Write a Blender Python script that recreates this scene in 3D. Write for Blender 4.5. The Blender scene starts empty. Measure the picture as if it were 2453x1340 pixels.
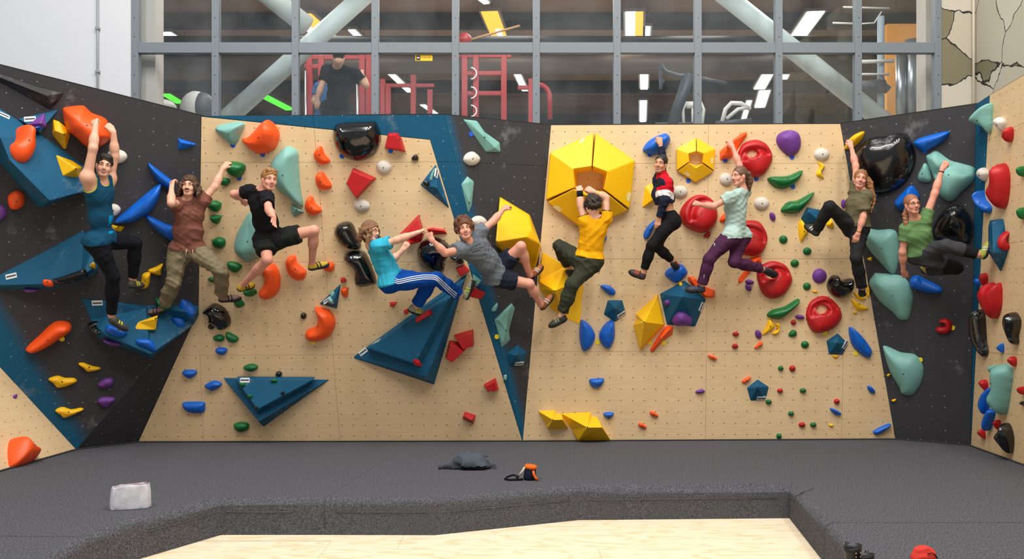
import bpy, bmesh, math, random
import numpy as np
from mathutils import Vector, Matrix
from mathutils.geometry import delaunay_2d_cdt

# ------------------------------------------------------------------ camera
F = 2165.0            # focal length in pixels of the 2453 x 1340 frame
CX, HY = 1226.5, 720.0
EYE = Vector((0, 0, 1.8))      # z = 0 is the top of the crash mats
SC = bpy.context.scene
COL = SC.collection
cam_d = bpy.data.cameras.new('camera')
cam = bpy.data.objects.new('camera', cam_d)
COL.objects.link(cam)
cam.location = EYE
cam.rotation_euler = (math.pi / 2, 0, 0)
cam_d.sensor_width = 36
cam_d.lens = F / 2453 * 36
cam_d.shift_y = (HY - 670) / 2453
cam_d.clip_end = 200
SC.camera = cam

# ------------------------------------------------------------------ world, lamps, exposure
w = bpy.data.worlds.new('hall_light')
SC.world = w
w.use_nodes = True
w.node_tree.nodes['Background'].inputs[0].default_value = (0.93, 0.97, 1.0, 1)
w.node_tree.nodes['Background'].inputs[1].default_value = 0.34
SC.view_settings.view_transform = 'Standard'
SC.view_settings.look = 'None'
SC.view_settings.gamma = 1
SC.view_settings.use_curve_mapping = False
SC.view_settings.exposure = 0.0


def lamp(name, loc, size, power, rot=(0, 0, 0), col=(1, 0.97, 0.93)):
    d = bpy.data.lights.new(name, 'AREA')
    d.shape = 'RECTANGLE'
    d.size, d.size_y = size
    d.energy = power
    d.color = col
    o = bpy.data.objects.new(name, d)
    COL.objects.link(o)
    o.location = loc
    o.rotation_euler = rot
    return o


for lx in (-5.2, -2.6, 0.0, 2.6, 5.2):
    for ly in (2.6, 6.6):
        lamp('ceiling_lamp', (lx, ly, 10.6), (0.5, 2.6), 205, rot=(math.radians(16), 0, 0), col=(1, 0.955, 0.89))
for lx in (-4, 4, 0):
    for ly in (14.2, 17.5, 22):
        lamp('gym_lamp', (lx, ly, 7.6), (1.2, 2.4), 75, col=(1, 0.93, 0.85))


# ------------------------------------------------------------------ helpers
def lin(c):
    return tuple(((v / 255) / 12.92 if v / 255 <= 0.04045 else ((v / 255 + 0.055) / 1.055) ** 2.4) for v in c) + (1,)


MATS = {}


def nd(nt, t, **kw):
    n = nt.nodes.new(t)
    for k, v in kw.items():
        setattr(n, k, v)
    return n


def mat(name, rgb, rough=0.5, metal=0.0, var=0.08, vscale=30.0, bump=0.0, bscale=200.0, spec=0.5, emit=0.0,
        coat=0.0, chalk=0.0, chalk_scale=6.0):
    if name in MATS:
        return MATS[name]
    m = bpy.data.materials.new(name)
    m.use_nodes = True
    nt = m.node_tree
    b = nt.nodes['Principled BSDF']
    b.inputs['Roughness'].default_value = rough
    b.inputs['Metallic'].default_value = metal
    b.inputs['Specular IOR Level'].default_value = spec
    b.inputs['Coat Weight'].default_value = coat
    b.inputs['Coat Roughness'].default_value = 0.05
    c = lin(rgb)
    tc = nd(nt, 'ShaderNodeTexCoord')
    no = nd(nt, 'ShaderNodeTexNoise')
    no.inputs['Scale'].default_value = vscale
    no.inputs['Detail'].default_value = 3
    nt.links.new(tc.outputs['Object'], no.inputs['Vector'])
    mx = nd(nt, 'ShaderNodeMix', data_type='RGBA')
    mx.inputs[6].default_value = tuple(x * (1 - var) for x in c[:3]) + (1,)
    mx.inputs[7].default_value = tuple(min(1, x * (1 + var)) for x in c[:3]) + (1,)
    nt.links.new(no.outputs['Fac'], mx.inputs[0])
    out = mx.outputs[2]
    if chalk > 0:
        n2 = nd(nt, 'ShaderNodeTexNoise')
        n2.inputs['Scale'].default_value = chalk_scale
        n2.inputs['Detail'].default_value = 8
        n2.inputs['Roughness'].default_value = 0.7
        nt.links.new(tc.outputs['Object'], n2.inputs['Vector'])
        mr = nd(nt, 'ShaderNodeMapRange')
        mr.inputs[1].default_value = 0.58
        mr.inputs[2].default_value = 0.85
        mr.inputs[4].default_value = chalk
        nt.links.new(n2.outputs['Fac'], mr.inputs[0])
        m2 = nd(nt, 'ShaderNodeMix', data_type='RGBA')
        m2.inputs[7].default_value = lin((225, 225, 228))
        nt.links.new(mr.outputs[0], m2.inputs[0])
        nt.links.new(out, m2.inputs[6])
        out = m2.outputs[2]
    nt.links.new(out, b.inputs['Base Color'])
    if bump > 0:
        n3 = nd(nt, 'ShaderNodeTexNoise')
        n3.inputs['Scale'].default_value = bscale
        n3.inputs['Detail'].default_value = 2
        nt.links.new(tc.outputs['Object'], n3.inputs['Vector'])
        bp = nd(nt, 'ShaderNodeBump')
        bp.inputs['Strength'].default_value = bump
        bp.inputs['Distance'].default_value = 0.004
        nt.links.new(n3.outputs['Fac'], bp.inputs['Height'])
        nt.links.new(bp.outputs[0], b.inputs['Normal'])
    if emit > 0:
        b.inputs['Emission Color'].default_value = c
        b.inputs['Emission Strength'].default_value = emit
    MATS[name] = m
    return m


def tag(o, label=None, cat=None, group=None, kind=None):
    if label:
        o['label'] = label
    if cat:
        o['category'] = cat
    if group:
        o['group'] = group
    if kind:
        o['kind'] = kind
    return o


def link(name, me, m=None, parent=None):
    o = bpy.data.objects.new(name, me)
    COL.objects.link(o)
    if m is not None:
        for mm in (m if isinstance(m, (list, tuple)) else [m]):
            me.materials.append(mm)
    if parent is not None:
        o.parent = parent
    return o


def empty(name, loc=(0, 0, 0)):
    o = bpy.data.objects.new(name, None)
    COL.objects.link(o)
    o.location = loc
    o.empty_display_size = 0.1
    return o


def mesh(name, vs, fs, smooth=False):
    me = bpy.data.meshes.new(name)
    me.from_pydata([tuple(v) for v in vs], [], fs)
    if smooth:
        me.polygons.foreach_set('use_smooth', [True] * len(me.polygons))
    me.update()
    return me


class MB:
    """collects simple shapes into one mesh"""
    def __init__(s):
        s.v, s.f = [], []

    def add(s, vs, fs):
        n = len(s.v)
        s.v += [Vector(v) for v in vs]
        s.f += [tuple(i + n for i in f) for f in fs]
        return s

    def box(s, a, b):
        x0, y0, z0 = a
        x1, y1, z1 = b
        return s.add([(x0, y0, z0), (x1, y0, z0), (x1, y1, z0), (x0, y1, z0), (x0, y0, z1), (x1, y0, z1), (x1, y1, z1), (x0, y1, z1)],
                     [(0, 3, 2, 1), (4, 5, 6, 7), (0, 1, 5, 4), (1, 2, 6, 5), (2, 3, 7, 6), (3, 0, 4, 7)])

    def tube(s, pts, r, n=8, caps=True):
        pts = [Vector(p) for p in pts]
        rs = r if isinstance(r, (list, tuple)) else [r] * len(pts)
        rings = []
        prev = None
        for i, p in enumerate(pts):
            t = (pts[min(i + 1, len(pts) - 1)] - pts[max(i - 1, 0)]).normalized()
            if prev is None:
                a = t.orthogonal().normalized()
            else:
                a = (prev - t * prev.dot(t))
                a = a.normalized() if a.length > 1e-6 else t.orthogonal().normalized()
            prev = a
            b = t.cross(a)
            rings.append([p + (a * math.cos(2 * math.pi * k / n) + b * math.sin(2 * math.pi * k / n)) * rs[i] for k in range(n)])
        vs = [v for r_ in rings for v in r_]
        fs = []
        for i in range(len(pts) - 1):
            for k in range(n):
                fs.append((i * n + k, i * n + (k + 1) % n, (i + 1) * n + (k + 1) % n, (i + 1) * n + k))
        if caps:
            fs.append(tuple(reversed(range(n))))
            fs.append(tuple((len(pts) - 1) * n + k for k in range(n)))
        return s.add(vs, fs)

    def ball(s, c, r, M=None, nu=12, nv=8):
        c = Vector(c)
        rr = Vector(r) if not isinstance(r, (int, float)) else Vector((r, r, r))
        vs = [Vector((0, 0, 1))]
        for j in range(1, nv):
            th = math.pi * j / nv
            for i in range(nu):
                ph = 2 * math.pi * i / nu
                vs.append(Vector((math.sin(th) * math.cos(ph), math.sin(th) * math.sin(ph), math.cos(th))))
        vs.append(Vector((0, 0, -1)))
        vs = [Vector((v.x * rr.x, v.y * rr.y, v.z * rr.z)) for v in vs]
        if M is not None:
            vs = [M @ v for v in vs]
        vs = [v + c for v in vs]
        fs = [(0, 1 + i, 1 + (i + 1) % nu) for i in range(nu)]
        for j in range(nv - 2):
            for i in range(nu):
                a = 1 + j * nu + i
                b = 1 + j * nu + (i + 1) % nu
                fs.append((a, a + nu, b + nu, b))
        L = len(vs) - 1
        o = 1 + (nv - 2) * nu
        fs += [(L, o + (i + 1) % nu, o + i) for i in range(nu)]
        return s.add(vs, fs)

    def build(s, name, m, parent=None, smooth=False, bevel=0.0, seg=2):
        o = link(name, mesh(name, s.v, s.f, smooth), m, parent)
        if bevel > 0:
            md = o.modifiers.new('bevel', 'BEVEL')
            md.width = bevel
            md.segments = seg
            md.limit_method = 'ANGLE'
            md.angle_limit = math.radians(25)
        return o


# ------------------------------------------------------------------ from the photograph to the place
def ray(px, py):
    return Vector(((px - CX) / F, 1.0, (HY - py) / F))


def at(px, py, d):
    return EYE + ray(px, py) * d


def floor_pt(px, py, z=0.0):
    r = ray(px, py)
    return EYE + r * ((z - EYE.z) / r.z)


class Facet:
    def __init__(s, a, b, c):
        s.o = Vector(a)
        n = (Vector(b) - s.o).cross(Vector(c) - s.o).normalized()
        if n.dot(EYE - s.o) < 0:
            n = -n
        s.n = n
        s.u = Vector((0, 0, 1)).cross(n).normalized()
        s.v = n.cross(s.u)
        s.M = Matrix((s.u, s.v, s.n)).transposed()

    def on(s, px, py, h=0.0):
        r = ray(px, py)
        t = (s.o + s.n * h - EYE).dot(s.n) / r.dot(s.n)
        return EYE + r * t

    def uv(s, p, o=None):
        q = p - (s.o if o is None else o)
        return Vector((q.dot(s.u), q.dot(s.v)))

    def depth(s, px, py):
        r = ray(px, py)
        return (s.o - EYE).dot(s.n) / r.dot(s.n)


fA0, fA1 = floor_pt(330, 1060), floor_pt(1252, 1058)
FA = Facet(fA0, fA1, at(482, 278, 10.6))
fC1 = floor_pt(2145, 1053)
FC = Facet(fA1, fC1, at(2013, 297, 11.45))
FB = Facet(FA.on(1065, 275), fA1, FC.on(1320, 300))
fE1 = floor_pt(2325, 1068)
FE = Facet(FC.on(2013, 297), fC1, fE1)
FF = Facet(fE1, FE.on(2337, 250), floor_pt(2453, 1115))
fG1 = floor_pt(183, 1078)
FG = Facet(FA.on(482, 278), FA.on(475, 745), fG1)
FG2 = Facet(FA.on(475, 745), fA0, fG1)
FH = Facet(fG1, FG.on(0, 880), floor_pt(0, 1130))


def tangent_facet(p, n):
    n = Vector(n).normalized()
    a = n.orthogonal()
    return Facet(p, Vector(p) + a, Vector(p) + n.cross(a))


class Flat:
    """a plane facing the camera at a fixed depth, for things behind the glass"""
    def __init__(s, d):
        s.d = d

    def depth(s, px, py):
        return s.d
# ================================================================== wall panels
def panel_mat(name, kind, line=None, width=0.35, col2=None, base=None):
    """plywood or painted panels: colour, grain, bolt-hole dots; UV in metres"""
    if name in MATS:
        return MATS[name]
    m = bpy.data.materials.new(name)
    m.use_nodes = True
    nt = m.node_tree
    L = nt.links.new
    b = nt.nodes['Principled BSDF']
    uv = nd(nt, 'ShaderNodeUVMap')
    uv.uv_map = 'UV'

    def noise(scale, detail=4, sx=1, sy=1, rough=0.55):
        mp = nd(nt, 'ShaderNodeMapping')
        mp.inputs['Scale'].default_value = (sx, sy, 1)
        L(uv.outputs[0], mp.inputs[0])
        n = nd(nt, 'ShaderNodeTexNoise')
        n.inputs['Scale'].default_value = scale
        n.inputs['Detail'].default_value = detail
        n.inputs['Roughness'].default_value = rough
        L(mp.outputs[0], n.inputs['Vector'])
        return n.outputs['Fac']

    def mixc(fac, a, c):
        mx = nd(nt, 'ShaderNodeMix', data_type='RGBA')
        for s_, v in ((0, fac), (6, a), (7, c)):
            if isinstance(v, (tuple, float, int)):
                mx.inputs[s_].default_value = v
            else:
                L(v, mx.inputs[s_])
        return mx.outputs[2]

    def rng(x, a, b_, c=0.0, d=1.0):
        mr = nd(nt, 'ShaderNodeMapRange')
        for i, v in zip((1, 2, 3, 4), (a, b_, c, d)):
            mr.inputs[i].default_value = v
        L(x, mr.inputs[0])
        return mr.outputs[0]

    if kind == 'wood':
        c = mixc(rng(noise(5, 6, 1, 7), 0.3, 0.7), lin((229, 202, 160)), lin((219, 188, 143)))
        c = mixc(rng(noise(1.6, 3), 0.45, 0.75, 0, 0.55), c, lin((234, 206, 164)))
        c = mixc(rng(noise(4.5, 5, 1, 1, 0.7), 0.62, 0.8, 0, 0.55), c, lin((178, 140, 95)))
        c = mixc(rng(noise(60, 2, 1, 14), 0.45, 0.75, 0, 0.18), c, lin((190, 150, 105)))
        dotc, keep = lin((84, 64, 46)), 0.0
        b.inputs['Roughness'].default_value = 0.5
    else:
        base = base or (58, 58, 62)
        c = mixc(noise(25, 3), lin(tuple(x * 0.9 for x in base)), lin(tuple(x * 1.08 for x in base)))
        if line:
            (px_, py_), (nx_, ny_) = line
            sp = nd(nt, 'ShaderNodeSeparateXYZ')
            L(uv.outputs[0], sp.inputs[0])
            dp = nd(nt, 'ShaderNodeVectorMath', operation='DOT_PRODUCT')
            sb = nd(nt, 'ShaderNodeVectorMath', operation='SUBTRACT')
            sb.inputs[1].default_value = (px_, py_, 0)
            L(uv.outputs[0], sb.inputs[0])
            L(sb.outputs[0], dp.inputs[0])
            dp.inputs[1].default_value = (nx_, ny_, 0)
            c = mixc(rng(dp.outputs['Value'], -width * 0.25, width * 0.25), lin(col2), c)
        c = mixc(rng(noise(1.7, 9, 1, 1, 0.72), 0.59, 0.84, 0, 0.5), c, lin((190, 190, 195)))
        dotc, keep = lin((165, 168, 172)), 0.35
        b.inputs['Roughness'].default_value = 0.62
        b.inputs['Specular IOR Level'].default_value = 0.3
    sc = nd(nt, 'ShaderNodeVectorMath', operation='SCALE')
    sc.inputs['Scale'].default_value = 1 / 0.148
    L(uv.outputs[0], sc.inputs[0])
    fr = nd(nt, 'ShaderNodeVectorMath', operation='FRACTION')
    L(sc.outputs[0], fr.inputs[0])
    ds = nd(nt, 'ShaderNodeVectorMath', operation='DISTANCE')
    ds.inputs[1].default_value = (0.5, 0.5, 0)
    L(fr.outputs[0], ds.inputs[0])
    dot = rng(ds.outputs['Value'], 0.036, 0.054, 1, 0)
    if keep > 0:
        fl = nd(nt, 'ShaderNodeVectorMath', operation='FLOOR')
        L(sc.outputs[0], fl.inputs[0])
        wn = nd(nt, 'ShaderNodeTexWhiteNoise', noise_dimensions='2D')
        L(fl.outputs[0], wn.inputs['Vector'])
        mu = nd(nt, 'ShaderNodeMath', operation='MULTIPLY')
        L(dot, mu.inputs[0])
        L(rng(wn.outputs['Value'], keep, 1.0), mu.inputs[1])
        dot = mu.outputs[0]
    L(mixc(dot, c, dotc), b.inputs['Base Color'])
    bp = nd(nt, 'ShaderNodeBump')
    bp.inputs['Strength'].default_value = 0.12
    bp.inputs['Distance'].default_value = 0.002
    L(noise(220, 2), bp.inputs['Height'])
    L(bp.outputs[0], b.inputs['Normal'])
    MATS[name] = m
    return m


def split(poly, p, n):
    """cut a convex-ish polygon by the line through p with normal n"""
    a, b = [], []
    for i, q in enumerate(poly):
        r = poly[(i + 1) % len(poly)]
        dq, dr = (q - p).dot(n), (r - p).dot(n)
        (a if dq >= 0 else b).append(q)
        if dq * dr < 0:
            t = dq / (dq - dr)
            x = q.lerp(r, t)
            a.append(x)
            b.append(x)
    return [s for s in (a, b) if len(s) > 2 and abs(area(s)) > 1e-3]


def area(p):
    return 0.5 * sum(p[i].x * p[(i + 1) % len(p)].y - p[(i + 1) % len(p)].x * p[i].y for i in range(len(p)))


def inset(poly, g):
    if area(poly) < 0:
        poly = poly[::-1]
    # drop near-duplicate points
    q = [p for i, p in enumerate(poly) if (p - poly[i - 1]).length > 1e-4]
    out = []
    n = len(q)
    for i in range(n):
        a, b, c = q[i - 1], q[i], q[(i + 1) % n]
        d1, d2 = (b - a).normalized(), (c - b).normalized()
        n1, n2 = Vector((-d1.y, d1.x)), Vector((-d2.y, d2.x))
        k = (n1 + n2)
        k = k / max(0.25, k.length_squared / 2)
        out.append(b + k * g)
    return out


def prism(facet, poly, h0, h1):
    n = len(poly)
    vs = [(p.x, p.y, h0) for p in poly] + [(p.x, p.y, h1) for p in poly]
    fs = [tuple(range(n, 2 * n)), tuple(reversed(range(n)))]
    fs += [(i, (i + 1) % n, n + (i + 1) % n, n + i) for i in range(n)]
    me = mesh('panel', vs, fs)
    uvl = me.uv_layers.new(name='UV')
    for lp in me.loops:
        co = me.vertices[lp.vertex_index].co
        uvl.data[lp.index].uv = (co.x, co.y)
    return me


def wall(name, facet, zones, seams, label):
    """zones: list of (pixel polygon, material, part name); seams: pixel lines"""
    root = empty(name, facet.o)
    root.rotation_euler = facet.M.to_euler()
    tag(root, label, 'wall', kind='structure')
    for pix, m, pn in zones:
        polys = [[facet.uv(p if isinstance(p, Vector) else facet.on(*p)) for p in pix]]
        ofs = prism(facet, inset(list(polys[0]), -.014), -0.05, -0.022)
        link('backing', ofs, mat('backing_ply', (44, 42, 40), 0.9), root)
        for (a, b, *lim) in seams:
            a2, b2 = facet.uv(facet.on(*a)), facet.uv(facet.on(*b))
            d = (b2 - a2).normalized()
            nn = Vector((-d.y, d.x))
            new = []
            for pl in polys:
                if lim and not lim[0](sum((q for q in pl), Vector((0, 0))) / len(pl)):
                    new.append(pl)
                    continue
                new += split(pl, a2, nn)
            polys = new
        for pl in polys:
            pl = inset(pl, 0.0014)
            link(pn, prism(facet, pl, -0.02, 0.0), m, root)
    return root


def uvline(facet, a, b, side):
    """a paint edge through pixels a,b: (point, unit normal pointing to pixel side)"""
    p, q, s = (facet.uv(facet.on(*x)) for x in (a, b, side))
    d = (q - p).normalized()
    n = Vector((-d.y, d.x))
    if (s - p).dot(n) < 0:
        n = -n
    return (p.x, p.y), (n.x, n.y)


WOOD = panel_mat('birch_plywood', 'wood')
BLUEC = (12, 84, 118)
BLUE = panel_mat('blue_painted_ply', 'paint', base=BLUEC)
DARK = panel_mat('dark_painted_ply', 'paint')
DARKB = panel_mat('dark_ply_blue_fade', 'paint', uvline(FB, (1085, 300), (1250, 990), (1200, 400)), 0.22, BLUEC)
DARKG = panel_mat('dark_ply_blue_edge', 'paint', uvline(FG, (28, 780), (215, 1070), (300, 800)), 0.35, BLUEC)

wall('wall_back_left', FA,
     [([(482.5, 279.5), (1030, 335), (1251, 1057), (331, 1060), (475.5, 745)], WOOD, 'plywood_panel'),
      ([(482, 278), (1065, 275), (1252, 1058), (1030, 334.5)], BLUE, 'painted_panel')],
     [((752, 300), (815, 1058)), ((482, 390), (1040, 388)), ((476, 629), (1140, 627)), ((430, 851), (1190, 851)),
      ((479, 851), (488, 1060), lambda c: c.x < FA.uv(FA.on(700, 950)).x and c.y < FA.uv(FA.on(480, 851)).y)],
     'plywood climbing wall with a blue painted band along its top and right edge')
wall('wall_back_middle', FB, [([(1065, 275), (1320, 300), (1252, 1058)], DARKB, 'painted_panel')],
     [((1090, 388), (1310, 398))], 'narrow dark triangular climbing wall between the two plywood walls')
wall('wall_back_right', FC, [([(1320, 300), (2013, 297), (2145, 1053), (1252, 1058)], WOOD, 'plywood_panel')],
     [((1697, 300), (1690, 1058)), ((1310, 392), (2030, 391)), ((1290, 621), (2075, 620)), ((1270, 843), (2110, 842)),
      ((2020, 844), (2016, 1054), lambda c: c.x > FC.uv(FC.on(1800, 950)).x and c.y < FC.uv(FC.on(1800, 845)).y)],
     'wide plywood climbing wall right of the dark triangle')
wall('wall_right_corner', FE, [([(2013, 297), (2338, 250), (2325, 1068), (2145, 1053)], DARK, 'painted_panel')], [],
     'dark painted climbing wall in the right corner')
FF_bot = fE1 + (floor_pt(2453, 1115) - fE1).normalized() * 7
FF_top = FF.on(2371, 228) + (FF.on(2453, 180) - FF.on(2371, 228)).normalized() * 7
wall('wall_right', FF,
     [([(2338, 250), (2371, 228), (2325.5, 1067)], BLUE, 'painted_panel'),
      ([(2371, 228), FF_top, FF_bot, (2326, 1068)], WOOD, 'plywood_panel')],
     [((2366, 336), (2453, 294)), ((2340, 594), (2453, 578)), ((2340, 843), (2453, 851))],
     'plywood side wall at the far right with a thin blue edge')
wall('wall_left', FG, [([(482, 278), (475, 745), (183, 1078), (0, 880), (-600, 232), (-600, 6)], DARKG, 'painted_panel')], [],
     'dark overhanging climbing wall on the left with a blue lower edge')
wall('wall_left_corner', FG2, [([FA.on(475, 745), fA0, fG1], DARK, 'painted_panel')], [],
     'dark triangular wall piece low in the left corner')
wall('wall_left_lower', FH, [([FG.on(0, 880), fG1, floor_pt(0, 1130), floor_pt(-600, 1310), FG.on(-600, 232)], WOOD, 'plywood_panel')], [],
     'plywood slab at the lower left edge')

# ================================================================== mats and floor
def carpet_mat():
    m = mat('charcoal_carpet', (78, 79, 85), 0.95, bump=0.25, bscale=220, spec=0.1)
    nt = m.node_tree
    b = nt.nodes['Principled BSDF']
    tc = nd(nt, 'ShaderNodeTexCoord')
    cr = nd(nt, 'ShaderNodeValToRGB')
    cr.color_ramp.elements[0].position = .34
    cr.color_ramp.elements[1].position = .70
    cr.color_ramp.elements[0].color = lin((48, 49, 54))
    cr.color_ramp.elements[1].color = lin((126, 127, 133))
    e = cr.color_ramp.elements.new(.5)
    e.color = lin((80, 81, 87))
    no = nd(nt, 'ShaderNodeTexNoise')
    no.inputs['Scale'].default_value = 105
    no.inputs['Detail'].default_value = 5
    no.inputs['Roughness'].default_value = .75
    mp = nd(nt, 'ShaderNodeMapping')
    mp.inputs['Scale'].default_value = (1, .45, 1)
    nt.links.new(tc.outputs['Object'], mp.inputs[0])
    nt.links.new(mp.outputs[0], no.inputs['Vector'])
    nt.links.new(no.outputs['Fac'], cr.inputs[0])
    nt.links.new(cr.outputs[0], b.inputs['Base Color'])
    return m


CARPET = carpet_mat()
SEAM = mat('mat_seam', (28, 28, 30), 0.9)
MT = 0.33


def crash_mat(poly, label, front=()):
    """front: indices of the outline edges with a soft rolled rim"""
    pl = [Vector(p) for p in poly]
    fr = {tuple(sorted((i, (i + 1) % len(pl)))) for i in front}
    n = len(pl)
    cen = sum(pl, Vector((0, 0))) / n
    bm = bmesh.new()
    lo = [bm.verts.new((p.x, p.y, -MT)) for p in pl]
    hi = [bm.verts.new((p.x, p.y, 0)) for p in pl]
    bw = bm.edges.layers.float.new('bevel_weight_edge')
    top = bm.faces.new(hi)
    bm.faces.new(lo[::-1])
    for i in range(n):
        bm.faces.new((lo[i], lo[(i + 1) % n], hi[(i + 1) % n], hi[i]))
    for e in bm.edges:
        ix = tuple(sorted(hi.index(v) for v in e.verts)) if all(v in hi for v in e.verts) else None
        if ix in fr:
            e[bw] = 1.0
    bmesh.ops.recalc_face_normals(bm, faces=bm.faces)
    me = bpy.data.meshes.new('crash_mat')
    bm.to_mesh(me)
    bm.free()
    o = link('crash_mat', me, CARPET)
    md = o.modifiers.new('soft_edge', 'BEVEL')
    md.width = 0.075
    md.segments = 5
    md.limit_method = 'WEIGHT'
    md.harden_normals = True
    for p_ in me.polygons:
        p_.use_smooth = True
    me.set_sharp_from_angle(angle=math.radians(40))
    tag(o, label, 'crash mat', 'carpeted crash mats')
    return o


S0, S1 = (-1.25, 11.56), (-1.70, 8.19)
crash_mat([(-1.253, 11.52), (-4.75, 11.46), (-5.25, 10.89), (-5.38, 9.5), (-5.5, 6.95), (-3.25, 6.88), (-3.06, 7.44), (-2.64, 8.2), (-1.703, 8.2)],
          'grey carpeted crash mat on the left with a pale fabric band lying on it', (5, 6, 7))
crash_mat([(-1.25, 11.52), (.136, 11.53), (4.96, 11.7), (5.68, 11.2), (5.59, 9.87), (5.42, 7.32), (2.53, 7.32), (2.71, 8.83), (.64, 8.75), (-.70, 8.19), (-1.7, 8.2)],
          'large grey carpeted crash mat in the middle and right with the chalk bag on it', (6, 7, 8, 9))
crash_mat([(2.53, 7.31), (5.42, 7.31), (5.2, 2.5), (2.0, 2.5)], 'grey carpeted crash mat at the front right under the black boots', (3,))
crash_mat([(-5.5, 6.94), (-3.22, 6.87), (-3.2, 2.5), (-5.7, 2.5)], 'grey carpeted crash mat at the front left corner', (1,))

# stitched seams on the mat cover and on its front faces
def seam(pts, r=0.0035):
    MBx = MB().tube(pts, r, 5)
    return MBx


# short welt of the middle mat next to its inner corner, part of that mat
midmat = [o for o in COL.objects if o.name.startswith('crash_mat')][1]
c0 = [floor_pt(1900, 1205), floor_pt(1908, 1188), floor_pt(1925, 1180), floor_pt(1948, 1172)]
seam(c0).build('seam', SEAM, midmat, True)
for a, b in (((.7, 8.742, -.13), (2.6, 8.822, -.13)), ((-.75, 8.185, -.12), (-1.6, 8.194, -.12)), ((-.6, 8.225, -.125), (.55, 8.705, -.125))):
    seam([a, b], 0.003).build('seam', mat('mat_thread', (92, 92, 96), 0.9), midmat, True)
for a, b, z in (((-2.0, 8.194), (-2.6, 8.194), -.12), ((-2.68, 8.12), (-3.03, 7.48), -.12)):
    seam([(a[0], a[1], z), (b[0], b[1], z)], 0.003).build('seam', MATS['mat_thread'], [o for o in COL.objects if o.name == 'crash_mat'][0], True)
# dark edge strip where the mats meet the wall
tr = [(-5.44, 8.2), (-5.37, 9.5), (-5.235, 10.87), (-4.745, 11.435), (.136, 11.505), (4.96, 11.675), (5.655, 11.18), (5.57, 9.87), (5.48, 8.4)]
tag(MB().tube([(x, y, 0.006) for x, y in tr], 0.013, 6).build('trim_1', mat('mat_edge', (45, 46, 49), 0.95, var=0.3, vscale=90), None, True),
    'dark carpet strip along the foot of the walls', 'trim', kind='structure')

# pale plywood floor
fl = empty('floor', (0, 0, -MT))
tag(fl, 'pale plywood floor sheets in front of the mats', 'floor', kind='structure')


def floor_mat():
    m = bpy.data.materials.new('pale_pine_ply')
    m.use_nodes = True
    nt = m.node_tree
    L = nt.links.new
    b = nt.nodes['Principled BSDF']
    b.inputs['Roughness'].default_value = 0.55
    tc = nd(nt, 'ShaderNodeTexCoord')
    mp = nd(nt, 'ShaderNodeMapping')
    mp.inputs['Scale'].default_value = (0.5, 2.6, 1)
    L(tc.outputs['Object'], mp.inputs[0])
    n = nd(nt, 'ShaderNodeTexNoise')
    n.inputs['Scale'].default_value = 1.3
    n.inputs['Detail'].default_value = 3
    L(mp.outputs[0], n.inputs['Vector'])
    mu = nd(nt, 'ShaderNodeMath', operation='MULTIPLY')
    mu.inputs[1].default_value = 9
    L(n.outputs['Fac'], mu.inputs[0])
    fr = nd(nt, 'ShaderNodeMath', operation='FRACT')
    L(mu.outputs[0], fr.inputs[0])
    cr = nd(nt, 'ShaderNodeValToRGB')
    cr.color_ramp.elements[0].color = lin((232, 212, 180))
    cr.color_ramp.elements[1].color = lin((238, 221, 192))
    e = cr.color_ramp.elements.new(0.12)
    e.color = lin((228, 200, 158))
    e = cr.color_ramp.elements.new(0.3)
    e.color = lin((238, 222, 195))
    L(fr.outputs[0], cr.inputs[0])
    L(cr.outputs[0], b.inputs['Base Color'])
    return m


FLOORM = floor_mat()
for k, (x0, x1, y0, y1) in enumerate([(-5.5, -0.98, 8.0, 9.4), (-0.98, 3.4, 7.72, 9.4), (-5.5, -1.6, 6.9, 8.0), (-1.6, .74, 6.9, 7.99), (-0.98, .74, 7.99, 8.0),
                                      (.74, 3.4, 6.5, 7.72), (-5.5, -1.6, 2, 6.9), (-1.6, .74, 2, 6.9), (.74, 3.4, 2, 6.5), (-0.98, .74, 7.72, 7.99)]):
    if (y1 - y0) < 0.1 or k == 9:
        continue
    if k == 3:
        y1 = 7.72
    if k == 0:
        x1, y0 = -0.98, 7.99
    MB().box((x0 + .0012, y0 + .0012, -.018), (x1 - .0012, y1 - .0012, 0)).build('floor_sheet', FLOORM, fl)
MB().box((-1.6 + .0012, 7.7212, -.018), (-.98 - .0012, 7.9888, 0)).build('floor_sheet', FLOORM, fl)
MB().box((-6, 1.5, -.06), (6, 12, -.02)).build('subfloor', mat('subfloor', (150, 125, 90), 0.8), fl)

# ================================================================== upper building: glazing, white wall, mural
WD = 12.4
def wx(px):
    return (px - CX) * WD / F
def wz(py):
    return 1.8 + (HY - py) * WD / F


STEEL = mat('grey_window_steel', (122, 130, 138), 0.45, var=0.04, spec=0.4)
win = empty('window_1', (0, WD, 3.6))
tag(win, 'tall grey-framed interior glazing above the climbing walls', 'window', kind='structure')


def wbox(name, x0, x1, z0, z1, y0, y1, m, bevel=0.004):
    return MB().box((x0, y0 - WD, z0 - 3.6), (x1, y1 - WD, z1 - 3.6)).build(name, m, win, bevel=bevel)


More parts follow.
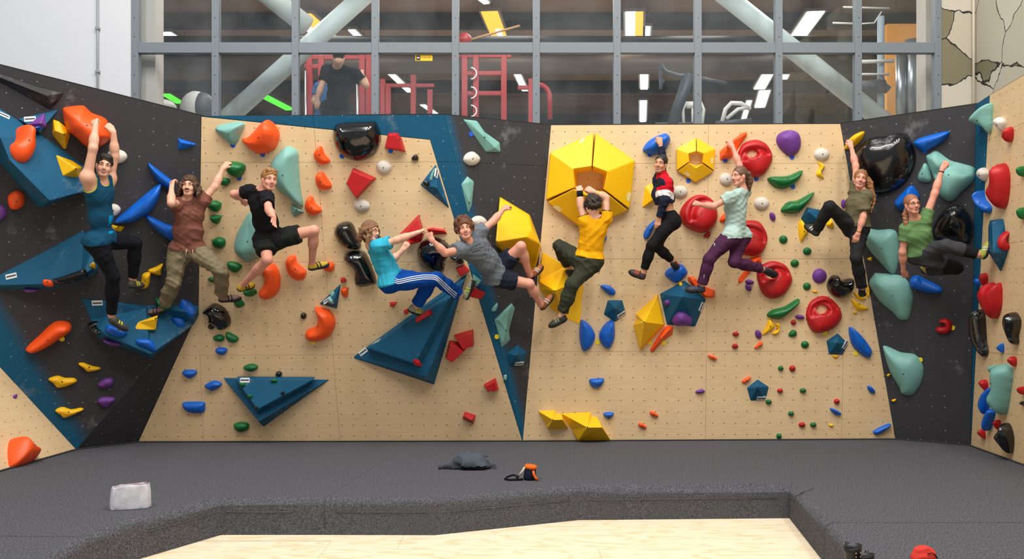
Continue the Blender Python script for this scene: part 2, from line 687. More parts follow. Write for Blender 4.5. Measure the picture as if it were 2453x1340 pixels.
mx = [(318, 335), (510, 527), (701, 717), (891, 908), (1083, 1100), (1276, 1293), (1469, 1486), (1662, 1679), (1855, 1872), (2045, 2061), (2235, 2251)]
ztop, zbot = 6.7, 3.62
ztr = (wz(129), wz(104))
RIVET = mat('rivet', (70, 76, 82), 0.4, metal=0.6)
rv = MB()
rv.tube([(0, -.004, 0), (0, .004, 0)], 0.007, 6)
rme = mesh('rivet', rv.v, rv.f)
rme.materials.append(RIVET)
for a, b in mx:
    mo = wbox('mullion', wx(a), wx(b), zbot, ztop, WD - .06, WD + .05, STEEL)
    z = 4.1
    while z < 6.1:
        o = link('rivet', rme, None, mo)
        o.location = ((wx(a) + wx(b)) / 2, -.061, z - 3.6)
        z += 0.26
for i in range(10):
    x0, x1 = wx(mx[i][1]), wx(mx[i + 1][0])
    wbox('transom', x0, x1, ztr[0], ztr[1], WD - .055, WD + .045, STEEL)
    wbox('transom', x0, x1, ztop - .12, ztop, WD - .055, WD + .045, STEEL)
    wbox('transom', x0, x1, zbot, zbot + .12, WD - .055, WD + .045, STEEL)


def glass_mat():
    m = bpy.data.materials.new('window_glass')
    m.use_nodes = True
    nt = m.node_tree
    L = nt.links.new
    nt.nodes.clear()
    out = nd(nt, 'ShaderNodeOutputMaterial')
    tr_ = nd(nt, 'ShaderNodeBsdfTransparent')
    tr_.inputs[0].default_value = (0.93, 0.96, 0.97, 1)
    gl = nd(nt, 'ShaderNodeBsdfGlossy')
    gl.inputs['Roughness'].default_value = 0.03
    df = nd(nt, 'ShaderNodeBsdfDiffuse')  # patchy diffuse share paints a milky reflection haze into the panes
    df.inputs[0].default_value = (0.75, 0.8, 0.85, 1)
    tc = nd(nt, 'ShaderNodeTexCoord')
    no = nd(nt, 'ShaderNodeTexNoise')
    no.inputs['Scale'].default_value = 1.3
    no.inputs['Detail'].default_value = 4
    L(tc.outputs['Object'], no.inputs['Vector'])
    mr = nd(nt, 'ShaderNodeMapRange')
    mr.inputs[1].default_value = 0.35
    mr.inputs[2].default_value = 0.75
    mr.inputs[3].default_value = 0.0
    mr.inputs[4].default_value = 0.045
    L(no.outputs['Fac'], mr.inputs[0])
    m1 = nd(nt, 'ShaderNodeMixShader')
    m1.inputs[0].default_value = 0.06
    L(tr_.outputs[0], m1.inputs[1])
    L(gl.outputs[0], m1.inputs[2])
    m2 = nd(nt, 'ShaderNodeMixShader')
    L(mr.outputs[0], m2.inputs[0])
    L(m1.outputs[0], m2.inputs[1])
    L(df.outputs[0], m2.inputs[2])
    L(m2.outputs[0], out.inputs[0])
    return m


GLASS = glass_mat()
for i in range(10):
    x0, x1 = wx(mx[i][1]), wx(mx[i + 1][0])
    for z0, z1 in ((zbot + .12, ztr[0]), (ztr[1], ztop - .12)):
        wbox('pane', x0, x1, z0, z1, WD + .0, WD + .008, GLASS, 0)

WHITEW = mat('white_painted_wall', (214, 217, 224), 0.7, var=0.02, vscale=2)
tag(MB().box((-10, WD - .05, -.4), (wx(318), WD + .05, 7.5)).build('wall_far_left', WHITEW), 'plain white wall above the left dark wall', 'wall', kind='structure')
pp = MB().tube([(wx(240), WD - .075, 3.0), (wx(240), WD - .075, 7.2)], 0.016, 8)
pi = pp.build('conduit_pipe', mat('grey_conduit', (150, 155, 162), 0.4), None, True)
tag(pi, 'thin grey conduit running up the white wall', 'pipe')
for zz in (wz(72), wz(175)):
    MB().box((wx(240) - .028, WD - .1, zz - .018), (wx(240) + .028, WD - .05, zz + .018)).build('clip', MATS['grey_conduit'], pi, bevel=.004)


def mural_mat():
    m = bpy.data.materials.new('painted_rock_mural')
    m.use_nodes = True
    nt = m.node_tree
    L = nt.links.new
    b = nt.nodes['Principled BSDF']
    b.inputs['Roughness'].default_value = 0.8
    tc = nd(nt, 'ShaderNodeTexCoord')
    no = nd(nt, 'ShaderNodeTexNoise')
    no.inputs['Scale'].default_value = 2.2
    no.inputs['Detail'].default_value = 5
    L(tc.outputs['Object'], no.inputs['Vector'])
    ad = nd(nt, 'ShaderNodeVectorMath', operation='MULTIPLY_ADD')
    ad.inputs[1].default_value = (0.35, 0.35, 0.35)
    L(no.outputs['Color'], ad.inputs[0])
    L(tc.outputs['Object'], ad.inputs[2])
    v1 = nd(nt, 'ShaderNodeTexVoronoi', feature='DISTANCE_TO_EDGE')
    v1.inputs['Scale'].default_value = 1.25
    L(ad.outputs[0], v1.inputs['Vector'])
    v2 = nd(nt, 'ShaderNodeTexVoronoi')
    v2.inputs['Scale'].default_value = 1.25
    L(ad.outputs[0], v2.inputs['Vector'])
    cr = nd(nt, 'ShaderNodeValToRGB')
    cr.color_ramp.interpolation = 'CONSTANT'
    cr.color_ramp.elements[0].color = lin((186, 180, 162))
    cr.color_ramp.elements[1].color = lin((124, 118, 94))
    cr.color_ramp.elements[1].position = 0.38
    e = cr.color_ramp.elements.new(0.72)
    e.color = lin((198, 192, 176))
    sx = nd(nt, 'ShaderNodeSeparateXYZ')
    L(v2.outputs['Color'], sx.inputs[0])
    L(sx.outputs[0], cr.inputs[0])
    lt = nd(nt, 'ShaderNodeMath', operation='LESS_THAN')
    lt.inputs[1].default_value = 0.009
    L(v1.outputs['Distance'], lt.inputs[0])
    mxx = nd(nt, 'ShaderNodeMix', data_type='RGBA')
    L(lt.outputs[0], mxx.inputs[0])
    L(cr.outputs[0], mxx.inputs[6])
    mxx.inputs[7].default_value = lin((35, 32, 30))
    L(mxx.outputs[2], b.inputs['Base Color'])
    return m


MURAL = mural_mat()
XR = (2332 - CX) * WD / F
tag(MB().box((wx(2251), WD - .05, 3.0), (XR, WD + .05, 7.5)).build('wall_far_right', MURAL), 'wall beside the glazing painted with cracked cream and olive rocks', 'wall', kind='structure')
tag(MB().box((XR, 3.0, -.4), (XR + .1, WD + .05, 7.5)).build('wall_right_mural', MURAL), 'side wall above the right climbing wall painted with cartoon rock cracks', 'wall', kind='structure')
tag(MB().tube([(XR - .05, WD - .1, 3.4), (XR - .05, WD - .1, 7.4)], 0.018, 8).build('conduit_pipe', mat('cream_conduit', (196, 186, 168), 0.5), None, True),
    'thin cream pipe in the corner of the rock mural', 'pipe')

# ================================================================== the gym behind the glass
GZ = 3.85
ROOFZ = 8.2
gy0, gy1 = WD + .1, 31.0
tag(MB().box((-12, gy0, GZ - .2), (12, gy1, GZ)).build('floor_gym', mat('gym_floor', (176, 172, 166), 0.6)), 'upper gym floor behind the glazing', 'floor', kind='structure')
tag(MB().box((-12, gy0, ROOFZ), (12, gy1, ROOFZ + .1)).build('ceiling', mat('gym_ceiling', (176, 146, 124), 0.85, var=0.12, vscale=3)), 'brown panelled gym ceiling seen through the glazing', 'ceiling', kind='structure')
tag(MB().box((-12, gy1, GZ), (12, gy1 + .1, ROOFZ)).build('wall_gym_back', mat('gym_back_wall', (66, 72, 80), 0.8)), 'dark back wall of the upper gym', 'wall', kind='structure')
tag(MB().box((-12.1, gy0, GZ), (-12, gy1, ROOFZ)).build('wall_gym_left', mat('gym_side_wall', (120, 118, 115), 0.8)), 'left side wall of the upper gym', 'wall', kind='structure')
tag(MB().box((12, gy0, GZ), (12.1, gy1, ROOFZ)).build('wall_gym_right', MATS['gym_side_wall']), 'right side wall of the upper gym', 'wall', kind='structure')
# beige reveal inside the first pane, orange partition at the right
tag(MB().box((wx(337) - .1, 12.6, GZ - .4), ((392 - CX) * 12.9 / F, 12.9, 7.2)).build('wall_gym_pier', mat('beige_pier', (205, 196, 188), 0.8)), 'beige pier behind the leftmost pane', 'wall', kind='structure')
orp = MB().box(((2125 - CX) * 16 / F, 16, GZ), ((2232 - CX) * 16 / F, 16.3, 6.7))
tag(orp.build('wall_gym_orange', mat('orange_partition', (236, 160, 70), 0.7)), 'orange partition behind the rightmost panes', 'wall', kind='structure')
tag(MB().box(((2195 - CX) * 13.1 / F, 12.8, GZ - .4), ((2234 - CX) * 12.8 / F, 13.1, 7.2)).build('wall_gym_pier_right', MATS['beige_pier']), 'beige pier behind the rightmost pane', 'wall', kind='structure')


def roof_pt(px, py, z=ROOFZ - .06):
    return floor_pt(px, py, z)


# roof beams and ducts
BEAM = mat('dark_beam', (58, 60, 66), 0.7)
for k, py in enumerate((40, 128, 200, 236)):
    y = roof_pt(1226, py).y
    tag(MB().box((-12, y - .12, ROOFZ - .32), (12, y + .12, ROOFZ - .01)).build('roof_beam', BEAM if k % 2 == 0 else mat('tan_beam', (150, 120, 95), 0.7)),
        ['dark roof beam nearest the glazing', 'tan roof beam, second from the glazing', 'dark roof beam, third from the glazing', 'tan roof beam farthest from the glazing'][k], 'beam', 'roof beams of the gym')
dy = 20.0
tag(MB().tube([(-11.9, dy, 7.05), (11.9, dy, 7.05)], 0.24, 14).build('air_duct', mat('galvanised_duct', (120, 112, 108), 0.5, metal=0.3), None, True), 'thick horizontal air duct under the gym roof', 'duct')
tag(MB().tube([(-11.9, 18.5, 7.15), (11.9, 18.5, 7.15)], 0.07, 8).build('black_pipe', mat('black_pipe', (35, 38, 44), 0.5), None, True), 'black pipe running along below the gym roof', 'pipe')


def roof_light(pa, pb, wd, m, label, z=7.76, tray=True):
    a, b = floor_pt(*pa, z), floor_pt(*pb, z)
    d = (b - a).normalized()
    s = d.cross(Vector((0, 0, 1))).normalized()
    root = empty('gym_light', (a + b) / 2)
    tag(root, label, 'light', 'gym ceiling lights')
    o = (a + b) / 2
    def q(k, j, dz, w_):
        p = (a if k == 0 else b) + s * (j * w_) + Vector((0, 0, dz)) - o
        return p
    def slab(name, w_, z0, z1, mm):
        vs = [q(0, -1, z0, w_), q(1, -1, z0, w_), q(1, 1, z0, w_), q(0, 1, z0, w_), q(0, -1, z1, w_), q(1, -1, z1, w_), q(1, 1, z1, w_), q(0, 1, z1, w_)]
        MB().add(vs, [(0, 3, 2, 1), (4, 5, 6, 7), (0, 1, 5, 4), (1, 2, 6, 5), (2, 3, 7, 6), (3, 0, 4, 7)]).build(name, mm, root)
    slab('diffuser', wd / 2, -.03, -.005, m)
    slab('housing', wd / 2 + .05, -.005, .06, mat('lamp_housing', (150, 145, 140), 0.6))
    for p_ in (a.lerp(b, .15), a.lerp(b, .85)):
        q_ = p_ - o
        MB().tube([q_ + Vector((0, 0, .05)), (q_.x, q_.y, ROOFZ - o.z)], .008, 5).build('hanger', mat('hanger_wire', (90, 90, 90), .5), root)


EW = mat('lamp_white', (255, 250, 240), emit=5)
EO = mat('lamp_amber', (255, 178, 60), emit=1.7)
EG = mat('lamp_green', (90, 255, 60), emit=1.6)
for pa, pb, wd, m, lb in [  # some white tubes stand in for hall lamp reflections on the glass
    ((728, 32), (815, 108), .3, EO, 'amber panel light behind the third pane from the left'),
    ((722, 52), (795, 112), .2, EW, 'white strip light beside the amber panel in the third pane'),
    ((1172, 26), (1208, 118), .34, EO, 'amber panel light behind the fifth upper pane'),
    ((1193, 66), (1205, 104), .12, EW, 'short white tube below the amber panel in the fifth pane'),
    ((1510, 27), (1510, 104), .2, EW, 'white half of the panel light in the seventh pane'),
    ((1529, 27), (1529, 104), .2, EO, 'amber half of the panel light in the seventh pane'),
    ((1955, 26), (1895, 110), .34, EW, 'white panel light behind the ninth upper pane'),
    ((394, 76), (450, 112), .26, EW, 'white strip light behind the leftmost pane'),
    ((842, 70), (878, 106), .14, EW, 'white tube in the fourth pane beside the diagonal pipe'),
    ((1552, 62), (1550, 104), .1, EW, 'thin white tube right of the two-tone panel light'),
    ((935, 174), (982, 219), .16, EW, 'slanting white tube in the lower fourth pane'),
    ((1236, 170), (1258, 216), .16, EW, 'slanting white tube in the lower fifth pane'),
    ((1543, 166), (1543, 212), .2, EW, 'upright white tube in the lower seventh pane'),
    ((1541, 240), (1540, 290), .2, EW, 'lowest white tube in the seventh pane'),
    ((1838, 168), (1812, 212), .14, EW, 'slanting white tube in the lower eighth pane'),
    ((1850, 168), (1826, 212), .14, EW, 'second slanting white tube in the lower eighth pane'),
    ((1795, 240), (1780, 290), .14, EW, 'low white tube near the exercise machine'),
    ((1012, 250), (1050, 276), .14, EW, 'lowest slanting white tube in the fourth pane'),
    ((1832, 216), (1820, 256), .3, EW, 'square white panel light in the lower eighth pane'),
    ((396, 224), (432, 246), .26, EG, 'green strip light in the lower left pane'),
    ((618, 222), (696, 262), .3, EG, 'longer green strip light in the lower second pane'),
    ((1150, -6), (1166, 6), .12, EW, 'white tube at the top edge of the fifth pane'),
    ((1890, 140), (1872, 188), .3, EW, 'white panel light seen below the right transom'),
]:
    roof_light(pa, pb, wd, m, lb)

# steel braces just behind the glass
BR = mat('brace_steel', (206, 216, 214), 0.5, var=0.05)
def brace(pa, pb, d, r, label):
    a, b = at(*pa, d), at(*pb, d)
    o = MB().tube([a, b], r, 18).build('steel_brace', BR, None, True)
    tag(o, label, 'pipe', 'diagonal steel braces')
brace((905, -40), (520, 305), 13.1, .135, 'thick grey diagonal brace rising to the right behind the left panes')
brace((600, -45), (735, 62), 13.5, .15, 'short grey brace end at the top of the second pane')
brace((1700, -40), (2135, 305), 13.1, .135, 'thick grey diagonal brace falling to the right behind the right panes')


def gbox(px0, px1, py0, py1, d, th, name, m, parent=None, bevel=.006):
    a, b = at(px0, py1, d), at(px1, py0, d)
    return MB().box((a.x, d - th / 2, a.z), (b.x, d + th / 2, b.z)).build(name, m, parent, bevel=bevel)


RED = mat('red_rack_paint', (160, 28, 36), 0.4)
def rack(label, d, posts, bars, z0=GZ, extra=None):
    root = empty('training_rack', at((posts[0][0] + posts[-1][0]) / 2, 720, d) * 1)
    root.location = (0, d, GZ)
    off = Vector((0, d, GZ))
    for a, py in posts:
        t = at(a, py, d)
        MB().box((t.x - .05, -.05, 0), (t.x + .05, .05, t.z - GZ)).build('post', RED, root, bevel=.006)
    for a, b, py in bars:
        p, q = at(a, py, d), at(b, py, d)
        MB().box((p.x, -.035, p.z - GZ - .035), (q.x, .035, p.z - GZ + .035)).build('crossbar', RED, root, bevel=.006)
    tag(root, label, 'rack', 'red training racks')
    return root


r1 = rack('red frame rack behind the two people in the gym', 15.5, [(742, 134), (770, 134), (868, 128), (884, 128)], [(730, 885, 138), (730, 770, 160)])
for px in (732, 856):
    p = at(px, 170, 15.4)
    MB().tube([(p.x, -.1, 0), (p.x, -.1, p.z - GZ)], .022, 8).build('steel_rail', mat('chrome', (200, 205, 210), 0.25, metal=0.9), r1, True)
r2 = rack('tall red rig with white ring handles in the fifth pane', 16.0, [(1113, 80), (1140, 128), (1207, 128)], [(1100, 1225, 134), (1110, 1210, 176), (1118, 1205, 224)])
for py in (176, 222, 266):
    p = at(1128, py, 15.88)
    pts = [(p.x + .1 * math.cos(t), -.12, p.z - GZ + .1 * math.sin(t)) for t in np.linspace(-math.pi / 2, math.pi / 2, 9)]
    MB().tube(pts, .014, 6).build('ring_handle', mat('white_plastic', (225, 225, 228), 0.4), r2, True)
r3 = rack('red curved rig behind the sixth pane', 16.5, [(1272, 190), (1284, 205)], [(1240, 1290, 210)])
p = [at(1292 + 25 * math.sin(t), 235 - 32 * math.cos(t), 16.4) - Vector((0, 16.5, GZ)) for t in np.linspace(-.2, 1.6, 8)] + [at(1318, 285, 16.4) - Vector((0, 16.5, GZ))]
MB().tube(p, .045, 8).build('curved_bar', RED, r3, True)
r4 = rack('red rack posts behind the fourth pane', 18, [(917, 190), (930, 205), (1030, 215), (990, 180)], [(905, 1040, 205)])
# red punching post head and wooden stick
o = MB().ball(at(1113, 95, 15.8), (.13, .12, .11)).build('red_rack_head', RED, None, True)
tag(o, 'rounded red pad on top of the ring rig', 'pad')
tag(MB().tube([at(1130, 94, 15.6), at(1245, 62, 15.9)], .02, 8).build('wooden_bar', mat('wood_bar', (176, 132, 84), 0.5), None, True), 'slanting wooden bar above the ring rig', 'bar')

GREYM = mat('machine_dark', (58, 66, 76), 0.5)
WHM = mat('machine_white', (214, 214, 210), 0.45)
def machine(label, d, parts):
    root = empty('exercise_machine', (0, d, GZ))
    lowest = []
    for nm, pts, r, mm in parts:
        q = [at(px, py, d) - Vector((0, d, GZ)) for px, py in pts]
        MB().tube(q, r, 8).build(nm, mm, root, True)
        lowest.append(min(q, key=lambda p_: p_.z))
    lp_ = min(lowest, key=lambda p_: p_.z)
    MB().tube([lp_, (lp_.x, lp_.y, 0)], .05, 8).build('stand', GREYM, root, True)
    MB().box((lp_.x - .3, -.3, 0), (lp_.x + .3, .3, .05)).build('base_plate', GREYM, root, bevel=.01)
    tag(root, label, 'exercise machine', 'machines in the gym')
    return root


machine('dark weight machine with long slanting lever arms', 16, [
    ('column', [(1610, 300), (1650, 180)], .1, GREYM), ('lever', [(1582, 155), (1596, 172), (1628, 182), (1652, 180)], .035, GREYM),
    ('lever', [(1655, 182), (1740, 200)], .03, GREYM), ('brace', [(1582, 158), (1582, 215), (1590, 190)], .03, GREYM), ('foot', [(1570, 300), (1660, 300)], .05, GREYM)])
machine('white rounded step machine at the foot of the eighth pane', 16, [
    ('frame', [(1638, 300), (1636, 262), (1645, 247), (1680, 247), (1686, 262), (1682, 300)], .03, WHM), ('console', [(1645, 252), (1676, 252)], .06, WHM), ('post', [(1660, 250), (1660, 300)], .03, WHM)])
machine('white curved treadmill rails right of the step machine', 16, [
    ('rail', [(1728, 300), (1738, 262), (1752, 247), (1775, 248), (1798, 262)], .04, WHM), ('rail', [(1740, 285), (1768, 262), (1790, 258)], .035, WHM), ('deck', [(1715, 297), (1800, 290)], .05, GREYM)])
machine('chrome column machine at the right end of the glazing', 14.4, [
    ('column', [(2158, 300), (2158, 132)], .085, mat('brushed_steel', (170, 176, 182), 0.3, metal=0.8)), ('column', [(2185, 300), (2185, 96)], .12, MATS['brushed_steel']),
    ('arm', [(2065, 148), (2140, 146)], .03, WHM), ('head', [(2062, 210), (2118, 206)], .11, GREYM), ('head', [(2100, 196), (2128, 216)], .07, GREYM), ('rod', [(2062, 178), (2130, 178)], .02, WHM)])
machine('thin white wall rack of bars high in the rightmost panes', 14.5, [
    ('bar', [(1995, 55), (2060, 57)], .016, WHM), ('bar', [(2020, 17), (2130, 20)], .016, WHM), ('bar', [(2062, 57), (2094, 55), (2112, 28)], .012, WHM), ('post', [(2110, 40), (2110, 300)], .06, mat('pale_post', (150, 165, 178), 0.5))])
# rounded white machine low in the first two panes
root = empty('exercise_machine', (0, 15, GZ))
for (px, py, rx, rz, mm) in ((470, 262, .26, .3, WHM), (486, 262, .22, .28, GREYM), (392, 256, .2, .12, WHM)):
    c = at(px, py, 15) - Vector((0, 15, GZ))
    MB().ball(c, (rx, .25, rz), None, 16, 10).build('shell', mm, root, True)
MB().box((c.x - .1, -.2, 0), (c.x + 1.0, .2, at(470, 275, 15).z - GZ)).build('base', GREYM, root, bevel=.03)
tag(root, 'rounded white and dark machine low in the leftmost panes', 'exercise machine', 'machines in the gym')

# yellow sticker on the glass
st = gbox(995, 1036, 131, 146, WD - .004, .004, 'window_sticker', mat('sticker_yellow', (250, 196, 20), 0.5), None, 0)
tag(st, 'small yellow sticker with a black square on the glazing', 'sticker')
gbox(997, 1007, 133, 144, WD - .008, .004, 'sticker_square', mat('sticker_black', (40, 34, 28), 0.5), st, 0)
for k_, (xa, xb) in enumerate(((1010, 1013), (1015, 1023), (1025, 1032))):
    gbox(xa, xb, 136.2, 138.2, WD - .008, .004, 'print_line', mat('sticker_text', (200, 130, 20), .6), st, 0)
gbox(999, 1005, 137, 140, WD - .012, .004, 'sticker_logo', mat('sticker_logo', (214, 196, 200), .6), st, 0)


def text_on(name, s, loc, size, m, parent=None, rot=(math.pi / 2, 0, 0), ext=0.001):
    cu = bpy.data.curves.new(name, 'FONT')
    cu.body = s
    cu.size = size
    cu.align_x = 'CENTER'
    cu.align_y = 'CENTER'
    cu.extrude = ext
    ob = bpy.data.objects.new(name, cu)
    dg = bpy.context.evaluated_depsgraph_get()
    me = bpy.data.meshes.new_from_object(ob)
    bpy.data.objects.remove(ob)
    me.materials.clear()
    o = link(name, me, m, parent)
    o.location = loc
    o.rotation_euler = rot
    return o
# ================================================================== holds and volumes
CROP = {'1': (0, 140, 2.68), '2': (0, 620, 2.576), '3': (320, 260, 2.576), '4': (720, 260, 2.576), '5': (400, 700, 2.7256),
        '6': (1040, 260, 2.392), '7': (1480, 290, 2.68), '8': (1900, 230, 2.3508), '9': (1260, 660, 3.19), 'X': (1800, 680, 3.046), '0': (0, 0, 1)}
HC = {
    'or': mat('hold_orange', (255, 88, 22), 0.42, var=0.05, bump=0.25, bscale=300),
    'rd': mat('hold_red', (186, 14, 24), 0.45, var=0.08, bump=0.25, bscale=300, chalk=0.12),
    'gn': mat('hold_green', (0, 108, 52), 0.4, var=0.08, bump=0.25, bscale=300, chalk=0.1),
    'bl': mat('hold_blue', (0, 98, 205), 0.42, var=0.07, bump=0.25, bscale=300, chalk=0.1),
    'tl': mat('volume_petrol_blue', (14, 86, 122), 0.6, var=0.06, bump=0.3, bscale=400, spec=0.3, chalk=0.4, chalk_scale=3),
    'mt': mat('hold_mint', (124, 180, 172), 0.55, var=0.05, bump=0.25, bscale=300, chalk=0.2, chalk_scale=5),
    'ye': mat('hold_yellow', (252, 196, 6), 0.45, var=0.04, bump=0.25, bscale=300),
    'pu': mat('hold_purple', (112, 58, 148), 0.55, var=0.1, bump=0.25, bscale=300, chalk=0.25),
    'bk': mat('hold_black_gloss', (9, 9, 11), 0.13, var=0.2, spec=0.6, coat=0.6),
    'bc': mat('hold_black_chalked', (12, 12, 14), 0.2, var=0.2, spec=0.6, coat=0.4, chalk=0.75, chalk_scale=3.2),
    'bm': mat('hold_black_matt', (22, 22, 24), 0.5, var=0.2, chalk=0.2),
    'wh': mat('hold_white', (214, 208, 198), 0.6, var=0.04, bump=0.25, bscale=300),
}
CNAME = {'or': 'orange', 'rd': 'red', 'gn': 'green', 'bl': 'blue', 'tl': 'petrol blue', 'mt': 'mint', 'ye': 'yellow', 'pu': 'purple', 'bk': 'black', 'bc': 'black', 'bm': 'black', 'wh': 'white'}
bt = MB().tube([(0, 0, -.012), (0, 0, .003)], [.0095, .008], 8)
BOLT = mesh('bolt', bt.v, bt.f)
BOLT.materials.append(mat('bolt_steel', (96, 92, 88), 0.35, metal=0.8))


def catmull(p, n=4):
    out = []
    N = len(p)
    for i in range(N):
        a, b, c, d = p[i - 1], p[i], p[(i + 1) % N], p[(i + 2) % N]
        for k in range(n):
            t = k / n
            out.append(0.5 * ((2 * b) + (c - a) * t + (2 * a - 5 * b + 4 * c - d) * t * t + (3 * b - a - 3 * c + d) * t * t * t))
    return out


def seg_dist(P, poly):
    """distance of points P (n,2) to a closed polygon"""
    A = np.array(poly)
    B = np.roll(A, -1, 0)
    best = np.full(len(P), 1e9)
    for a, b in zip(A, B):
        d = b - a
        t = np.clip(((P - a) @ d) / max(1e-12, d @ d), 0, 1)
        best = np.minimum(best, np.linalg.norm(P - a - t[:, None] * d, axis=1))
    return best


def inside(P, poly):
    A = np.array(poly)
    B = np.roll(A, -1, 0)
    c = np.zeros(len(P), bool)
    for a, b in zip(A, B):
        m = ((a[1] > P[:, 1]) != (b[1] > P[:, 1]))
        x = (b[0] - a[0]) * (P[:, 1] - a[1]) / (b[1] - a[1] + 1e-15) + a[0]
        c ^= m & (P[:, 0] < x)
    return c


from mathutils.bvhtree import BVHTree
SURF = {}


def ell(cx, cy, rx, ry=None, rot=0, n=10):
    ry = ry or rx
    c, s = math.cos(math.radians(rot)), math.sin(math.radians(rot))
    return [(cx + rx * math.cos(t) * c - ry * math.sin(t) * s, cy + rx * math.cos(t) * s + ry * math.sin(t) * c) for t in np.linspace(0, 2 * math.pi, n, endpoint=False)]


def hold(fc, crop, kind, col, h, pts, label, tops=None, z0=0.0, hole=None, sy=0.3, bolt=True, name=None, cat=None, group=None, bev=0.012, inset_tops=None, prof=0.5, sticker=None, skirt=None, edges=None, key=None, on=None, groove=None):
    ox, oy, s = CROP[crop]
    T = lambda p: (ox + p[0] / s, oy + p[1] / s)
    cen = T((sum(p[0] for p in pts) / len(pts), sum(p[1] for p in pts) / len(pts)))
    if on is not None:
        # screwed to a volume: take the place and slope of the volume under it
        hit = SURF[on].ray_cast(EYE, ray(*cen).normalized())
        if hit[0] is not None:
            n_ = hit[1] if hit[1].dot(EYE - hit[0]) > 0 else -hit[1]
            n_ = (n_ + (EYE - hit[0]).normalized() * .25).normalized()
            fc = tangent_facet(hit[0], n_)
            z0 = 0.0
            skirt = .04 if skirt is None else min(skirt, .05)
    elif fc is FF:
        p0 = FF.on(*cen)
        n_ = (FF.n + (EYE - p0).normalized() * .55).normalized()
        fc = tangent_facet(p0 + FF.n * .02, n_)
        skirt = .07 if skirt is None else skirt
    pw = [fc.on(*T(p), z0) for p in pts]
    o3 = sum(pw, Vector()) / len(pw)
    P2 = [fc.uv(p, o3) for p in pw]
    rev = area(P2) < 0
    if rev:
        P2 = P2[::-1]
    skirt = (0.10 if z0 > 0 else 0.0) if skirt is None else skirt
    name = name or ('volume' if kind == 'p' and (col == 'tl' or h > .18) else 'climbing_hold')
    if kind == 'd':
        P2 = catmull(P2, 4 if len(P2) < 11 else 3)
        ext = max(max(abs(p.x) for p in P2), max(abs(p.y) for p in P2)) * 2
        st = max(ext / (13 if ext < .3 else 24), 0.008)
        xs = np.arange(min(p.x for p in P2), max(p.x for p in P2), st)
        ys = np.arange(min(p.y for p in P2), max(p.y for p in P2), st * .87)
        G = np.array([(x + (j % 2) * st / 2, y) for j, y in enumerate(ys) for x in xs])
        poly = [(p.x, p.y) for p in P2]
        G = G[inside(G, poly)]
        D = seg_dist(G, poly) if len(G) else np.zeros(0)
        G = G[D > st * .38]
        # a close inner ring keeps the flank steep
        ring = [(p.x, p.y) for p in inset(list(P2), min(st * .3, 0.008))]
        rin = np.array(ring)
        ok = inside(rin, poly)
        rin = rin[ok]
        allp = np.vstack([np.array(poly), rin, G]) if len(G) else np.vstack([np.array(poly), rin])
        hr = None
        if hole:
            hp = [fc.uv(fc.on(*T(q), z0), o3) for q in ell(*hole, n=14)]
            hpoly = [(p.x, p.y) for p in hp]
            hc = np.mean(hpoly, 0)
            big = [(hc[0] + (x - hc[0]) * 1.18, hc[1] + (y - hc[1]) * 1.18) for x, y in hpoly]
            nb = len(poly)
            keep = ~inside(allp, big)
            keep[:nb] = True
            allp = allp[keep]
            allp = np.vstack([allp, np.array(hpoly), np.array(big)])
            hr = hpoly
        d = seg_dist(allp, poly)
        dm = d.max()
        t = np.clip(d / dm, 0, 1)
        H = h * np.power(np.clip(1 - (1 - t) ** 2, 0, 1), prof)
        ymax = np.abs(allp[:, 1]).max()
        H = H * (1 + sy * allp[:, 1] / ymax)
        if groove:
            gx, gy, grx, gry, gw, gd, a0, a1 = groove
            gc = fc.uv(fc.on(*T((gx, gy)), z0), o3)
            ge = fc.uv(fc.on(*T((gx + grx, gy)), z0), o3) - gc
            gu = fc.uv(fc.on(*T((gx, gy - gry)), z0), o3) - gc
            dx, dy_ = (allp[:, 0] - gc.x) / ge.length, (allp[:, 1] - gc.y) / gu.length
            rr = np.sqrt(dx * dx + dy_ * dy_)
            an = np.degrees(np.arctan2(dy_, dx)) % 360
            am = ((an - a0) % 360) < ((a1 - a0) % 360)
            H = H - gd * np.exp(-((rr - 1) / gw) ** 2) * am * np.clip(t * 3, 0, 1)
            H = np.maximum(H, 0.01)
        H[:len(poly)] = 0
        if hole:
            H[-14:] = H[-14:] * .9
            H[-28:-14] = 0.0
        n = len(poly)
        res = delaunay_2d_cdt([Vector(p) for p in allp], [], [list(range(n))], 1, 1e-6)
        V, FA_, orig = res[0], res[2], res[3]
        hv = [H[o[0]] if len(o) else 0.0 for o in orig]
        vs = [(v.x, v.y, q) for v, q in zip(V, hv)]
        fs = []
        for f in FA_:
            if hr:
                c = sum((V[i] for i in f), Vector((0, 0))) / len(f)
                if inside(np.array([[c.x, c.y]]), hr)[0]:
                    continue
            fs.append(tuple(f))
        smooth = True
    else:
        TP = []
        for q in (tops or []):
            p3 = fc.on(*T(q[:2]), z0 + q[2])
            u = fc.uv(p3, o3)
            TP.append((u.x, u.y, q[2]))
        if inset_tops:
            fr_, hh = inset_tops
            TP += [(p.x * fr_, p.y * fr_, hh) for p in P2]
        n = len(P2)
        allp = [Vector((p.x, p.y)) for p in P2] + [Vector((q[0], q[1])) for q in TP]
        hs = [0.0] * n + [q[2] for q in TP]
        cst = []
        for ea, eb in (edges or []):
            ii = []
            for z_ in (ea, eb):
                k_ = int(z_[1:])
                ii.append(n + k_ if z_[0] == 't' else ((n - 1 - k_) if rev else k_))
            cst.append(tuple(ii))
        edges = cst
        if inset_tops:
            b0 = len(allp) - n
            edges = edges + [(b0 + i, b0 + (i + 1) % n) for i in range(n)] + [(i, b0 + i) for i in range(n)]
        res = delaunay_2d_cdt(allp, edges, [list(range(n))], 1, 1e-6)
        V, FA_, orig = res[0], res[2], res[3]
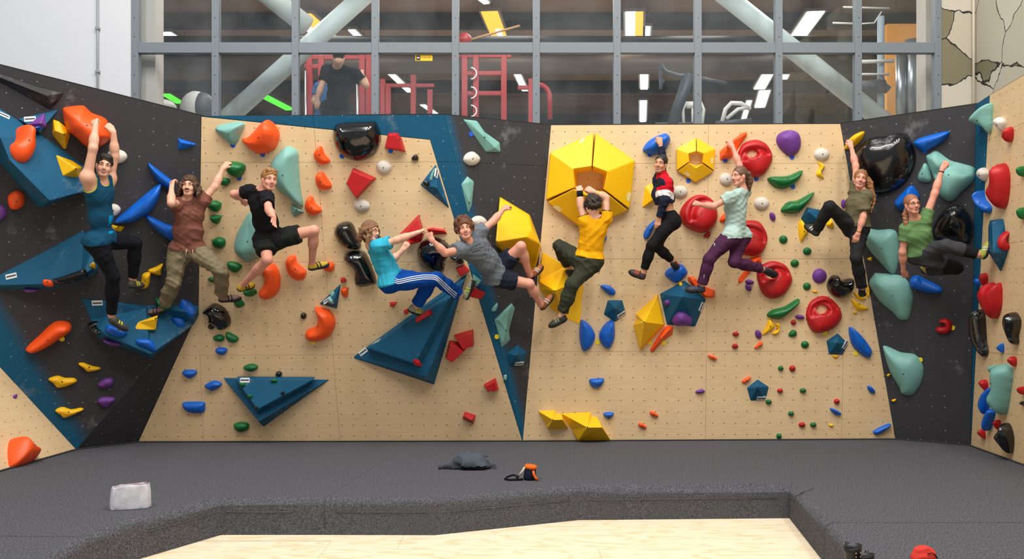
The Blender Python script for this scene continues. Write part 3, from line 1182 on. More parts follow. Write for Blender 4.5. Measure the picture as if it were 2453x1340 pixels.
        hv = [hs[o[0]] if len(o) else 0.0 for o in orig]
        # points created on edges
        vs = [(v.x, v.y, q) for v, q in zip(V, hv)]
        fs = [tuple(f) for f in FA_]
        smooth = False
        hr = None
        flat = [f for f in fs if all(vs[i][2] < 1e-5 for i in f) and len(f) == 3 and abs((Vector(vs[f[1]]) - Vector(vs[f[0]])).cross(Vector(vs[f[2]]) - Vector(vs[f[0]])).z) > .004]
        if flat:
            print('FLAT', label, [[tuple(round(c, 2) for c in vs[i]) for i in f] for f in flat])
        vs = [(x, y, max(z, .006)) for x, y, z in vs]
    # skirt: side wall down to (or into) what the hold is screwed to
    ec = {}
    for f in fs:
        for i in range(len(f)):
            e = (f[i], f[(i + 1) % len(f)])
            ec[e] = 1
    bd = [e for e in ec if (e[1], e[0]) not in ec]
    low = {}
    nb = len(vs)
    depth = -(skirt if skirt > 0 else 0.004)
    for a, b in bd:
        for i in (a, b):
            if i not in low:
                low[i] = len(vs)
                vs.append((vs[i][0], vs[i][1], depth))
        fs.append((b, a, low[a], low[b]))
    me = mesh(name, vs, fs, smooth)
    o = link(name, me, HC[col])
    o.location = o3 if not z0 else o3
    o.rotation_euler = fc.M.to_euler()
    if not smooth and bev:
        md = o.modifiers.new('bevel', 'BEVEL')
        md.width = bev
        md.segments = 3
        md.limit_method = 'ANGLE'
        md.angle_limit = math.radians(12)
        for p_ in me.polygons:
            p_.use_smooth = True
        o.modifiers.new('normals', 'WEIGHTED_NORMAL')
    if bolt:
        # nearest top vertex to the centroid
        cs = sorted(range(nb), key=lambda i: (vs[i][0]) ** 2 + (vs[i][1] - .0) ** 2 + (1e3 if vs[i][2] < h * .3 else 0))
        if cs:
            c = link('bolt', BOLT, None, o)
            c.location = vs[cs[0]]
    if key or sticker:
        Mw = Matrix.Translation(o3) @ fc.M.to_4x4()
        bv = BVHTree.FromPolygons([Mw @ Vector(v_) for v_ in vs], fs)
        if key:
            SURF[key] = bv
    if sticker:
        for (sx, sy_, rot, sh) in sticker:
            hit = bv.ray_cast(EYE, ray(*T((sx, sy_))).normalized())
            if hit[0] is None:
                continue
            n_ = hit[1] if hit[1].dot(EYE - hit[0]) > 0 else -hit[1]
            tf = tangent_facet(hit[0], n_)
            st_ = MB().box((-.058, -.03, -.004), (.058, .03, .003)).build('sticker', mat('white_sticker', (226, 230, 232), 0.6), o)
            st_.matrix_world = Matrix.Translation(hit[0] + n_ * .001) @ (tf.M @ Matrix.Rotation(math.radians(rot), 3, 'Z')).to_4x4()
            st_.matrix_parent_inverse = Mw.inverted()
            MB().box((-.05, -.009, 0), (.05, .009, .0045)).build('print_line', mat('sticker_print', (60, 70, 78), 0.6), st_)
    tag(o, label, cat or ('volume' if name == 'volume' else 'climbing hold'), group or (CNAME[col] + (' volumes' if name == 'volume' else ' climbing holds')))
    return o


def ring_piece(fc, crop, outer, inner, hole_, rim, top, label, col='ye', bev=.012, sticker=None):
    """one third of a hexagonal ring: sloping outer faces and steep inner faces"""
    ox, oy, s = CROP[crop]
    T = lambda p: (ox + p[0] / s, oy + p[1] / s)
    cx = sum(p[0] for p in outer) / 3
    cy = sum(p[1] for p in outer) / 3
    P = [fc.on(*T(p)) for p in outer] + [fc.on(*T((p[0] + (cx - p[0]) * .012, p[1] + (cy - p[1]) * .012)), rim) for p in outer] + [fc.on(*T(p), top) for p in inner] + [fc.on(*T(p)) for p in hole_]
    o3 = (P[0] + P[1] + P[2]) / 3
    Mi = fc.M.transposed()
    vs = [Mi @ (p - o3) for p in P]
    fs = [(0, 1, 4, 3), (1, 2, 5, 4), (3, 4, 7, 6), (4, 5, 8, 7), (6, 7, 10, 9), (7, 8, 11, 10), (0, 3, 6, 9), (2, 11, 8, 5), (0, 9, 10, 1), (1, 10, 11, 2)]
    bm = bmesh.new()
    bv_ = [bm.verts.new(v) for v in vs]
    for f in fs:
        bm.faces.new([bv_[i] for i in f])
    bmesh.ops.recalc_face_normals(bm, faces=bm.faces)
    me = bpy.data.meshes.new('volume')
    bm.to_mesh(me)
    bm.free()
    o = link('volume', me, HC[col])
    o.location = o3
    o.rotation_euler = fc.M.to_euler()
    md = o.modifiers.new('bevel', 'BEVEL')
    md.width = bev
    md.segments = 3
    md.limit_method = 'ANGLE'
    md.angle_limit = math.radians(14)
    for p_ in me.polygons:
        p_.use_smooth = True
    o.modifiers.new('normals', 'WEIGHTED_NORMAL')
    if sticker:
        bv = BVHTree.FromPolygons(P, fs)
        for (sx, sy_, rot) in sticker:
            hit = bv.ray_cast(EYE, ray(*T((sx, sy_))).normalized())
            if hit[0] is None:
                continue
            n_ = hit[1] if hit[1].dot(EYE - hit[0]) > 0 else -hit[1]
            tf = tangent_facet(hit[0], n_)
            k = .06 if top > .2 else .04
            st_ = MB().add([(-k, -.5 * k, .002), (.8 * k, -.6 * k, .002), (k, .2 * k, .002), (0, .6 * k, .002), (-.9 * k, .1 * k, .002)], [(0, 1, 2, 3, 4)]).build('chalk_label', mat('pale_label', (238, 222, 160), .7), o)
            Mw = Matrix.Translation(o3) @ fc.M.to_4x4()
            st_.matrix_world = Matrix.Translation(hit[0]) @ (tf.M @ Matrix.Rotation(math.radians(rot), 3, 'Z')).to_4x4()
            st_.matrix_parent_inverse = Mw.inverted()
    tag(o, label, 'volume', 'yellow volumes')


def solid(fc, crop, verts, faces, label, col='ye', bev=.02, cat='volume'):
    """a volume from measured corners (x, y, height above the wall) and its faces"""
    ox, oy, s = CROP[crop]
    P = [fc.on(ox + x / s, oy + y / s, h) for x, y, h in verts]
    o3 = sum((p for p, v in zip(P, verts) if v[2] == 0), Vector()) / sum(1 for v in verts if v[2] == 0)
    Mi = fc.M.transposed()
    bm = bmesh.new()
    bv_ = [bm.verts.new(Mi @ (p - o3)) for p in P]
    for f in faces:
        bm.faces.new([bv_[i] for i in f])
    bmesh.ops.recalc_face_normals(bm, faces=bm.faces)
    if sum(f.normal.z * f.calc_area() for f in bm.faces) < 0:
        bmesh.ops.reverse_faces(bm, faces=bm.faces)
    me = bpy.data.meshes.new('volume')
    bm.to_mesh(me)
    bm.free()
    o = link('volume', me, HC[col])
    o.location = o3
    o.rotation_euler = fc.M.to_euler()
    md = o.modifiers.new('bevel', 'BEVEL')
    md.width = bev
    md.segments = 3
    md.limit_method = 'ANGLE'
    md.angle_limit = math.radians(14)
    for p_ in me.polygons:
        p_.use_smooth = True
    o.modifiers.new('normals', 'WEIGHTED_NORMAL')
    tag(o, label, cat, CNAME[col] + ' volumes')
    return o


# ---- left dark wall
hold(FG, '1', 'p', 'bm', .07, [(-60, 90), (0, 95), (240, 180), (410, 220), (395, 250), (330, 325), (305, 320), (0, 150), (-60, 125)], 'long black wedge hold at the top left corner of the dark wall', tops=[(0, 122, .05), (300, 240, .08), (330, 290, .06)], edges=[('t0', 't1'), ('t1', 't2')])
hold(FG, '1', 'p', 'tl', .4, [(-150, 230), (0, 322), (120, 400), (260, 490), (430, 610), (690, 800), (700, 832), (495, 872), (265, 962), (240, 950), (0, 672), (-150, 500)], 'largest petrol blue volume, chalk-smeared, left of the tank top climber', tops=[(-150, 400, .32), (0, 505, .36), (62, 655, .42), (318, 915, .42), (490, 868, .2)], bev=.02, sticker=[(25, 365, -25, .10)], key='v1')
hold(FG, '1', 'p', 'tl', .1, [(112, 388), (375, 328), (262, 490)], 'small petrol blue triangular volume carrying a purple wedge, top left', tops=[(255, 470, .12)], sticker=[(193, 390, 8, .05)], key='v2')
hold(FG, '1', 'p', 'pu', .1, [(180, 425), (285, 348), (298, 430), (270, 447)], 'purple wedge hold screwed to the small blue triangle at the top left', tops=[(262, 415, .07)], z0=.05, on='v2')
hold(FG, '1', 'd', 'bl', .04, ell(240, 451, 26, 9, -5), 'tiny blue hold under the purple wedge at the top left', z0=.06, on='v2')
hold(FG, '1', 'd', 'or', .17, [(130, 437), (165, 440), (200, 475), (205, 540), (210, 590), (185, 650), (145, 680), (90, 665), (55, 610), (60, 560), (95, 530), (110, 470)], 'orange boot-shaped hold on the largest blue volume', z0=.22, skirt=.15, on='v1')
hold(FG, '1', 'p', 'ye', .14, [(340, 392), (380, 405), (445, 460), (450, 490), (425, 580), (410, 583), (335, 490)], 'yellow faceted hold left of the big orange sloper', tops=[(352, 465, .1), (412, 490, .14), (380, 410, .06)])
hold(FG, '1', 'p', 'ye', .14, [(355, 618), (460, 655), (530, 700), (500, 768), (395, 760)], 'yellow faceted hold behind the shoulder of the tank top climber', tops=[(490, 708, .14), (402, 748, .06)], z0=.12, on='v1')
hold(FG, '1', 'd', 'or', .09, [(55, 880), (100, 850), (150, 865), (160, 905), (150, 945), (110, 970), (65, 965), (50, 920)], 'small squarish orange hold below the largest blue volume')
hold(FG, '1', 'd', 'pu', .07, [(-20, 945), (20, 948), (45, 985), (40, 1015), (0, 1045), (-20, 1045)], 'purple hold cut by the left picture edge')
hold(FG, '1', 'd', 'or', .34, [(402, 332), (430, 312), (520, 302), (550, 312), (590, 350), (680, 388), (715, 470), (715, 512), (640, 570), (560, 570), (480, 500), (425, 450)], 'huge glossy orange sloper gripped by the tank top climber', prof=.6, sy=-.15)
hold(FG, '1', 'd', 'wh', .06, [(690, 605), (720, 590), (760, 585), (800, 600), (818, 630), (800, 660), (760, 676), (720, 665), (695, 640)], 'white oval hold right of the tank top climber\'s head', sy=0)
hold(FG, '1', 'd', 'wh', .06, [(690, 940), (740, 935), (770, 955), (773, 980), (745, 1010), (700, 1020), (670, 980)], 'white oval hold beside the tank top climber\'s waist', sy=0)
hold(FG, '1', 'p', 'bl', .08, [(1142, 512), (1262, 548), (1250, 565), (1145, 592)], 'small blue triangular hold high beside the plywood edge', tops=[(1165, 540, .07), (1230, 552, .05)])
hold(FG, '1', 'd', 'bl', .1, [(950, 672), (975, 685), (1080, 765), (1120, 800), (1110, 850), (1085, 845), (1020, 795), (965, 720)], 'upper blue fin hold gripped by the long-haired climber')
hold(FG, '1', 'd', 'bl', .14, [(1030, 802), (1030, 850), (1015, 910), (970, 980), (870, 1045), (780, 1062), (735, 1045), (830, 960), (960, 850)], 'longest blue fin hold, pointing up to the right on the dark wall')
hold(FG, '1', 'd', 'bl', .1, [(935, 1010), (960, 1010), (1060, 1060), (1120, 1090), (1120, 1180), (1010, 1110), (950, 1050)], 'lower blue fin hold behind the brown shirt')
hold(FG, '1', 'p', 'ye', .07, [(715, 1068), (805, 1078), (775, 1115), (715, 1100)], 'small yellow wedge beside the tank top hem', tops=[(760, 1085, .06)])
hold(FG, '0', 'p', 'tl', .28, [(-80, 700), (-80, 690), (0, 658), (100, 606), (200, 552), (222, 600), (235, 640), (233, 656), (195, 674), (128, 691), (70, 695), (0, 692)], 'petrol blue volume with a chalked black ledge, left of the tank top climber\'s thigh', tops=[(-70, 692, .02), (0, 684, .07), (125, 681, .22), (195, 664, .24), (226, 640, .16)], bev=.015, sticker=[(27, 662, 15, .1)], key='v3', edges=[('t2', 'o3'), ('t3', 'o4'), ('t4', 'o5'), ('t0', 't1'), ('t1', 't2'), ('t2', 't3'), ('t3', 't4'), ('t1', 'o2'), ('t2', 'o4')])
hold(FG, '2', 'd', 'bc', .06, [(325, 128), (360, 118), (440, 92), (520, 65), (535, 80), (535, 110), (440, 145), (350, 157)], 'black ledge hold white with chalk on the middle left volume', bolt=False, on='v3')
hold(FG, '2', 'd', 'or', .05, [(270, 132), (310, 132), (328, 150), (320, 167), (270, 163)], 'small orange chip at the lower edge of the middle left volume', z0=.24, on='v3')
hold(FG, '2', 'd', 'ye', .05, [(555, 42), (575, 28), (588, 35), (583, 55), (555, 52)], 'tiny yellow chip at the right tip of the middle left volume', z0=.16, on='v3')
hold(FG, '2', 'd', 'pu', .05, [(150, 186), (235, 186), (215, 206), (165, 208)], 'purple chip under the middle left volume', z0=.05)
hold(FG, '2', 'd', 'ye', .09, [(880, 95), (925, 82), (928, 115), (910, 178), (835, 183), (870, 140)], 'yellow hold under the bent leg of the tank top climber', prof=.6)
hold(FG, '2', 'd', 'ye', .07, [(915, 70), (960, 50), (1005, 30), (998, 70), (990, 103), (935, 90)], 'yellow horn hold just right of the bent leg foothold', prof=.6)
hold(FG, '2', 'p', 'tl', .32, [(500, 245), (910, 292), (1225, 290), (1228, 345), (1195, 405), (935, 617), (600, 487), (560, 380)], 'petrol blue volume with four blue holds under the two left climbers\' feet', tops=[(548, 262, .22), (655, 475, .3), (930, 592, .3), (1205, 340, .14), (900, 310, .12)], bev=.02, sticker=[(600, 274, 2, .22)], key='v4')
hold(FG, '2', 'd', 'bl', .08, [(665, 410), (730, 425), (790, 450), (745, 490), (655, 455)], 'blue foothold under the tank top climber\'s standing foot', z0=.3, prof=.6, on='v4')
hold(FG, '2', 'd', 'bl', .06, [(840, 500), (920, 497), (955, 530), (960, 575), (900, 555), (845, 530)], 'blue hold near the lowest tip of the left corner volume', z0=.3, prof=.7, on='v4')
hold(FG, '2', 'd', 'bl', .06, [(1105, 250), (1150, 262), (1190, 285), (1207, 320), (1190, 348), (1140, 330), (1108, 300)], 'upper right blue hold on the left corner volume', z0=.17, prof=.7, on='v4')
hold(FG, '2', 'd', 'bl', .05, [(1055, 365), (1120, 368), (1143, 400), (1125, 425), (1085, 412)], 'small blue hold below the upper right one on the left corner volume', z0=.22, prof=.7, on='v4')
hold(FG, '2', 'p', 'ye', .1, [(815, 440), (850, 392), (975, 348), (962, 440)], 'yellow ledge under the long-haired climber\'s left-hand foot', tops=[(840, 410, .07), (960, 370, .09)], z0=.24, skirt=.12, on='v4')
hold(FG, '2', 'd', 'gn', .07, [(965, 255), (1000, 262), (1062, 280), (1060, 300), (1020, 320), (975, 290)], 'green hold peeking out behind the long-haired climber\'s ankle', z0=.1, on='v4')
hold(FG, '2', 'd', 'bc', .06, [(560, 390), (590, 400), (600, 430), (625, 455), (610, 470), (575, 430)], 'chalky dark edge on the left rim of the corner volume', z0=.2, bolt=False, on='v4')
hold(FG, '2', 'd', 'pu', .05, [(640, 505), (700, 510), (740, 520), (735, 540), (690, 535), (655, 522)], 'purple chip under the left corner volume', z0=.2)
hold(FG, '2', 'd', 'or', .17, [(320, 400), (375, 383), (430, 395), (440, 440), (380, 485), (300, 540), (210, 580), (165, 570), (165, 545), (240, 475)], 'long orange club-shaped hold low on the dark left wall')
for k, (p, lb) in enumerate([
    ([(483, 648), (515, 642), (565, 660), (618, 672), (610, 685), (545, 698), (515, 675)], 'highest of the three yellow wavy footholds low on the left wall'),
    ([(298, 742), (355, 722), (400, 735), (460, 738), (468, 765), (365, 798), (330, 770)], 'middle and largest of the three yellow wavy footholds on the left wall'),
    ([(340, 937), (385, 915), (440, 930), (500, 920), (510, 937), (405, 982), (375, 965)], 'lowest of the three yellow wavy footholds on the left wall')]):
    hold(FG, '2', 'd', 'ye', .06, p, lb, prof=.6)
hold(FG, '2', 'd', 'pu', .06, [(608, 770), (650, 738), (695, 740), (697, 780), (650, 800), (612, 790)], 'upper of two purple lumps low on the dark left wall')
hold(FG, '2', 'd', 'pu', .06, [(605, 870), (640, 852), (705, 858), (700, 885), (655, 920), (610, 895)], 'lower of two purple lumps low on the dark left wall')
hold(FH, '2', 'd', 'or', .2, [(50, 1150), (75, 1115), (140, 1160), (210, 1190), (220, 1220), (190, 1260), (75, 1297), (48, 1240)], 'orange pyramid hold just above the mat at the left edge', prof=.7)
hold(FH, '2', 'd', 'pu', .03, ell(90, 852, 12), 'tiny purple foothold on the lower left plywood slab', bolt=False)

# ---- left plywood wall
A = FA
hold(A, '3', 'd', 'mt', .12, [(505, 130), (560, 95), (683, 88), (660, 170), (630, 222), (590, 215)], 'mint shell hold at the top left of the plywood wall', prof=.7)
hold(A, '3', 'd', 'or', .2, [(670, 190), (710, 175), (770, 110), (815, 72), (850, 78), (890, 120), (902, 170), (880, 240), (840, 270), (780, 282), (715, 250)], 'big orange shell sloper at the top of the left plywood wall', prof=.6)
hold(A, '3', 'd', 'mt', .22, [(845, 352), (870, 300), (930, 242), (965, 235), (1015, 265), (1020, 350), (1030, 480), (1048, 590), (1030, 606), (960, 560), (880, 490), (848, 410)], 'tall mint fin behind the black T-shirt climber\'s head', prof=.8, sy=.1)
hold(A, '3', 'd', 'mt', .2, [(720, 640), (800, 640), (830, 800), (800, 900), (745, 935), (690, 945), (625, 880), (630, 800), (670, 710)], 'large mint hold half hidden behind the black T-shirt', prof=.8, sy=-.1)
hold(A, '3', 'p', 'mt', .1, [(975, 580), (1010, 605), (1055, 640), (990, 670), (972, 640)], 'small mint wedge below the tall mint fin', tops=[(1005, 625, .09), (985, 600, .04)])
for p, lb in [([(1120, 260), (1150, 232), (1165, 240), (1180, 280), (1215, 325), (1170, 347), (1130, 330), (1112, 290)], 'top one of three orange crescent holds in a column'),
              ([(1130, 405), (1165, 390), (1190, 420), (1225, 480), (1185, 503), (1140, 490), (1122, 445)], 'middle one of three orange crescent holds in a column'),
              ([(1075, 550), (1105, 543), (1120, 580), (1160, 620), (1155, 640), (1110, 660), (1070, 640), (1057, 600)], 'bottom one of three orange crescent holds in a column')]:
    hold(A, '3', 'd', 'or', .1, p, lb)
for p, h, lb in [
    ([(585, 335), (620, 327), (685, 345), (690, 380), (655, 430), (615, 420), (575, 385)], .13, 'largest green hold, gripped by the long-haired climber'),
    ([(545, 428), (590, 433), (598, 455), (575, 480), (540, 470), (535, 450)], .07, 'green hold directly below the largest green one'),
    ([(465, 575), (510, 567), (540, 585), (540, 615), (515, 640), (480, 630), (457, 605)], .09, 'round green hold beside the brown sleeve'),
    ([(475, 665), (520, 658), (544, 665), (530, 705), (510, 714), (480, 695)], .07, 'green hold just below the brown sleeve'),
    ([(490, 810), (530, 793), (565, 808), (568, 840), (540, 867), (500, 855), (488, 830)], .08, 'green hold right of the brown shirt hem'),
    ([(580, 950), (610, 943), (660, 960), (670, 980), (640, 1012), (610, 1010), (585, 985)], .07, 'green hold right of the long-haired climber\'s bent knee'),
    ([(460, 1050), (480, 1040), (500, 1047), (500, 1075), (475, 1070)], .05, 'green hold mostly hidden behind the long-haired climber\'s shin'),
    ([(685, 1120), (740, 1110), (762, 1135), (735, 1160), (700, 1158), (680, 1140)], .09, 'chalked green foothold under the black T-shirt climber\'s left-hand shoe'),
    ([(620, 1190), (660, 1175), (687, 1210), (660, 1230), (635, 1225)], .08, 'green foothold under the long-haired climber\'s right-hand shoe')]:
    hold(A, '3', 'd', 'gn', h, p, lb)
for p, c, lb in [
    ([(305, 290), (345, 276), (375, 290), (370, 318), (340, 325), (310, 312)], 'gn', 'left one of the green pair below the black helmet-like hold'),
    ([(385, 270), (410, 262), (465, 295), (462, 320), (430, 333), (395, 315)], 'gn', 'right one of the green pair below the black helmet-like hold'),
    ([(502, 485), (550, 467), (595, 482), (580, 510), (548, 520), (515, 508)], 'gn', 'green hold above the low horizontal blue triangle'),
    ([(437, 862), (490, 848), (535, 860), (530, 895), (490, 915), (455, 905)], 'gn', 'lowest green hold on the left plywood wall, near the mat'),
    ([(320, 370), (355, 360), (395, 372), (380, 405), (350, 410), (325, 395)], 'bl', 'small blue hold below the green pair'),
    ([(102, 520), (140, 506), (196, 515), (185, 545), (150, 565), (120, 550)], 'bl', 'small blue hold near the dark corner, upper left of its trio'),
    ([(250, 605), (310, 577), (358, 595), (350, 615), (300, 645), (258, 625)], 'bl', 'blue hold beside the left tip of the low blue triangle'),
    ([(102, 725), (150, 716), (240, 718), (250, 745), (240, 785), (170, 792), (120, 770)], 'bl', 'long blue bar hold low in the left corner of the plywood')]:
    hold(A, '5', 'd', c, .07, p, lb)
hold(A, '5', 'd', 'bk', .15, [(235, 130), (280, 85), (320, 73), (380, 105), (415, 170), (410, 220), (350, 250), (290, 215), (270, 200), (265, 155)], 'glossy black helmet-like hold below the long-haired climber', prof=.55)
hold(A, '5', 'd', 'bk', .05, ell(290, 226, 22, 20), 'small glossy black knob tucked under the helmet-like hold', bolt=False)
hold(A, '3', 'd', 'or', .12, [(940, 950), (960, 915), (1000, 908), (1010, 950), (1050, 985), (1068, 1010), (1055, 1050), (1010, 1062), (960, 1025)], 'orange kidney hold between the black T-shirt climber\'s legs')
hold(A, '3', 'd', 'or', .16, [(775, 990), (800, 960), (830, 950), (880, 970), (905, 1030), (905, 1100), (880, 1150), (830, 1178), (785, 1168), (775, 1130), (805, 1085), (808, 1030)], 'largest orange kidney hold behind the black T-shirt climber\'s calf')
hold(A, '3', 'd', 'or', .09, [(1180, 960), (1215, 945), (1240, 965), (1235, 1000), (1210, 1010), (1175, 995)], 'small round orange foothold under the black T-shirt climber\'s toe')
hold(A, '5', 'd', 'or', .16, [(968, 100), (1010, 100), (1070, 125), (1100, 180), (1095, 230), (1060, 290), (990, 322), (930, 318), (903, 285), (920, 245), (970, 225), (985, 190), (985, 150)], 'lowest orange kidney hold, opening to the left')
hold(A, '4', 'd', 'or', .05, [(252, 1115), (290, 1105), (294, 1140), (285, 1168), (258, 1155)], 'small orange half-moon right of the little blue triangle')
hold(A, '4', 'p', 'tl', .12, [(115, 1207), (248, 1083), (225, 1237)], 'little petrol blue triangle volume with mint chips, left plywood wall', tops=[(205, 1185, .13)], sticker=[(165, 1185, 40, .09)], key='v5')
hold(A, '4', 'd', 'mt', .03, [(185, 1145), (205, 1128), (208, 1150), (190, 1165)], 'upper mint chip on the little blue triangle', z0=.11, bolt=False, on='v5')
hold(A, '4', 'd', 'mt', .03, [(168, 1180), (190, 1170), (198, 1195), (175, 1198)], 'lower mint chip on the little blue triangle', z0=.11, bolt=False, on='v5')
hold(A, '5', 'd', 'bk', .05, ell(892, 156, 21, 23), 'black and chalky ball left of the lowest orange kidney', bolt=False)
hold(A, '5', 'd', 'bk', .05, ell(731, 535, 22, 20), 'black ball just above the low horizontal blue triangle', bolt=False)
hold(A, '4', 'd', 'bk', .05, [(685, 303), (710, 281), (728, 298), (725, 322), (690, 322)], 'small black knob right of the big top black dome', bolt=False)
hold(A, '4', 'd', 'bk', .2, [(200, 160), (220, 100), (280, 85), (440, 78), (470, 90), (496, 160), (490, 220), (460, 280), (400, 318), (340, 325), (270, 300), (220, 245)], 'big glossy black dome at the top of the left plywood wall', prof=.5)
hold(A, '4', 'p', 'rd', .12, [(540, 152), (600, 150), (625, 185), (650, 270), (518, 248)], 'red block hold at the top right of the left plywood wall', inset_tops=(.78, .11), bev=.008)
hold(A, '4', 'p', 'rd', .13, [(325, 365), (470, 430), (348, 560), (283, 460)], 'large red kite-shaped hold below the big black dome', inset_tops=(.82, .13), bev=.008)
hold(A, '4', 'd', 'wh', .06, [(467, 350), (490, 325), (530, 322), (565, 355), (550, 392), (515, 405), (480, 390)], 'white oval hold right of the red kite', sy=0)
hold(A, '4', 'd', 'wh', .06, [(330, 590), (350, 562), (390, 560), (428, 590), (418, 625), (370, 637), (340, 622)], 'white oval hold below the red kite', sy=0)
hold(A, '4', 'p', 'tl', .12, [(835, 345), (918, 618), (738, 470)], 'petrol blue triangle volume beside the blue painted stripe', tops=[(840, 490, .12)], sticker=[(838, 400, 65, .06)], key='v6')
hold(A, '4', 'd', 'mt', .03, [(838, 365), (825, 405), (810, 447), (798, 435), (815, 390)], 'mint sliver on the triangle beside the blue stripe', z0=.05, bolt=False, on='v6')
hold(A, '4', 'd', 'bk', .05, ell(777, 465, 22, 20), 'black ball on the left tip of the triangle beside the stripe', z0=.05, bolt=False, on='v6')
hold(A, '4', 'd', 'bc', .16, [(210, 780), (225, 720), (280, 697), (320, 710), (345, 760), (375, 850), (330, 872), (260, 850)], 'black dome with a chalk patch behind the curly head of the cyan T-shirt climber')
hold(A, '4', 'd', 'bk', .16, [(265, 920), (290, 885), (350, 877), (410, 900), (470, 1060), (440, 1090), (370, 1102), (335, 1080), (330, 1000), (290, 960)], 'black saddle hold behind the cyan T-shirt climber\'s back')
hold(A, '4', 'd', 'bk', .18, [(720, 880), (740, 830), (800, 795), (860, 800), (915, 840), (930, 880), (890, 950), (885, 1000), (830, 1015), (770, 985), (730, 940)], 'glossy black dome under the fist bump')
hold(A, '4', 'd', 'bk', .12, [(922, 910), (950, 900), (990, 905), (1010, 950), (970, 960), (935, 935)], 'small black dome edge below the grey T-shirt climber\'s arm')
hold(A, '4', 'p', 'rd', .22, [(730, 655), (765, 770), (745, 822), (650, 852), (612, 775)], 'red wedge gripped by the cyan T-shirt climber', tops=[(728, 675, .1), (752, 772, .2), (655, 835, .18), (640, 782, .12)], bev=.01, name='climbing_hold')
hold(A, '4', 'p', 'rd', .08, [(780, 745), (810, 735), (890, 748), (905, 775), (800, 782)], 'flat red bar right of the fist bump', tops=[(810, 748, .07), (885, 758, .06)], bev=.006)
hold(A, '4', 'p', 'rd', .08, [(957, 985), (1010, 962), (1045, 1000), (985, 1037)], 'red block left of the grey T-shirt', inset_tops=(.8, .08), bev=.006)
hold(FB, '4', 'p', 'rd', .1, [(1055, 1100), (1128, 1130), (1100, 1178), (1050, 1165)], 'red foothold under the cyan T-shirt climber\'s raised shoe', inset_tops=(.8, .1), bev=.006)
hold(A, '4', 'p', 'rd', .05, [(248, 1045), (270, 1042), (286, 1060), (275, 1075), (248, 1075)], 'tiny red chip above the little blue triangle', inset_tops=(.7, .05), bev=.004)
hold(A, '4', 'p', 'rd', .05, [(550, 1195), (597, 1193), (575, 1230), (555, 1220)], 'tiny red chip below the blue track pants', inset_tops=(.7, .05), bev=.004)
hold(A, '4', 'p', 'rd', .05, [(635, 1245), (660, 1235), (668, 1265), (645, 1270)], 'tiny red chip beside the cyan T-shirt climber\'s lower heel', inset_tops=(.7, .05), bev=.004)
# stacked triangle volumes
hold(A, '0', 'p', 'tl', .2, [(844, 857), (1118, 657), (1040, 922)], 'larger lower layer of the big stacked blue triangle under the track pants', tops=[(851, 854, .08), (1112, 672, .1), (1022, 905, .22)], bev=.012, sticker=[(870, 843, 36, .07)])
hold(A, '0', 'p', 'tl', .2, [(877, 836), (1098, 690), (1013, 888)], 'upper layer of the big stacked blue triangle', tops=[(882, 834, .03), (1075, 716, .1), (994, 872, .16)], z0=.12, skirt=.12, bev=.012, sticker=[(902, 819, 36, .05)], key='v7')
hold(A, '4', 'p', 'rd', .08, [(708, 1295), (800, 1235), (817, 1270), (715, 1328)], 'red brick foothold on the big stacked blue triangle', inset_tops=(.8, .08), z0=.18, skirt=.12, bev=.006, on='v7')
hold(A, '5', 'p', 'rd', .06, [(1615, 445), (1640, 438), (1657, 460), (1640, 480), (1615, 475)], 'small red chip low on the big stacked blue triangle', inset_tops=(.7, .06), z0=.28, skirt=.15, bev=.004, on='v7')
hold(A, '5', 'p', 'tl', .2, [(368, 560), (1060, 572), (630, 880)], 'larger lower layer of the low horizontal blue triangle', tops=[(382, 566, .12), (1045, 577, .12), (600, 848, .22)], bev=.012, key='v8b')
hold(A, '5', 'p', 'tl', .18, [(445, 567), (960, 571), (602, 812)], 'upper layer of the low horizontal blue triangle, dotted with small nubs', tops=[(452, 569, .04), (948, 573, .04), (590, 768, .16)], z0=.13, skirt=.1, bev=.012, sticker=[(509, 576, 0, .05)], key='v8')
for cx_, cy_, rx_, ry_, c, lb in [(492, 607, 20, 16, 'gn', 'green nub at the left of the low blue triangle'), (700, 580, 22, 15, 'gn', 'green nub at the top edge of the low blue triangle'), (543, 683, 18, 14, 'gn', 'lower green nub on the low blue triangle'),
                                (757, 660, 14, 12, 'bk', 'black nub at the right of the low blue triangle'), (583, 757, 13, 12, 'bk', 'black nub at the bottom corner of the low blue triangle')]:
    hold(A, '5', 'd', c, .04, ell(cx_, cy_, rx_, ry_), lb, on='v8', bolt=False)
hold(A, '5', 'p', 'rd', .12, [(1872, 280), (2000, 243), (2005, 345), (1930, 370)], 'upper of two overlapping red blocks right of the big blue triangle', inset_tops=(.82, .12), bev=.007)
hold(A, '5', 'p', 'rd', .14, [(1845, 315), (1900, 325), (1950, 375), (1862, 455), (1817, 425)], 'lower of two overlapping red blocks right of the big blue triangle', inset_tops=(.8, .14), bev=.007)
hold(A, '5', 'p', 'rd', .1, [(2067, 605), (2145, 560), (2167, 635), (2090, 637)], 'red block beside the blue stripe, low on the left plywood wall', inset_tops=(.8, .1), bev=.007)
hold(A, '5', 'p', 'rd', .1, [(1945, 780), (2017, 805), (2000, 865), (1928, 825)], 'lowest red block on the left plywood wall', tops=[(1965, 790, .08), (2008, 812, .1), (1990, 840, .1), (1940, 812, .08)], bev=.007)

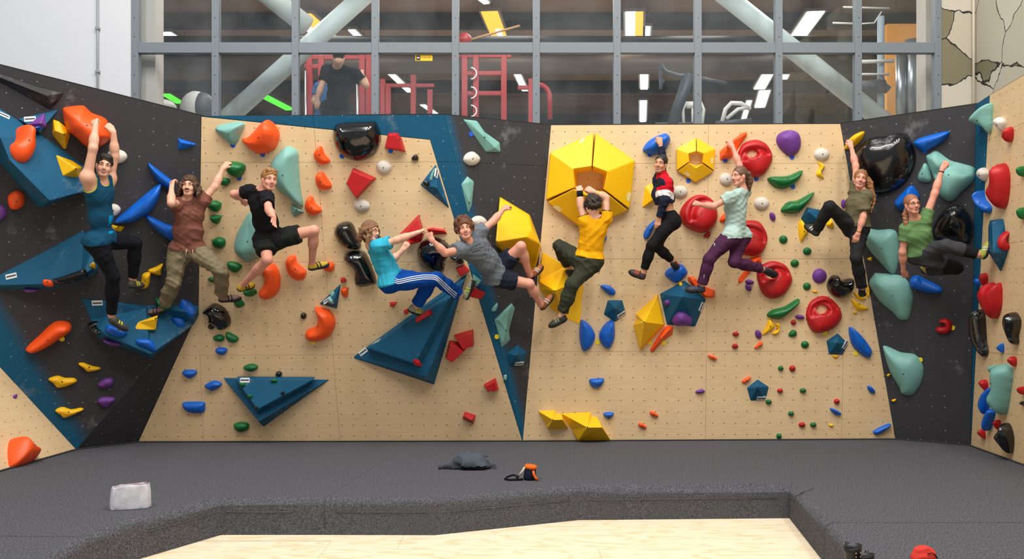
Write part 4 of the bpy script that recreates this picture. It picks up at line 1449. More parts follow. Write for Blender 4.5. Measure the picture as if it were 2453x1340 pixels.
hit = SURF['v8b'].ray_cast(EYE, ray(400 + 437 / 2.7256, 700 + 575 / 2.7256).normalized())
if hit[0] is not None:
    tf = tangent_facet(hit[0], hit[1] if hit[1].y < 0 else -hit[1])
    par = [o_ for o_ in COL.objects if o_.get('label', '').startswith('larger lower layer of the low horizontal')][0]
    lm = MB().box((-.008, -.014, 0), (-.002, .016, .003)).add([(-.008, -.016, .003), (.014, -.016, .003), (.014, -.009, .003), (-.008, -.009, .003)], [(0, 1, 2, 3)]).build('letter_mark', MATS['white_sticker'], par)
    lm.matrix_parent_inverse = (Matrix.Translation(par.location) @ par.rotation_euler.to_matrix().to_4x4()).inverted()
    lm.matrix_world = Matrix.Translation(hit[0]) @ tf.M.to_4x4()

# ---- dark triangle in the middle
B = FB
hold(B, '6', 'p', 'mt', .07, [(165, 62), (245, 70), (290, 135), (375, 195), (381, 250), (295, 250)], 'long mint blade at the top of the dark triangle wall', tops=[(205, 75, .03), (290, 165, .07), (350, 225, .05)])
hold(B, '6', 'p', 'mt', .06, [(190, 388), (229, 420), (215, 560), (195, 600), (155, 435)], 'mint blade beside the blue stripe, above the grey T-shirt climber', tops=[(195, 420, .05), (203, 540, .05)])
hold(B, '6', 'd', 'wh', .06, [(166, 290), (185, 258), (225, 248), (262, 285), (245, 318), (210, 328), (180, 315)], 'white oval hold near the top of the dark triangle wall', sy=0)
hold(B, '6', 'd', 'wh', .06, [(208, 650), (230, 620), (270, 617), (300, 645), (280, 680), (240, 687)], 'white oval hold behind the grey T-shirt climber\'s arm', sy=0)
solid(B, '6', [(375, 506, 0), (548, 610, 0), (567, 660, 0), (615, 792, 0), (575, 932, 0), (400, 828, 0), (354, 788, 0), (352, 766, .28), (530, 736, .33), (563, 694, .17), (608, 776, .17), (378, 512, .06), (547, 616, .06)],
      [(11, 12, 9, 8, 7), (9, 10, 8), (7, 8, 10, 4, 5), (7, 5, 6), (0, 1, 12, 11), (1, 2, 9, 12), (2, 3, 10, 9), (3, 4, 10), (0, 11, 7, 6)], 'big yellow prism volume held by the grey T-shirt climber')
hold(B, '6', 'p', 'mt', .05, [(328, 1150), (360, 1112), (363, 1125), (345, 1165), (330, 1165)], 'small mint chip left of the low mint blade', inset_tops=(.7, .04), bev=.004, bolt=False)
hold(B, '5', 'p', 'mt', .1, [(2138, 180), (2250, 72), (2272, 105), (2232, 250), (2240, 315), (2185, 365)], 'large low mint blade on the dark triangle wall', tops=[(2165, 185, .07), (2240, 100, .05), (2215, 250, .1), (2190, 335, .05)])
hold(B, '5', 'p', 'tl', .12, [(2217, 398), (2290, 342), (2350, 392), (2325, 483), (2235, 482)], 'petrol blue pentagon volume low on the dark triangle wall', tops=[(2283, 415, .13)], sticker=[(2300, 468, 0, .05)])
hold(B, '5', 'p', 'mt', .03, [(2198, 545), (2215, 538), (2212, 575), (2197, 572)], 'tiny mint chip on the narrow lower blue stripe', inset_tops=(.7, .03), bev=.003, bolt=False)
hold(B, '6', 'p', 'mt', .06, [(222, 950), (268, 985), (240, 1025), (222, 990)], 'mint chip peeking out under the grey T-shirt', inset_tops=(.7, .05), bev=.004)

# ---- right plywood wall
C = FC
ring_piece(C, '6', [(916, 141), (665, 255), (641, 526)], [(903, 331), (797, 346), (805, 452)], [(906, 358), (822, 374), (822, 456)], .10, .34, 'upper left third of the big yellow hexagon ring', sticker=[(858, 182, 15)])
ring_piece(C, '6', [(924, 141), (1150, 300), (1120, 578)], [(908, 331), (992, 362), (975, 466)], [(908, 358), (966, 382), (964, 460)], .10, .34, 'upper right third of the big yellow hexagon ring', sticker=[(1112, 505, 80)])
ring_piece(C, '6', [(648, 536), (855, 695), (1112, 584)], [(797, 462), (900, 505), (982, 480)], [(828, 462), (898, 476), (962, 466)], .10, .34, 'lower third of the big yellow hexagon ring, gripped by the yellow shirt climber', sticker=[(708, 570, -40)])
ring_piece(C, '7', [(502, 110), (377, 180), (379, 318)], [(503, 194), (453, 208), (456, 262)], [(504, 206), (463, 217), (463, 262)], .04, .13, 'upper left third of the small yellow hexagon ring', bev=.007, sticker=[(452, 157, 12)])
ring_piece(C, '7', [(507, 110), (625, 180), (616, 318)], [(507, 194), (550, 208), (546, 266)], [(507, 206), (540, 219), (538, 266)], .04, .13, 'upper right third of the small yellow hexagon ring', bev=.007, sticker=[(603, 253, 80)])
ring_piece(C, '7', [(384, 323), (500, 395), (612, 325)], [(455, 270), (502, 302), (545, 275)], [(463, 270), (502, 284), (540, 274)], .04, .13, 'lower third of the small yellow hexagon ring', bev=.007, sticker=[(448, 340, -35)])
hold(C, '6', 'p', 'ye', .38, [(622, 822), (755, 905), (858, 975), (835, 1240), (750, 1200), (668, 1150), (640, 1095), (605, 1035), (600, 990)], 'yellow prism volume under the yellow shirt climber\'s standing leg', tops=[(604, 996, .34), (692, 1046, .34)], bev=.02, edges=[('t0', 't1'), ('t1', 'o2'), ('t1', 'o5'), ('t0', 'o0')])
hold(C, '9', 'p', 'ye', .3, [(1005, 143), (1060, 370), (1055, 390), (880, 572), (870, 570), (820, 380), (845, 335), (840, 295)], 'yellow prism volume left of the big blue pentagon', tops=[(905, 358, .32), (850, 335, .2), (1003, 160, .08), (1048, 376, .1), (876, 552, .1)], bev=.015, edges=[('t0', 't1'), ('t0', 't3'), ('t2', 't3'), ('t3', 't4')])
hold(C, '9', 'p', 'ye', .22, [(92, 1037), (215, 1032), (230, 1055), (275, 1062), (325, 1173), (170, 1178), (155, 1150)], 'smaller of two yellow prisms at the foot of the wall', tops=[(205, 1105, .24), (280, 1103, .2), (100, 1042, .05), (168, 1165, .08), (212, 1040, .1)], bev=.012)
hold(C, '9', 'p', 'ye', .26, [(270, 1055), (490, 1047), (502, 1078), (545, 1085), (655, 1272), (400, 1275), (350, 1180)], 'larger of two yellow prisms at the foot of the wall', tops=[(470, 1163, .28), (583, 1163, .24), (280, 1060, .05), (400, 1262, .08), (488, 1056, .1)], bev=.012)
hold(C, '7', 'p', 'ye', .14, [(175, 420), (235, 390), (260, 510), (155, 557)], 'yellow wedge behind the navy jacket', tops=[(182, 430, .1), (235, 500, .14), (165, 540, .1)], bev=.012)
hold(C, '7', 'p', 'tl', .26, [(430, 1025), (567, 1147), (497, 1320), (315, 1310), (270, 1110)], 'large petrol blue pentagon volume under the purple trousers climber\'s foot', tops=[(415, 1130, .28)], bev=.015, sticker=[(537, 1193, 72, .08)], key='v9')
hold(C, '7', 'p', 'or', .12, [(450, 1000), (480, 998), (545, 1060), (625, 1090), (620, 1135), (560, 1138), (470, 1050), (448, 1020)], 'orange bar behind the top of the large blue pentagon', inset_tops=(.8, .1), bev=.012)
hold(C, '7', 'd', 'pu', .1, [(348, 1275), (375, 1230), (420, 1222), (470, 1260), (470, 1300), (410, 1312), (360, 1305)], 'chalked purple egg hold on the large blue pentagon', z0=.12, skirt=.12, on='v9')
hold(C, '7', 'd', 'pu', .05, ell(318, 1168, 19, 21), 'small chalked purple chip on the left of the large blue pentagon', z0=.12, on='v9')
hold(C, '7', 'd', 'ye', .03, ell(403, 1050, 13, 12, n=6), 'small yellow chip near the top of the large blue pentagon', z0=.05, bolt=False, on='v9')
hold(C, '9', 'p', 'tl', .12, [(625, 190), (735, 190), (765, 295), (680, 358), (594, 297)], 'petrol blue pentagon above the pair of blue teardrops', tops=[(682, 250, .13)], sticker=[(730, 300, 38, .07)])
hold(C, '9', 'p', 'tl', .12, [(1770, 795), (1856, 853), (1830, 955), (1715, 957), (1688, 860)], 'petrol blue pentagon lowest on the right plywood wall', tops=[(1770, 855, .13)], sticker=[(1798, 941, 0, .04)])
hold(C, 'X', 'p', 'tl', .12, [(630, 362), (706, 440), (665, 520), (565, 515), (547, 418)], 'petrol blue pentagon beside the lowest red ring', tops=[(628, 432, .13)], sticker=[(684, 445, 62, .05)])
hold(C, '7', 'p', 'tl', .14, [(1215, 555), (1300, 570), (1310, 660), (1200, 665), (1175, 625)], 'petrol blue volume behind the olive T-shirt climber\'s raised foot', tops=[(1225, 580, .13), (1290, 640, .13)])
for p, h, lb in [
    ([(160, 180), (200, 125), (285, 83), (320, 90), (334, 130), (300, 190), (230, 220), (175, 205)], .14, 'blue hold gripped by the navy jacket climber'),
    ([(245, 635), (235, 680), (200, 750), (170, 758), (165, 720), (200, 665)], .08, 'blue leaf hold behind the navy jacket climber\'s thigh'),
    ([(303, 975), (330, 945), (400, 918), (440, 955), (440, 990), (375, 1042), (310, 1000)], .12, 'blue foothold under the navy jacket climber\'s rear shoe')]:
    hold(C, '7', 'd', 'bl', h, p, lb)
hold(C, '6', 'd', 'bl', .08, [(945, 740), (970, 722), (988, 728), (985, 755), (962, 795), (940, 800)], 'blue leaf hold behind the yellow shirt')
for p, h, lb in [
    ([(568, 85), (590, 73), (640, 80), (680, 115), (683, 140), (660, 155), (620, 140)], .07, 'blue comma hold above the small blue pentagon'),
    ([(415, 350), (440, 345), (490, 380), (525, 440), (525, 490), (500, 545), (465, 574), (430, 570), (408, 470)], .12, 'left one of the pair of large blue teardrops'),
    ([(560, 440), (595, 380), (640, 345), (672, 355), (680, 430), (672, 500), (640, 557), (600, 550), (565, 500)], .12, 'right one of the pair of large blue teardrops'),
    ([(483, 797), (535, 788), (596, 790), (580, 840), (540, 863), (500, 850)], .07, 'blue half-round hold below the teardrop pair'),
    ([(590, 1057), (625, 1045), (672, 1053), (640, 1097), (610, 1090)], .06, 'small blue hold right of the yellow prisms at the foot of the wall')]:
    hold(C, '9', 'd', 'bl', h, p, lb)
for p, h, lb in [
    ([(708, 330), (740, 323), (820, 400), (873, 480), (870, 520), (850, 543), (790, 510), (730, 440)], .1, 'long blue spear hold near the dark right corner wall'),
    ([(843, 752), (865, 745), (900, 780), (895, 800), (865, 795)], .05, 'small blue hold low near the dark right corner wall'),
    ([(572, 915), (590, 908), (650, 940), (645, 958), (610, 955)], .05, 'small blue hold beside the lower panel joint on the right'),
    ([(885, 1080), (930, 1050), (1000, 1020), (1010, 1035), (960, 1080), (910, 1103)], .06, 'lowest blue bar at the right end of the plywood')]:
    hold(C, 'X', 'd', 'bl', h, p, lb)
hold(C, '7', 'p', 'or', .13, [(655, 195), (690, 160), (800, 75), (828, 70), (830, 95), (770, 180), (730, 240), (655, 250)], 'long orange bar gripped by the mint T-shirt climber', tops=[(672, 225, .1), (725, 222, .1), (815, 85, .08), (705, 170, .13)], bev=.015)
hold(C, '7', 'd', 'or', .07, [(660, 620), (690, 590), (720, 600), (720, 648), (657, 648)], 'orange hold peeking out behind the mint T-shirt')
hold(C, '7', 'p', 'or', .13, [(850, 880), (918, 862), (925, 910), (860, 960), (800, 1035), (772, 1045), (775, 1010), (820, 950)], 'orange spear behind the purple trousers climber\'s bent leg', tops=[(900, 890, .1), (850, 940, .12), (785, 1028, .05)], bev=.015)
hold(C, '9', 'p', 'or', .13, [(950, 560), (1000, 480), (1070, 385), (1125, 388), (1120, 450), (1040, 510), (975, 588), (952, 585)], 'orange spear below the yellow prism and the large pentagon', tops=[(1095, 415, .1), (1025, 490, .12), (965, 570, .05)], bev=.015)
for p, lb in [([(1390, 608), (1430, 615), (1458, 635), (1440, 652), (1400, 630)], 'small orange chip right of the middle panel joint'), ([(1650, 805), (1700, 775), (1717, 785), (1680, 823), (1655, 822)], 'small orange chip above the lowest blue pentagon'),
              ([(945, 1045), (965, 1038), (1007, 1065), (1005, 1083), (960, 1075)], 'right of two small orange chips near the mat'), ([(857, 1135), (880, 1128), (920, 1155), (910, 1172), (870, 1160)], 'left of two small orange chips near the mat'),
              ([(1745, 550), (1790, 508), (1808, 518), (1800, 540), (1755, 560)], 'small orange chip under the small purple egg')]:
    hold(C, '9', 'd', 'or', .045, p, lb)
hold(C, '7', 'd', 'rd', .13, [(765, 230), (800, 150), (880, 120), (950, 145), (988, 210), (985, 270), (940, 340), (880, 365), (820, 330), (780, 285)], 'red disc with an eye hole above the ponytail', hole=(858, 213, 36, 23, -15), sy=-.35, groove=(875, 245, 85, 62, .25, .06, 20, 200))
hold(C, '7', 'd', 'rd', .15, [(395, 600), (420, 540), (480, 485), (550, 475), (610, 510), (638, 580), (630, 650), (590, 700), (540, 720), (470, 700), (415, 660)], 'big red disc held by the mint T-shirt climber', sy=-.35, groove=(560, 610, 95, 100, .2, .07, 40, 200))
hold(C, '7', 'd', 'rd', .13, [(770, 680), (810, 645), (850, 638), (910, 650), (950, 710), (958, 770), (930, 840), (880, 868), (820, 862), (780, 840)], 'red disc behind the purple trousers', sy=-.3, groove=(820, 760, 105, 70, .2, .06, -20, 150))
hold(C, '7', 'd', 'rd', .13, [(893, 1010), (900, 950), (950, 910), (1010, 900), (1080, 930), (1115, 1000), (1110, 1050), (1060, 1120), (990, 1142), (930, 1110)], 'red ring hold with the purple trousers climber\'s toe in its hole', hole=(978, 985, 32, 28, 0), sy=-.35, groove=(1010, 1010, 80, 60, .25, .06, 20, 200))
hold(C, 'X', 'd', 'rd', .13, [(400, 200), (430, 130), (500, 92), (560, 97), (625, 150), (657, 220), (640, 280), (580, 335), (480, 362), (430, 330), (400, 260)], 'lowest red ring hold with an open eye hole', hole=(510, 188, 42, 32, -10), sy=-.35, groove=(530, 215, 95, 75, .25, .06, 20, 200))
hold(C, '7', 'd', 'rd', .05, [(550, 740), (575, 712), (595, 715), (590, 742), (570, 750)], 'small red chip below the big red disc')
for cr, e, lb in [('7', ell(1127, 1295, 17), 'small red nub below the lowest long green hold'), ('9', ell(1602, 450, 25, 18), 'upper of two red nubs left of the purple egg'), ('9', ell(1597, 543, 24, 20), 'lower of two red nubs left of the orange chip'),
                  ('X', ell(298, 620, 23), 'red nub beside a green nub just below the panel joint'),
                  ('X', ell(208, 782, 21, 17), 'red nub right of the lowest blue pentagon'), ('X', ell(622, 860, 21, 20), 'red nub above the small blue hold by the panel joint'), ('X', ell(368, 1030, 24, 19), 'lowest red nub near the mat')]:
    hold(C, cr, 'd', 'rd', .045, e, lb)
for cr, e, h, lb in [('7', [(1018, 140), (1030, 85), (1100, 58), (1155, 80), (1173, 140), (1160, 195), (1110, 230), (1060, 200)], .12, 'largest purple hold at the top of the right plywood wall'),
                     ('7', ell(992, 615, 18, 30, -20), .05, 'purple egg hold below the white ovals on the right'), ('7', ell(845, 1035, 29, 16, 10), .05, 'upper of two small purple chips left of the toe-hook ring'),
                     ('7', ell(838, 1071, 18, 26, -35), .05, 'lower of two small purple chips left of the toe-hook ring'), ('7', ell(1168, 1260, 30, 15, 8), .05, 'flat purple chip left of the lowest red ring'),
                     ('8', ell(147, 1015, 40, 42), .07, 'round purple hold left of the small black dome'), ('8', ell(283, 608, 14, 26), .05, 'slim purple hold between the raised knee and the olive T-shirt'),
                     ('9', ell(1775, 452, 24, 36, -20), .05, 'small purple egg left of the yellow claw holds'), ('9', ell(1330, 888, 37, 16, -8), .04, 'flat purple chip left of the lower panel joint')]:
    hold(C, cr, 'd', 'pu', h, e, lb)
for cr, p, lb in [('7', [(960, 380), (985, 358), (1090, 352), (1170, 318), (1180, 335), (1150, 390), (1080, 433), (1010, 428)], 'upper long green hold right of the ponytail'),
                  ('7', [(1045, 570), (1090, 520), (1150, 510), (1245, 460), (1250, 480), (1190, 560), (1145, 595), (1065, 590)], 'middle long green hold below the upper one'),
                  ('X', [(112, 225), (150, 190), (240, 165), (330, 110), (345, 125), (330, 160), (215, 258), (130, 245)], 'lowest long green hold left of the lowest red ring')]:
    hold(C, cr, 'd', 'gn', .12, p, lb, prof=.6)
for cr, e, lb in [('7', ell(1062, 762, 27), 'small green square nub, topmost of the right-hand scatter'), ('7', ell(1215, 837, 27, 25), 'small green square nub below the raised foot'), ('7', ell(1135, 915, 27, 25), 'small green nub above the toe-hook ring'),
                  ('7', ell(1213, 1063, 25), 'small green nub below the round purple hold'), ('X', [(268, 375), (295, 338), (325, 345), (328, 378), (300, 390)], 'small green nub below the flat purple chip'), ('X', ell(390, 445, 29, 27), 'green square nub left of the lowest ring\'s pentagon'),
                  ('X', ell(213, 618, 20, 18), 'green nub left of a red nub just below the panel joint'), ('X', ell(375, 780, 24, 18), 'green nub in the middle of the lowest nub scatter'), ('X', ell(125, 863, 22, 18), 'green nub touching the lowest blue pentagon'),
                  ('X', ell(288, 948, 22, 17), 'green nub above the lowest red nub'), ('X', ell(450, 1030, 23, 18), 'green nub right of the lowest red nub'), ('X', ell(200, 1113, 19, 20), 'lowest green nub just above the mat')]:
    hold(C, cr, 'd', 'gn', .045, e, lb)
for cr, e, lb in [('7', ell(400, 455, 48, 41), 'white oval hold below the small yellow hexagon'), ('7', ell(695, 375, 44, 42), 'white oval hold in front of the ponytail climber\'s face'), ('7', ell(922, 530, 49, 42), 'white oval hold right of the mint T-shirt'), ('8', ell(160, 330, 43, 36), 'white oval hold near the top right of the plywood')]:
    hold(C, cr, 'd', 'wh', .06, e, lb, sy=0)
for cr, p, h, lb in [('8', [(137, 370), (178, 395), (160, 430), (172, 468), (128, 445), (148, 400)], .05, 'yellow twisted claw hold below the top right white oval'),
                     ('8', [(28, 720), (50, 700), (85, 760), (70, 790), (45, 825), (32, 790)], .07, 'yellow hold beside the olive T-shirt climber\'s raised toe'), ('8', [(205, 690), (225, 715), (225, 745), (185, 730)], .06, 'yellow hold behind the olive T-shirt climber\'s raised calf'),
                     ('8', [(338, 1103), (360, 1115), (410, 1140), (370, 1150)], .05, 'yellow foothold under the olive T-shirt climber\'s standing foot'), ('8', [(325, 1150), (345, 1150), (380, 1175), (425, 1200), (360, 1210)], .05, 'yellow claw hold below the standing foot'),
                     ('8', [(335, 1215), (360, 1218), (345, 1230)], .025, 'tiny yellow chip below the yellow claw'), ('8', [(413, 1068), (428, 1090), (426, 1130), (412, 1125)], .04, 'slim yellow hold right of the standing foot'), ('8', [(105, 1097), (137, 1098), (122, 1112)], .025, 'tiny yellow chip below the round purple hold'),
                     ('X', [(130, 255), (165, 300), (160, 330), (80, 378), (105, 310)], .06, 'larger of two yellow claw holds below the lowest long green hold'), ('X', [(170, 290), (200, 290), (207, 340), (185, 372), (145, 365), (185, 330)], .05, 'smaller of two yellow claw holds below the lowest long green hold'),
                     ('X', [(588, 520), (637, 525), (610, 548)], .025, 'tiny yellow chip under the pentagon beside the lowest ring'), ('X', [(562, 1027), (598, 1030), (580, 1048)], .025, 'tiny yellow chip near the mat on the right')]:
    hold(C, cr, 'd', 'ye', h, p, lb, prof=.8, bolt=h > .04)
hold(C, '8', 'd', 'bk', .16, [(188, 1070), (210, 1015), (245, 1010), (270, 1035), (325, 1025), (340, 1065), (325, 1110), (270, 1142), (215, 1120)], 'small glossy black dome with a notched top, beside the standing leg')

# ---- dark corner wall on the right
E = FE
hold(E, '8', 'd', 'ye', .1, [(290, 300), (310, 250), (350, 215), (400, 200), (390, 240), (350, 285)], 'yellow horn gripped by the olive T-shirt climber', prof=.7)
hold(E, '8', 'd', 'bc', .22, [(328, 420), (340, 340), (370, 290), (430, 240), (520, 225), (620, 208), (670, 260), (692, 350), (670, 430), (620, 500), (540, 545), (450, 552), (380, 510)], 'biggest black dome, chalked on top, above the olive T-shirt climber')
hold(E, '8', 'd', 'bl', .1, [(680, 262), (720, 235), (860, 200), (880, 215), (840, 260), (760, 305), (735, 315), (695, 290)], 'blue bar hold at the top of the dark corner wall')
hold(E, '8', 'd', 'mt', .16, [(748, 350), (770, 325), (810, 310), (880, 360), (950, 380), (1015, 400), (1027, 430), (1015, 480), (950, 540), (900, 590), (860, 588), (815, 545), (790, 460)], 'large mint bowl hold gripped by the green T-shirt climber', prof=.7, sy=-.2, groove=(905, 470, 95, 75, .3, .05, 20, 165))
hold(E, '8', 'd', 'mt', .08, [(702, 455), (720, 410), (740, 378), (765, 400), (778, 480), (720, 483)], 'small mint teardrop left of the large mint bowl', prof=.7)
hold(E, '8', 'd', 'bl', .18, [(570, 600), (620, 540), (660, 505), (690, 520), (712, 580), (640, 640), (590, 640)], 'glossy blue pinch behind the green T-shirt climber\'s head', prof=.7)
hold(E, '8', 'd', 'bc', .2, [(785, 745), (830, 660), (900, 615), (960, 630), (1010, 700), (1012, 760), (985, 830), (900, 835), (800, 805)], 'black dome behind the green T-shirt climber\'s hip')
hold(E, '8', 'd', 'mt', .13, [(392, 790), (410, 748), (480, 755), (560, 752), (590, 790), (595, 900), (580, 990), (550, 1000), (500, 950), (430, 870)], 'upper of two mint fins left of the green T-shirt climber', prof=.75)
hold(E, '8', 'd', 'mt', .13, [(428, 1060), (455, 1005), (480, 998), (600, 1010), (650, 1050), (675, 1120), (670, 1180), (650, 1255), (600, 1260), (560, 1220), (480, 1150)], 'lower of two mint fins under the green T-shirt climber\'s hand', prof=.75)
hold(E, '8', 'd', 'bl', .11, [(660, 1030), (700, 1010), (740, 1030), (830, 1075), (833, 1110), (760, 1110), (670, 1080)], 'blue bar hold below the green T-shirt climber')
hold(E, 'X', 'd', 'rd', .07, [(1345, 328), (1370, 312), (1400, 312), (1415, 300), (1400, 288), (1372, 285), (1372, 268), (1400, 256), (1435, 260), (1465, 295), (1460, 340), (1420, 367), (1370, 362), (1348, 345)], 'red hook hold low on the dark corner wall', bolt=False)
hold(E, 'X', 'd', 'mt', .13, [(960, 475), (985, 455), (1090, 500), (1190, 515), (1240, 570), (1257, 640), (1240, 720), (1190, 800), (1150, 817), (1095, 800), (1080, 760), (1010, 640)], 'lowest mint fin on the dark corner wall', prof=.75)
for cr, p, lb in [('X', [(988, 665), (1015, 656), (1002, 682)], 'tiny yellow chip left of the lowest mint fin'), ('X', [(1022, 850), (1055, 842), (1045, 866)], 'tiny yellow chip below the lowest mint fin'), ('8', [(416, 918), (443, 908), (440, 932)], 'tiny yellow chip between the two mint fins')]:
    hold(E, cr, 'd', 'ye', .03, p, lb, bolt=False)
# ---- right side wall
R = FF
for cr, k, c, h, p, lb in [
    ('8', 'd', 'mt', .16, [(1020, 140), (1060, 80), (1130, 38), (1135, 110), (1135, 170), (1115, 215), (1090, 180)], 'mint shell at the top of the right side wall'),
    ('8', 'd', 'wh', .08, [(1140, 150), (1165, 118), (1205, 140), (1195, 190), (1175, 198)], 'upper white hold on the right side wall'),
    ('8', 'd', 'rd', .1, [(1197, 215), (1225, 175), (1248, 190), (1245, 240), (1220, 262), (1200, 245)], 'red ball hold high on the right side wall'),
    ('8', 'd', 'wh', .08, [(1045, 440), (1070, 403), (1110, 430), (1095, 470), (1070, 478)], 'lower white hold on the blue edge of the right side wall'),
    ('8', 'd', 'bl', .12, [(1040, 560), (1065, 532), (1080, 580), (1135, 620), (1132, 655), (1100, 663), (1055, 620)], 'bent blue hold on the right side wall'),
    ('8', 'd', 'rd', .18, [(1112, 540), (1140, 480), (1150, 410), (1190, 378), (1235, 410), (1247, 500), (1225, 600), (1185, 637), (1140, 610)], 'large upper red bean on the right side wall'),
    ('8', 'd', 'rd', .08, [(1062, 1030), (1080, 997), (1102, 1020), (1095, 1060), (1080, 1075)], 'small red hold below the blue volume on the right side wall'),
    ('8', 'd', 'bl', .06, ell(1045, 1050, 20, 24), 'small blue hold at the blue edge below the green T-shirt climber\'s foot'),
    ('8', 'd', 'rd', .18, [(1065, 1130), (1090, 1070), (1125, 1050), (1140, 1065), (1190, 1050), (1203, 1110), (1190, 1200), (1145, 1255), (1100, 1230)], 'large lower red heart-shaped hold on the right side wall'),
    ('X', 'd', 'bc', .14, [(1618, 300), (1640, 210), (1690, 185), (1725, 220), (1735, 400), (1752, 500), (1710, 538), (1660, 490), (1625, 400)], 'tall chalked black shell on the right side wall'),
    ('X', 'd', 'bk', .14, [(1873, 310), (1890, 225), (1930, 208), (1980, 250), (1985, 300), (1950, 380), (1955, 420), (1940, 445), (1905, 430)], 'glossy black shell near the right picture edge'),
    ('X', 'd', 'bl', .06, [(1803, 470), (1833, 435), (1847, 455), (1843, 500), (1825, 500)], 'small blue wedge between the black shells on the right'),
    ('X', 'd', 'rd', .08, [(1890, 560), (1915, 530), (1943, 555), (1930, 605), (1905, 590)], 'small red hold above the mint fin on the right side wall'),
    ('X', 'd', 'mt', .08, [(1742, 610), (1770, 595), (1803, 597), (1795, 650), (1785, 690), (1760, 655)], 'small mint wedge left of the mint fin on the right side wall'),
    ('X', 'd', 'mt', .2, [(1790, 690), (1810, 610), (1870, 583), (1930, 600), (1953, 640), (1940, 720), (1850, 950), (1770, 900), (1752, 830), (1790, 760)], 'large mint fin low on the right side wall'),
    ('X', 'd', 'rd', .08, [(1680, 730), (1700, 700), (1730, 720), (1730, 770), (1715, 783)], 'small red hold left of the large right mint fin'),
    ('X', 'd', 'bl', .1, [(1672, 880), (1700, 810), (1755, 757), (1780, 760), (1755, 860), (1710, 945), (1688, 943)], 'upper of two blue spears low on the right side wall'),
    ('X', 'd', 'bl', .1, [(1698, 1030), (1730, 950), (1765, 910), (1797, 930), (1790, 970), (1720, 1075)], 'lower of two blue spears low on the right side wall'),
    ('X', 'd', 'rd', .07, [(1778, 1020), (1800, 993), (1825, 1010), (1820, 1060), (1800, 1065)], 'small red hold right of the lower blue spear'),
    ('X', 'd', 'rd', .07, [(1663, 1095), (1690, 1060), (1710, 1085), (1708, 1133)], 'lowest small red hold in the right corner'),
    ('X', 'd', 'bk', .16, [(1808, 1120), (1850, 1060), (1875, 1013), (1920, 1060), (1937, 1140), (1915, 1230), (1885, 1238), (1850, 1200)], 'lowest glossy black pear on the right side wall'),
    ('8', 'd', 'gn', .08, ell(1293, 425, 18, 30), 'upper green hold cut by the right picture edge'),
    ('8', 'd', 'gn', .08, ell(1295, 662, 18, 34), 'lower green hold cut by the right picture edge'),
    ('X', 'd', 'rd', .08, ell(1984, 780, 15, 30), 'small red hold cut by the right picture edge'),
    ('X', 'd', 'bk', .04, ell(1980, 873, 12, 16), 'tiny black knob by the right picture edge')]:
    hold(R, cr, k, c, h, p, lb)
hold(R, '8', 'p', 'tl', .2, [(1110, 700), (1205, 688), (1240, 880), (1170, 990), (1100, 880), (1100, 740)], 'petrol blue crystal volume on the right side wall at the green T-shirt climber\'s foot', tops=[(1125, 885, .24), (1180, 880, .26), (1120, 712, .14), (1200, 700, .16)], bev=.012, key='v10')
hold(R, '8', 'd', 'rd', .08, [(1145, 830), (1160, 790), (1200, 760), (1225, 775), (1205, 795), (1195, 815), (1205, 832), (1232, 830), (1225, 860), (1190, 875), (1155, 860)], 'red hook hold on the right blue crystal volume', z0=.18, skirt=.14, on='v10')

# route tags: small round discs half hidden under holds
TB, TY = mat('tag_blue', (20, 90, 210), 0.6), mat('tag_yellow', (246, 222, 40), 0.6)


def route_tag(fc, crop, x, y, m, label, r=.03, z0=0):
    ox, oy, s = CROP[crop]
    p = fc.on(ox + x / s, oy + y / s, z0)
    o = MB().tube([(0, 0, -.004), (0, 0, .006)], r, 16).build('route_tag', m)
    o.location = p
    o.rotation_euler = fc.M.to_euler()
    tag(o, label, 'tag', 'round route tags')


for fc, cr, x, y, m, lb in [
    (FA, '3', 613, 226, TB, 'round blue tag under the mint shell at the top left'), (FA, '3', 797, 284, TB, 'round blue tag under the big orange shell'), (FA, '3', 652, 430, TB, 'round blue tag under the largest green hold'),
    (FA, '4', 556, 262, TB, 'round blue tag under the red block at the top'), (FA, '4', 256, 293, TB, 'round blue tag under the big top black dome'), (FB, '6', 212, 146, TB, 'round blue tag left of the long mint blade'),
    (FC, '7', 205, 216, TB, 'round blue tag under the navy jacket climber\'s blue hold'), (FC, '7', 453, 383, TB, 'round blue tag under the small yellow hexagon'), (FC, '7', 690, 252, TB, 'round blue tag under the long orange bar'),
    (FC, '7', 1118, 233, TB, 'round blue tag under the largest purple hold'), (FC, '7', 1123, 422, TB, 'round blue tag under the upper long green hold'), (FC, '7', 888, 372, TB, 'round blue tag under the red disc above the ponytail'),
    (FE, '8', 742, 310, TB, 'round blue tag under the top blue bar on the corner wall'), (FE, '8', 465, 556, TB, 'round blue tag under the biggest black dome'),
    (FG, '2', 382, 495, TY, 'round yellow tag under the long orange club hold'), (FA, '5', 955, 328, TY, 'round yellow tag under the lowest orange kidney'), (FB, '5', 2153, 292, TY, 'round yellow tag beside the low mint blade'),
    (FC, '9', 945, 515, TY, 'round yellow tag left of the low orange spear'), (FC, '9', 1052, 518, TY, 'round yellow tag right of the low orange spear'), (FC, '9', 548, 512, TY, 'round yellow tag between the blue teardrops'), (FC, 'X', 540, 362, TY, 'round yellow tag under the lowest red ring'),
    (FC, 'X', 760, 508, TY, 'round yellow tag under the long blue spear'), (FE, 'X', 1232, 555, TY, 'round yellow tag beside the lowest mint fin'), (FE, 'X', 1466, 322, TY, 'round yellow tag beside the red hook on the corner wall')]:
    route_tag(fc, cr, x, y, m, lb)
# ================================================================== people
def V3(v):
    return np.array((v[0], v[1], v[2]), float)


def nrm(v):
    return v / (np.linalg.norm(v) + 1e-12)


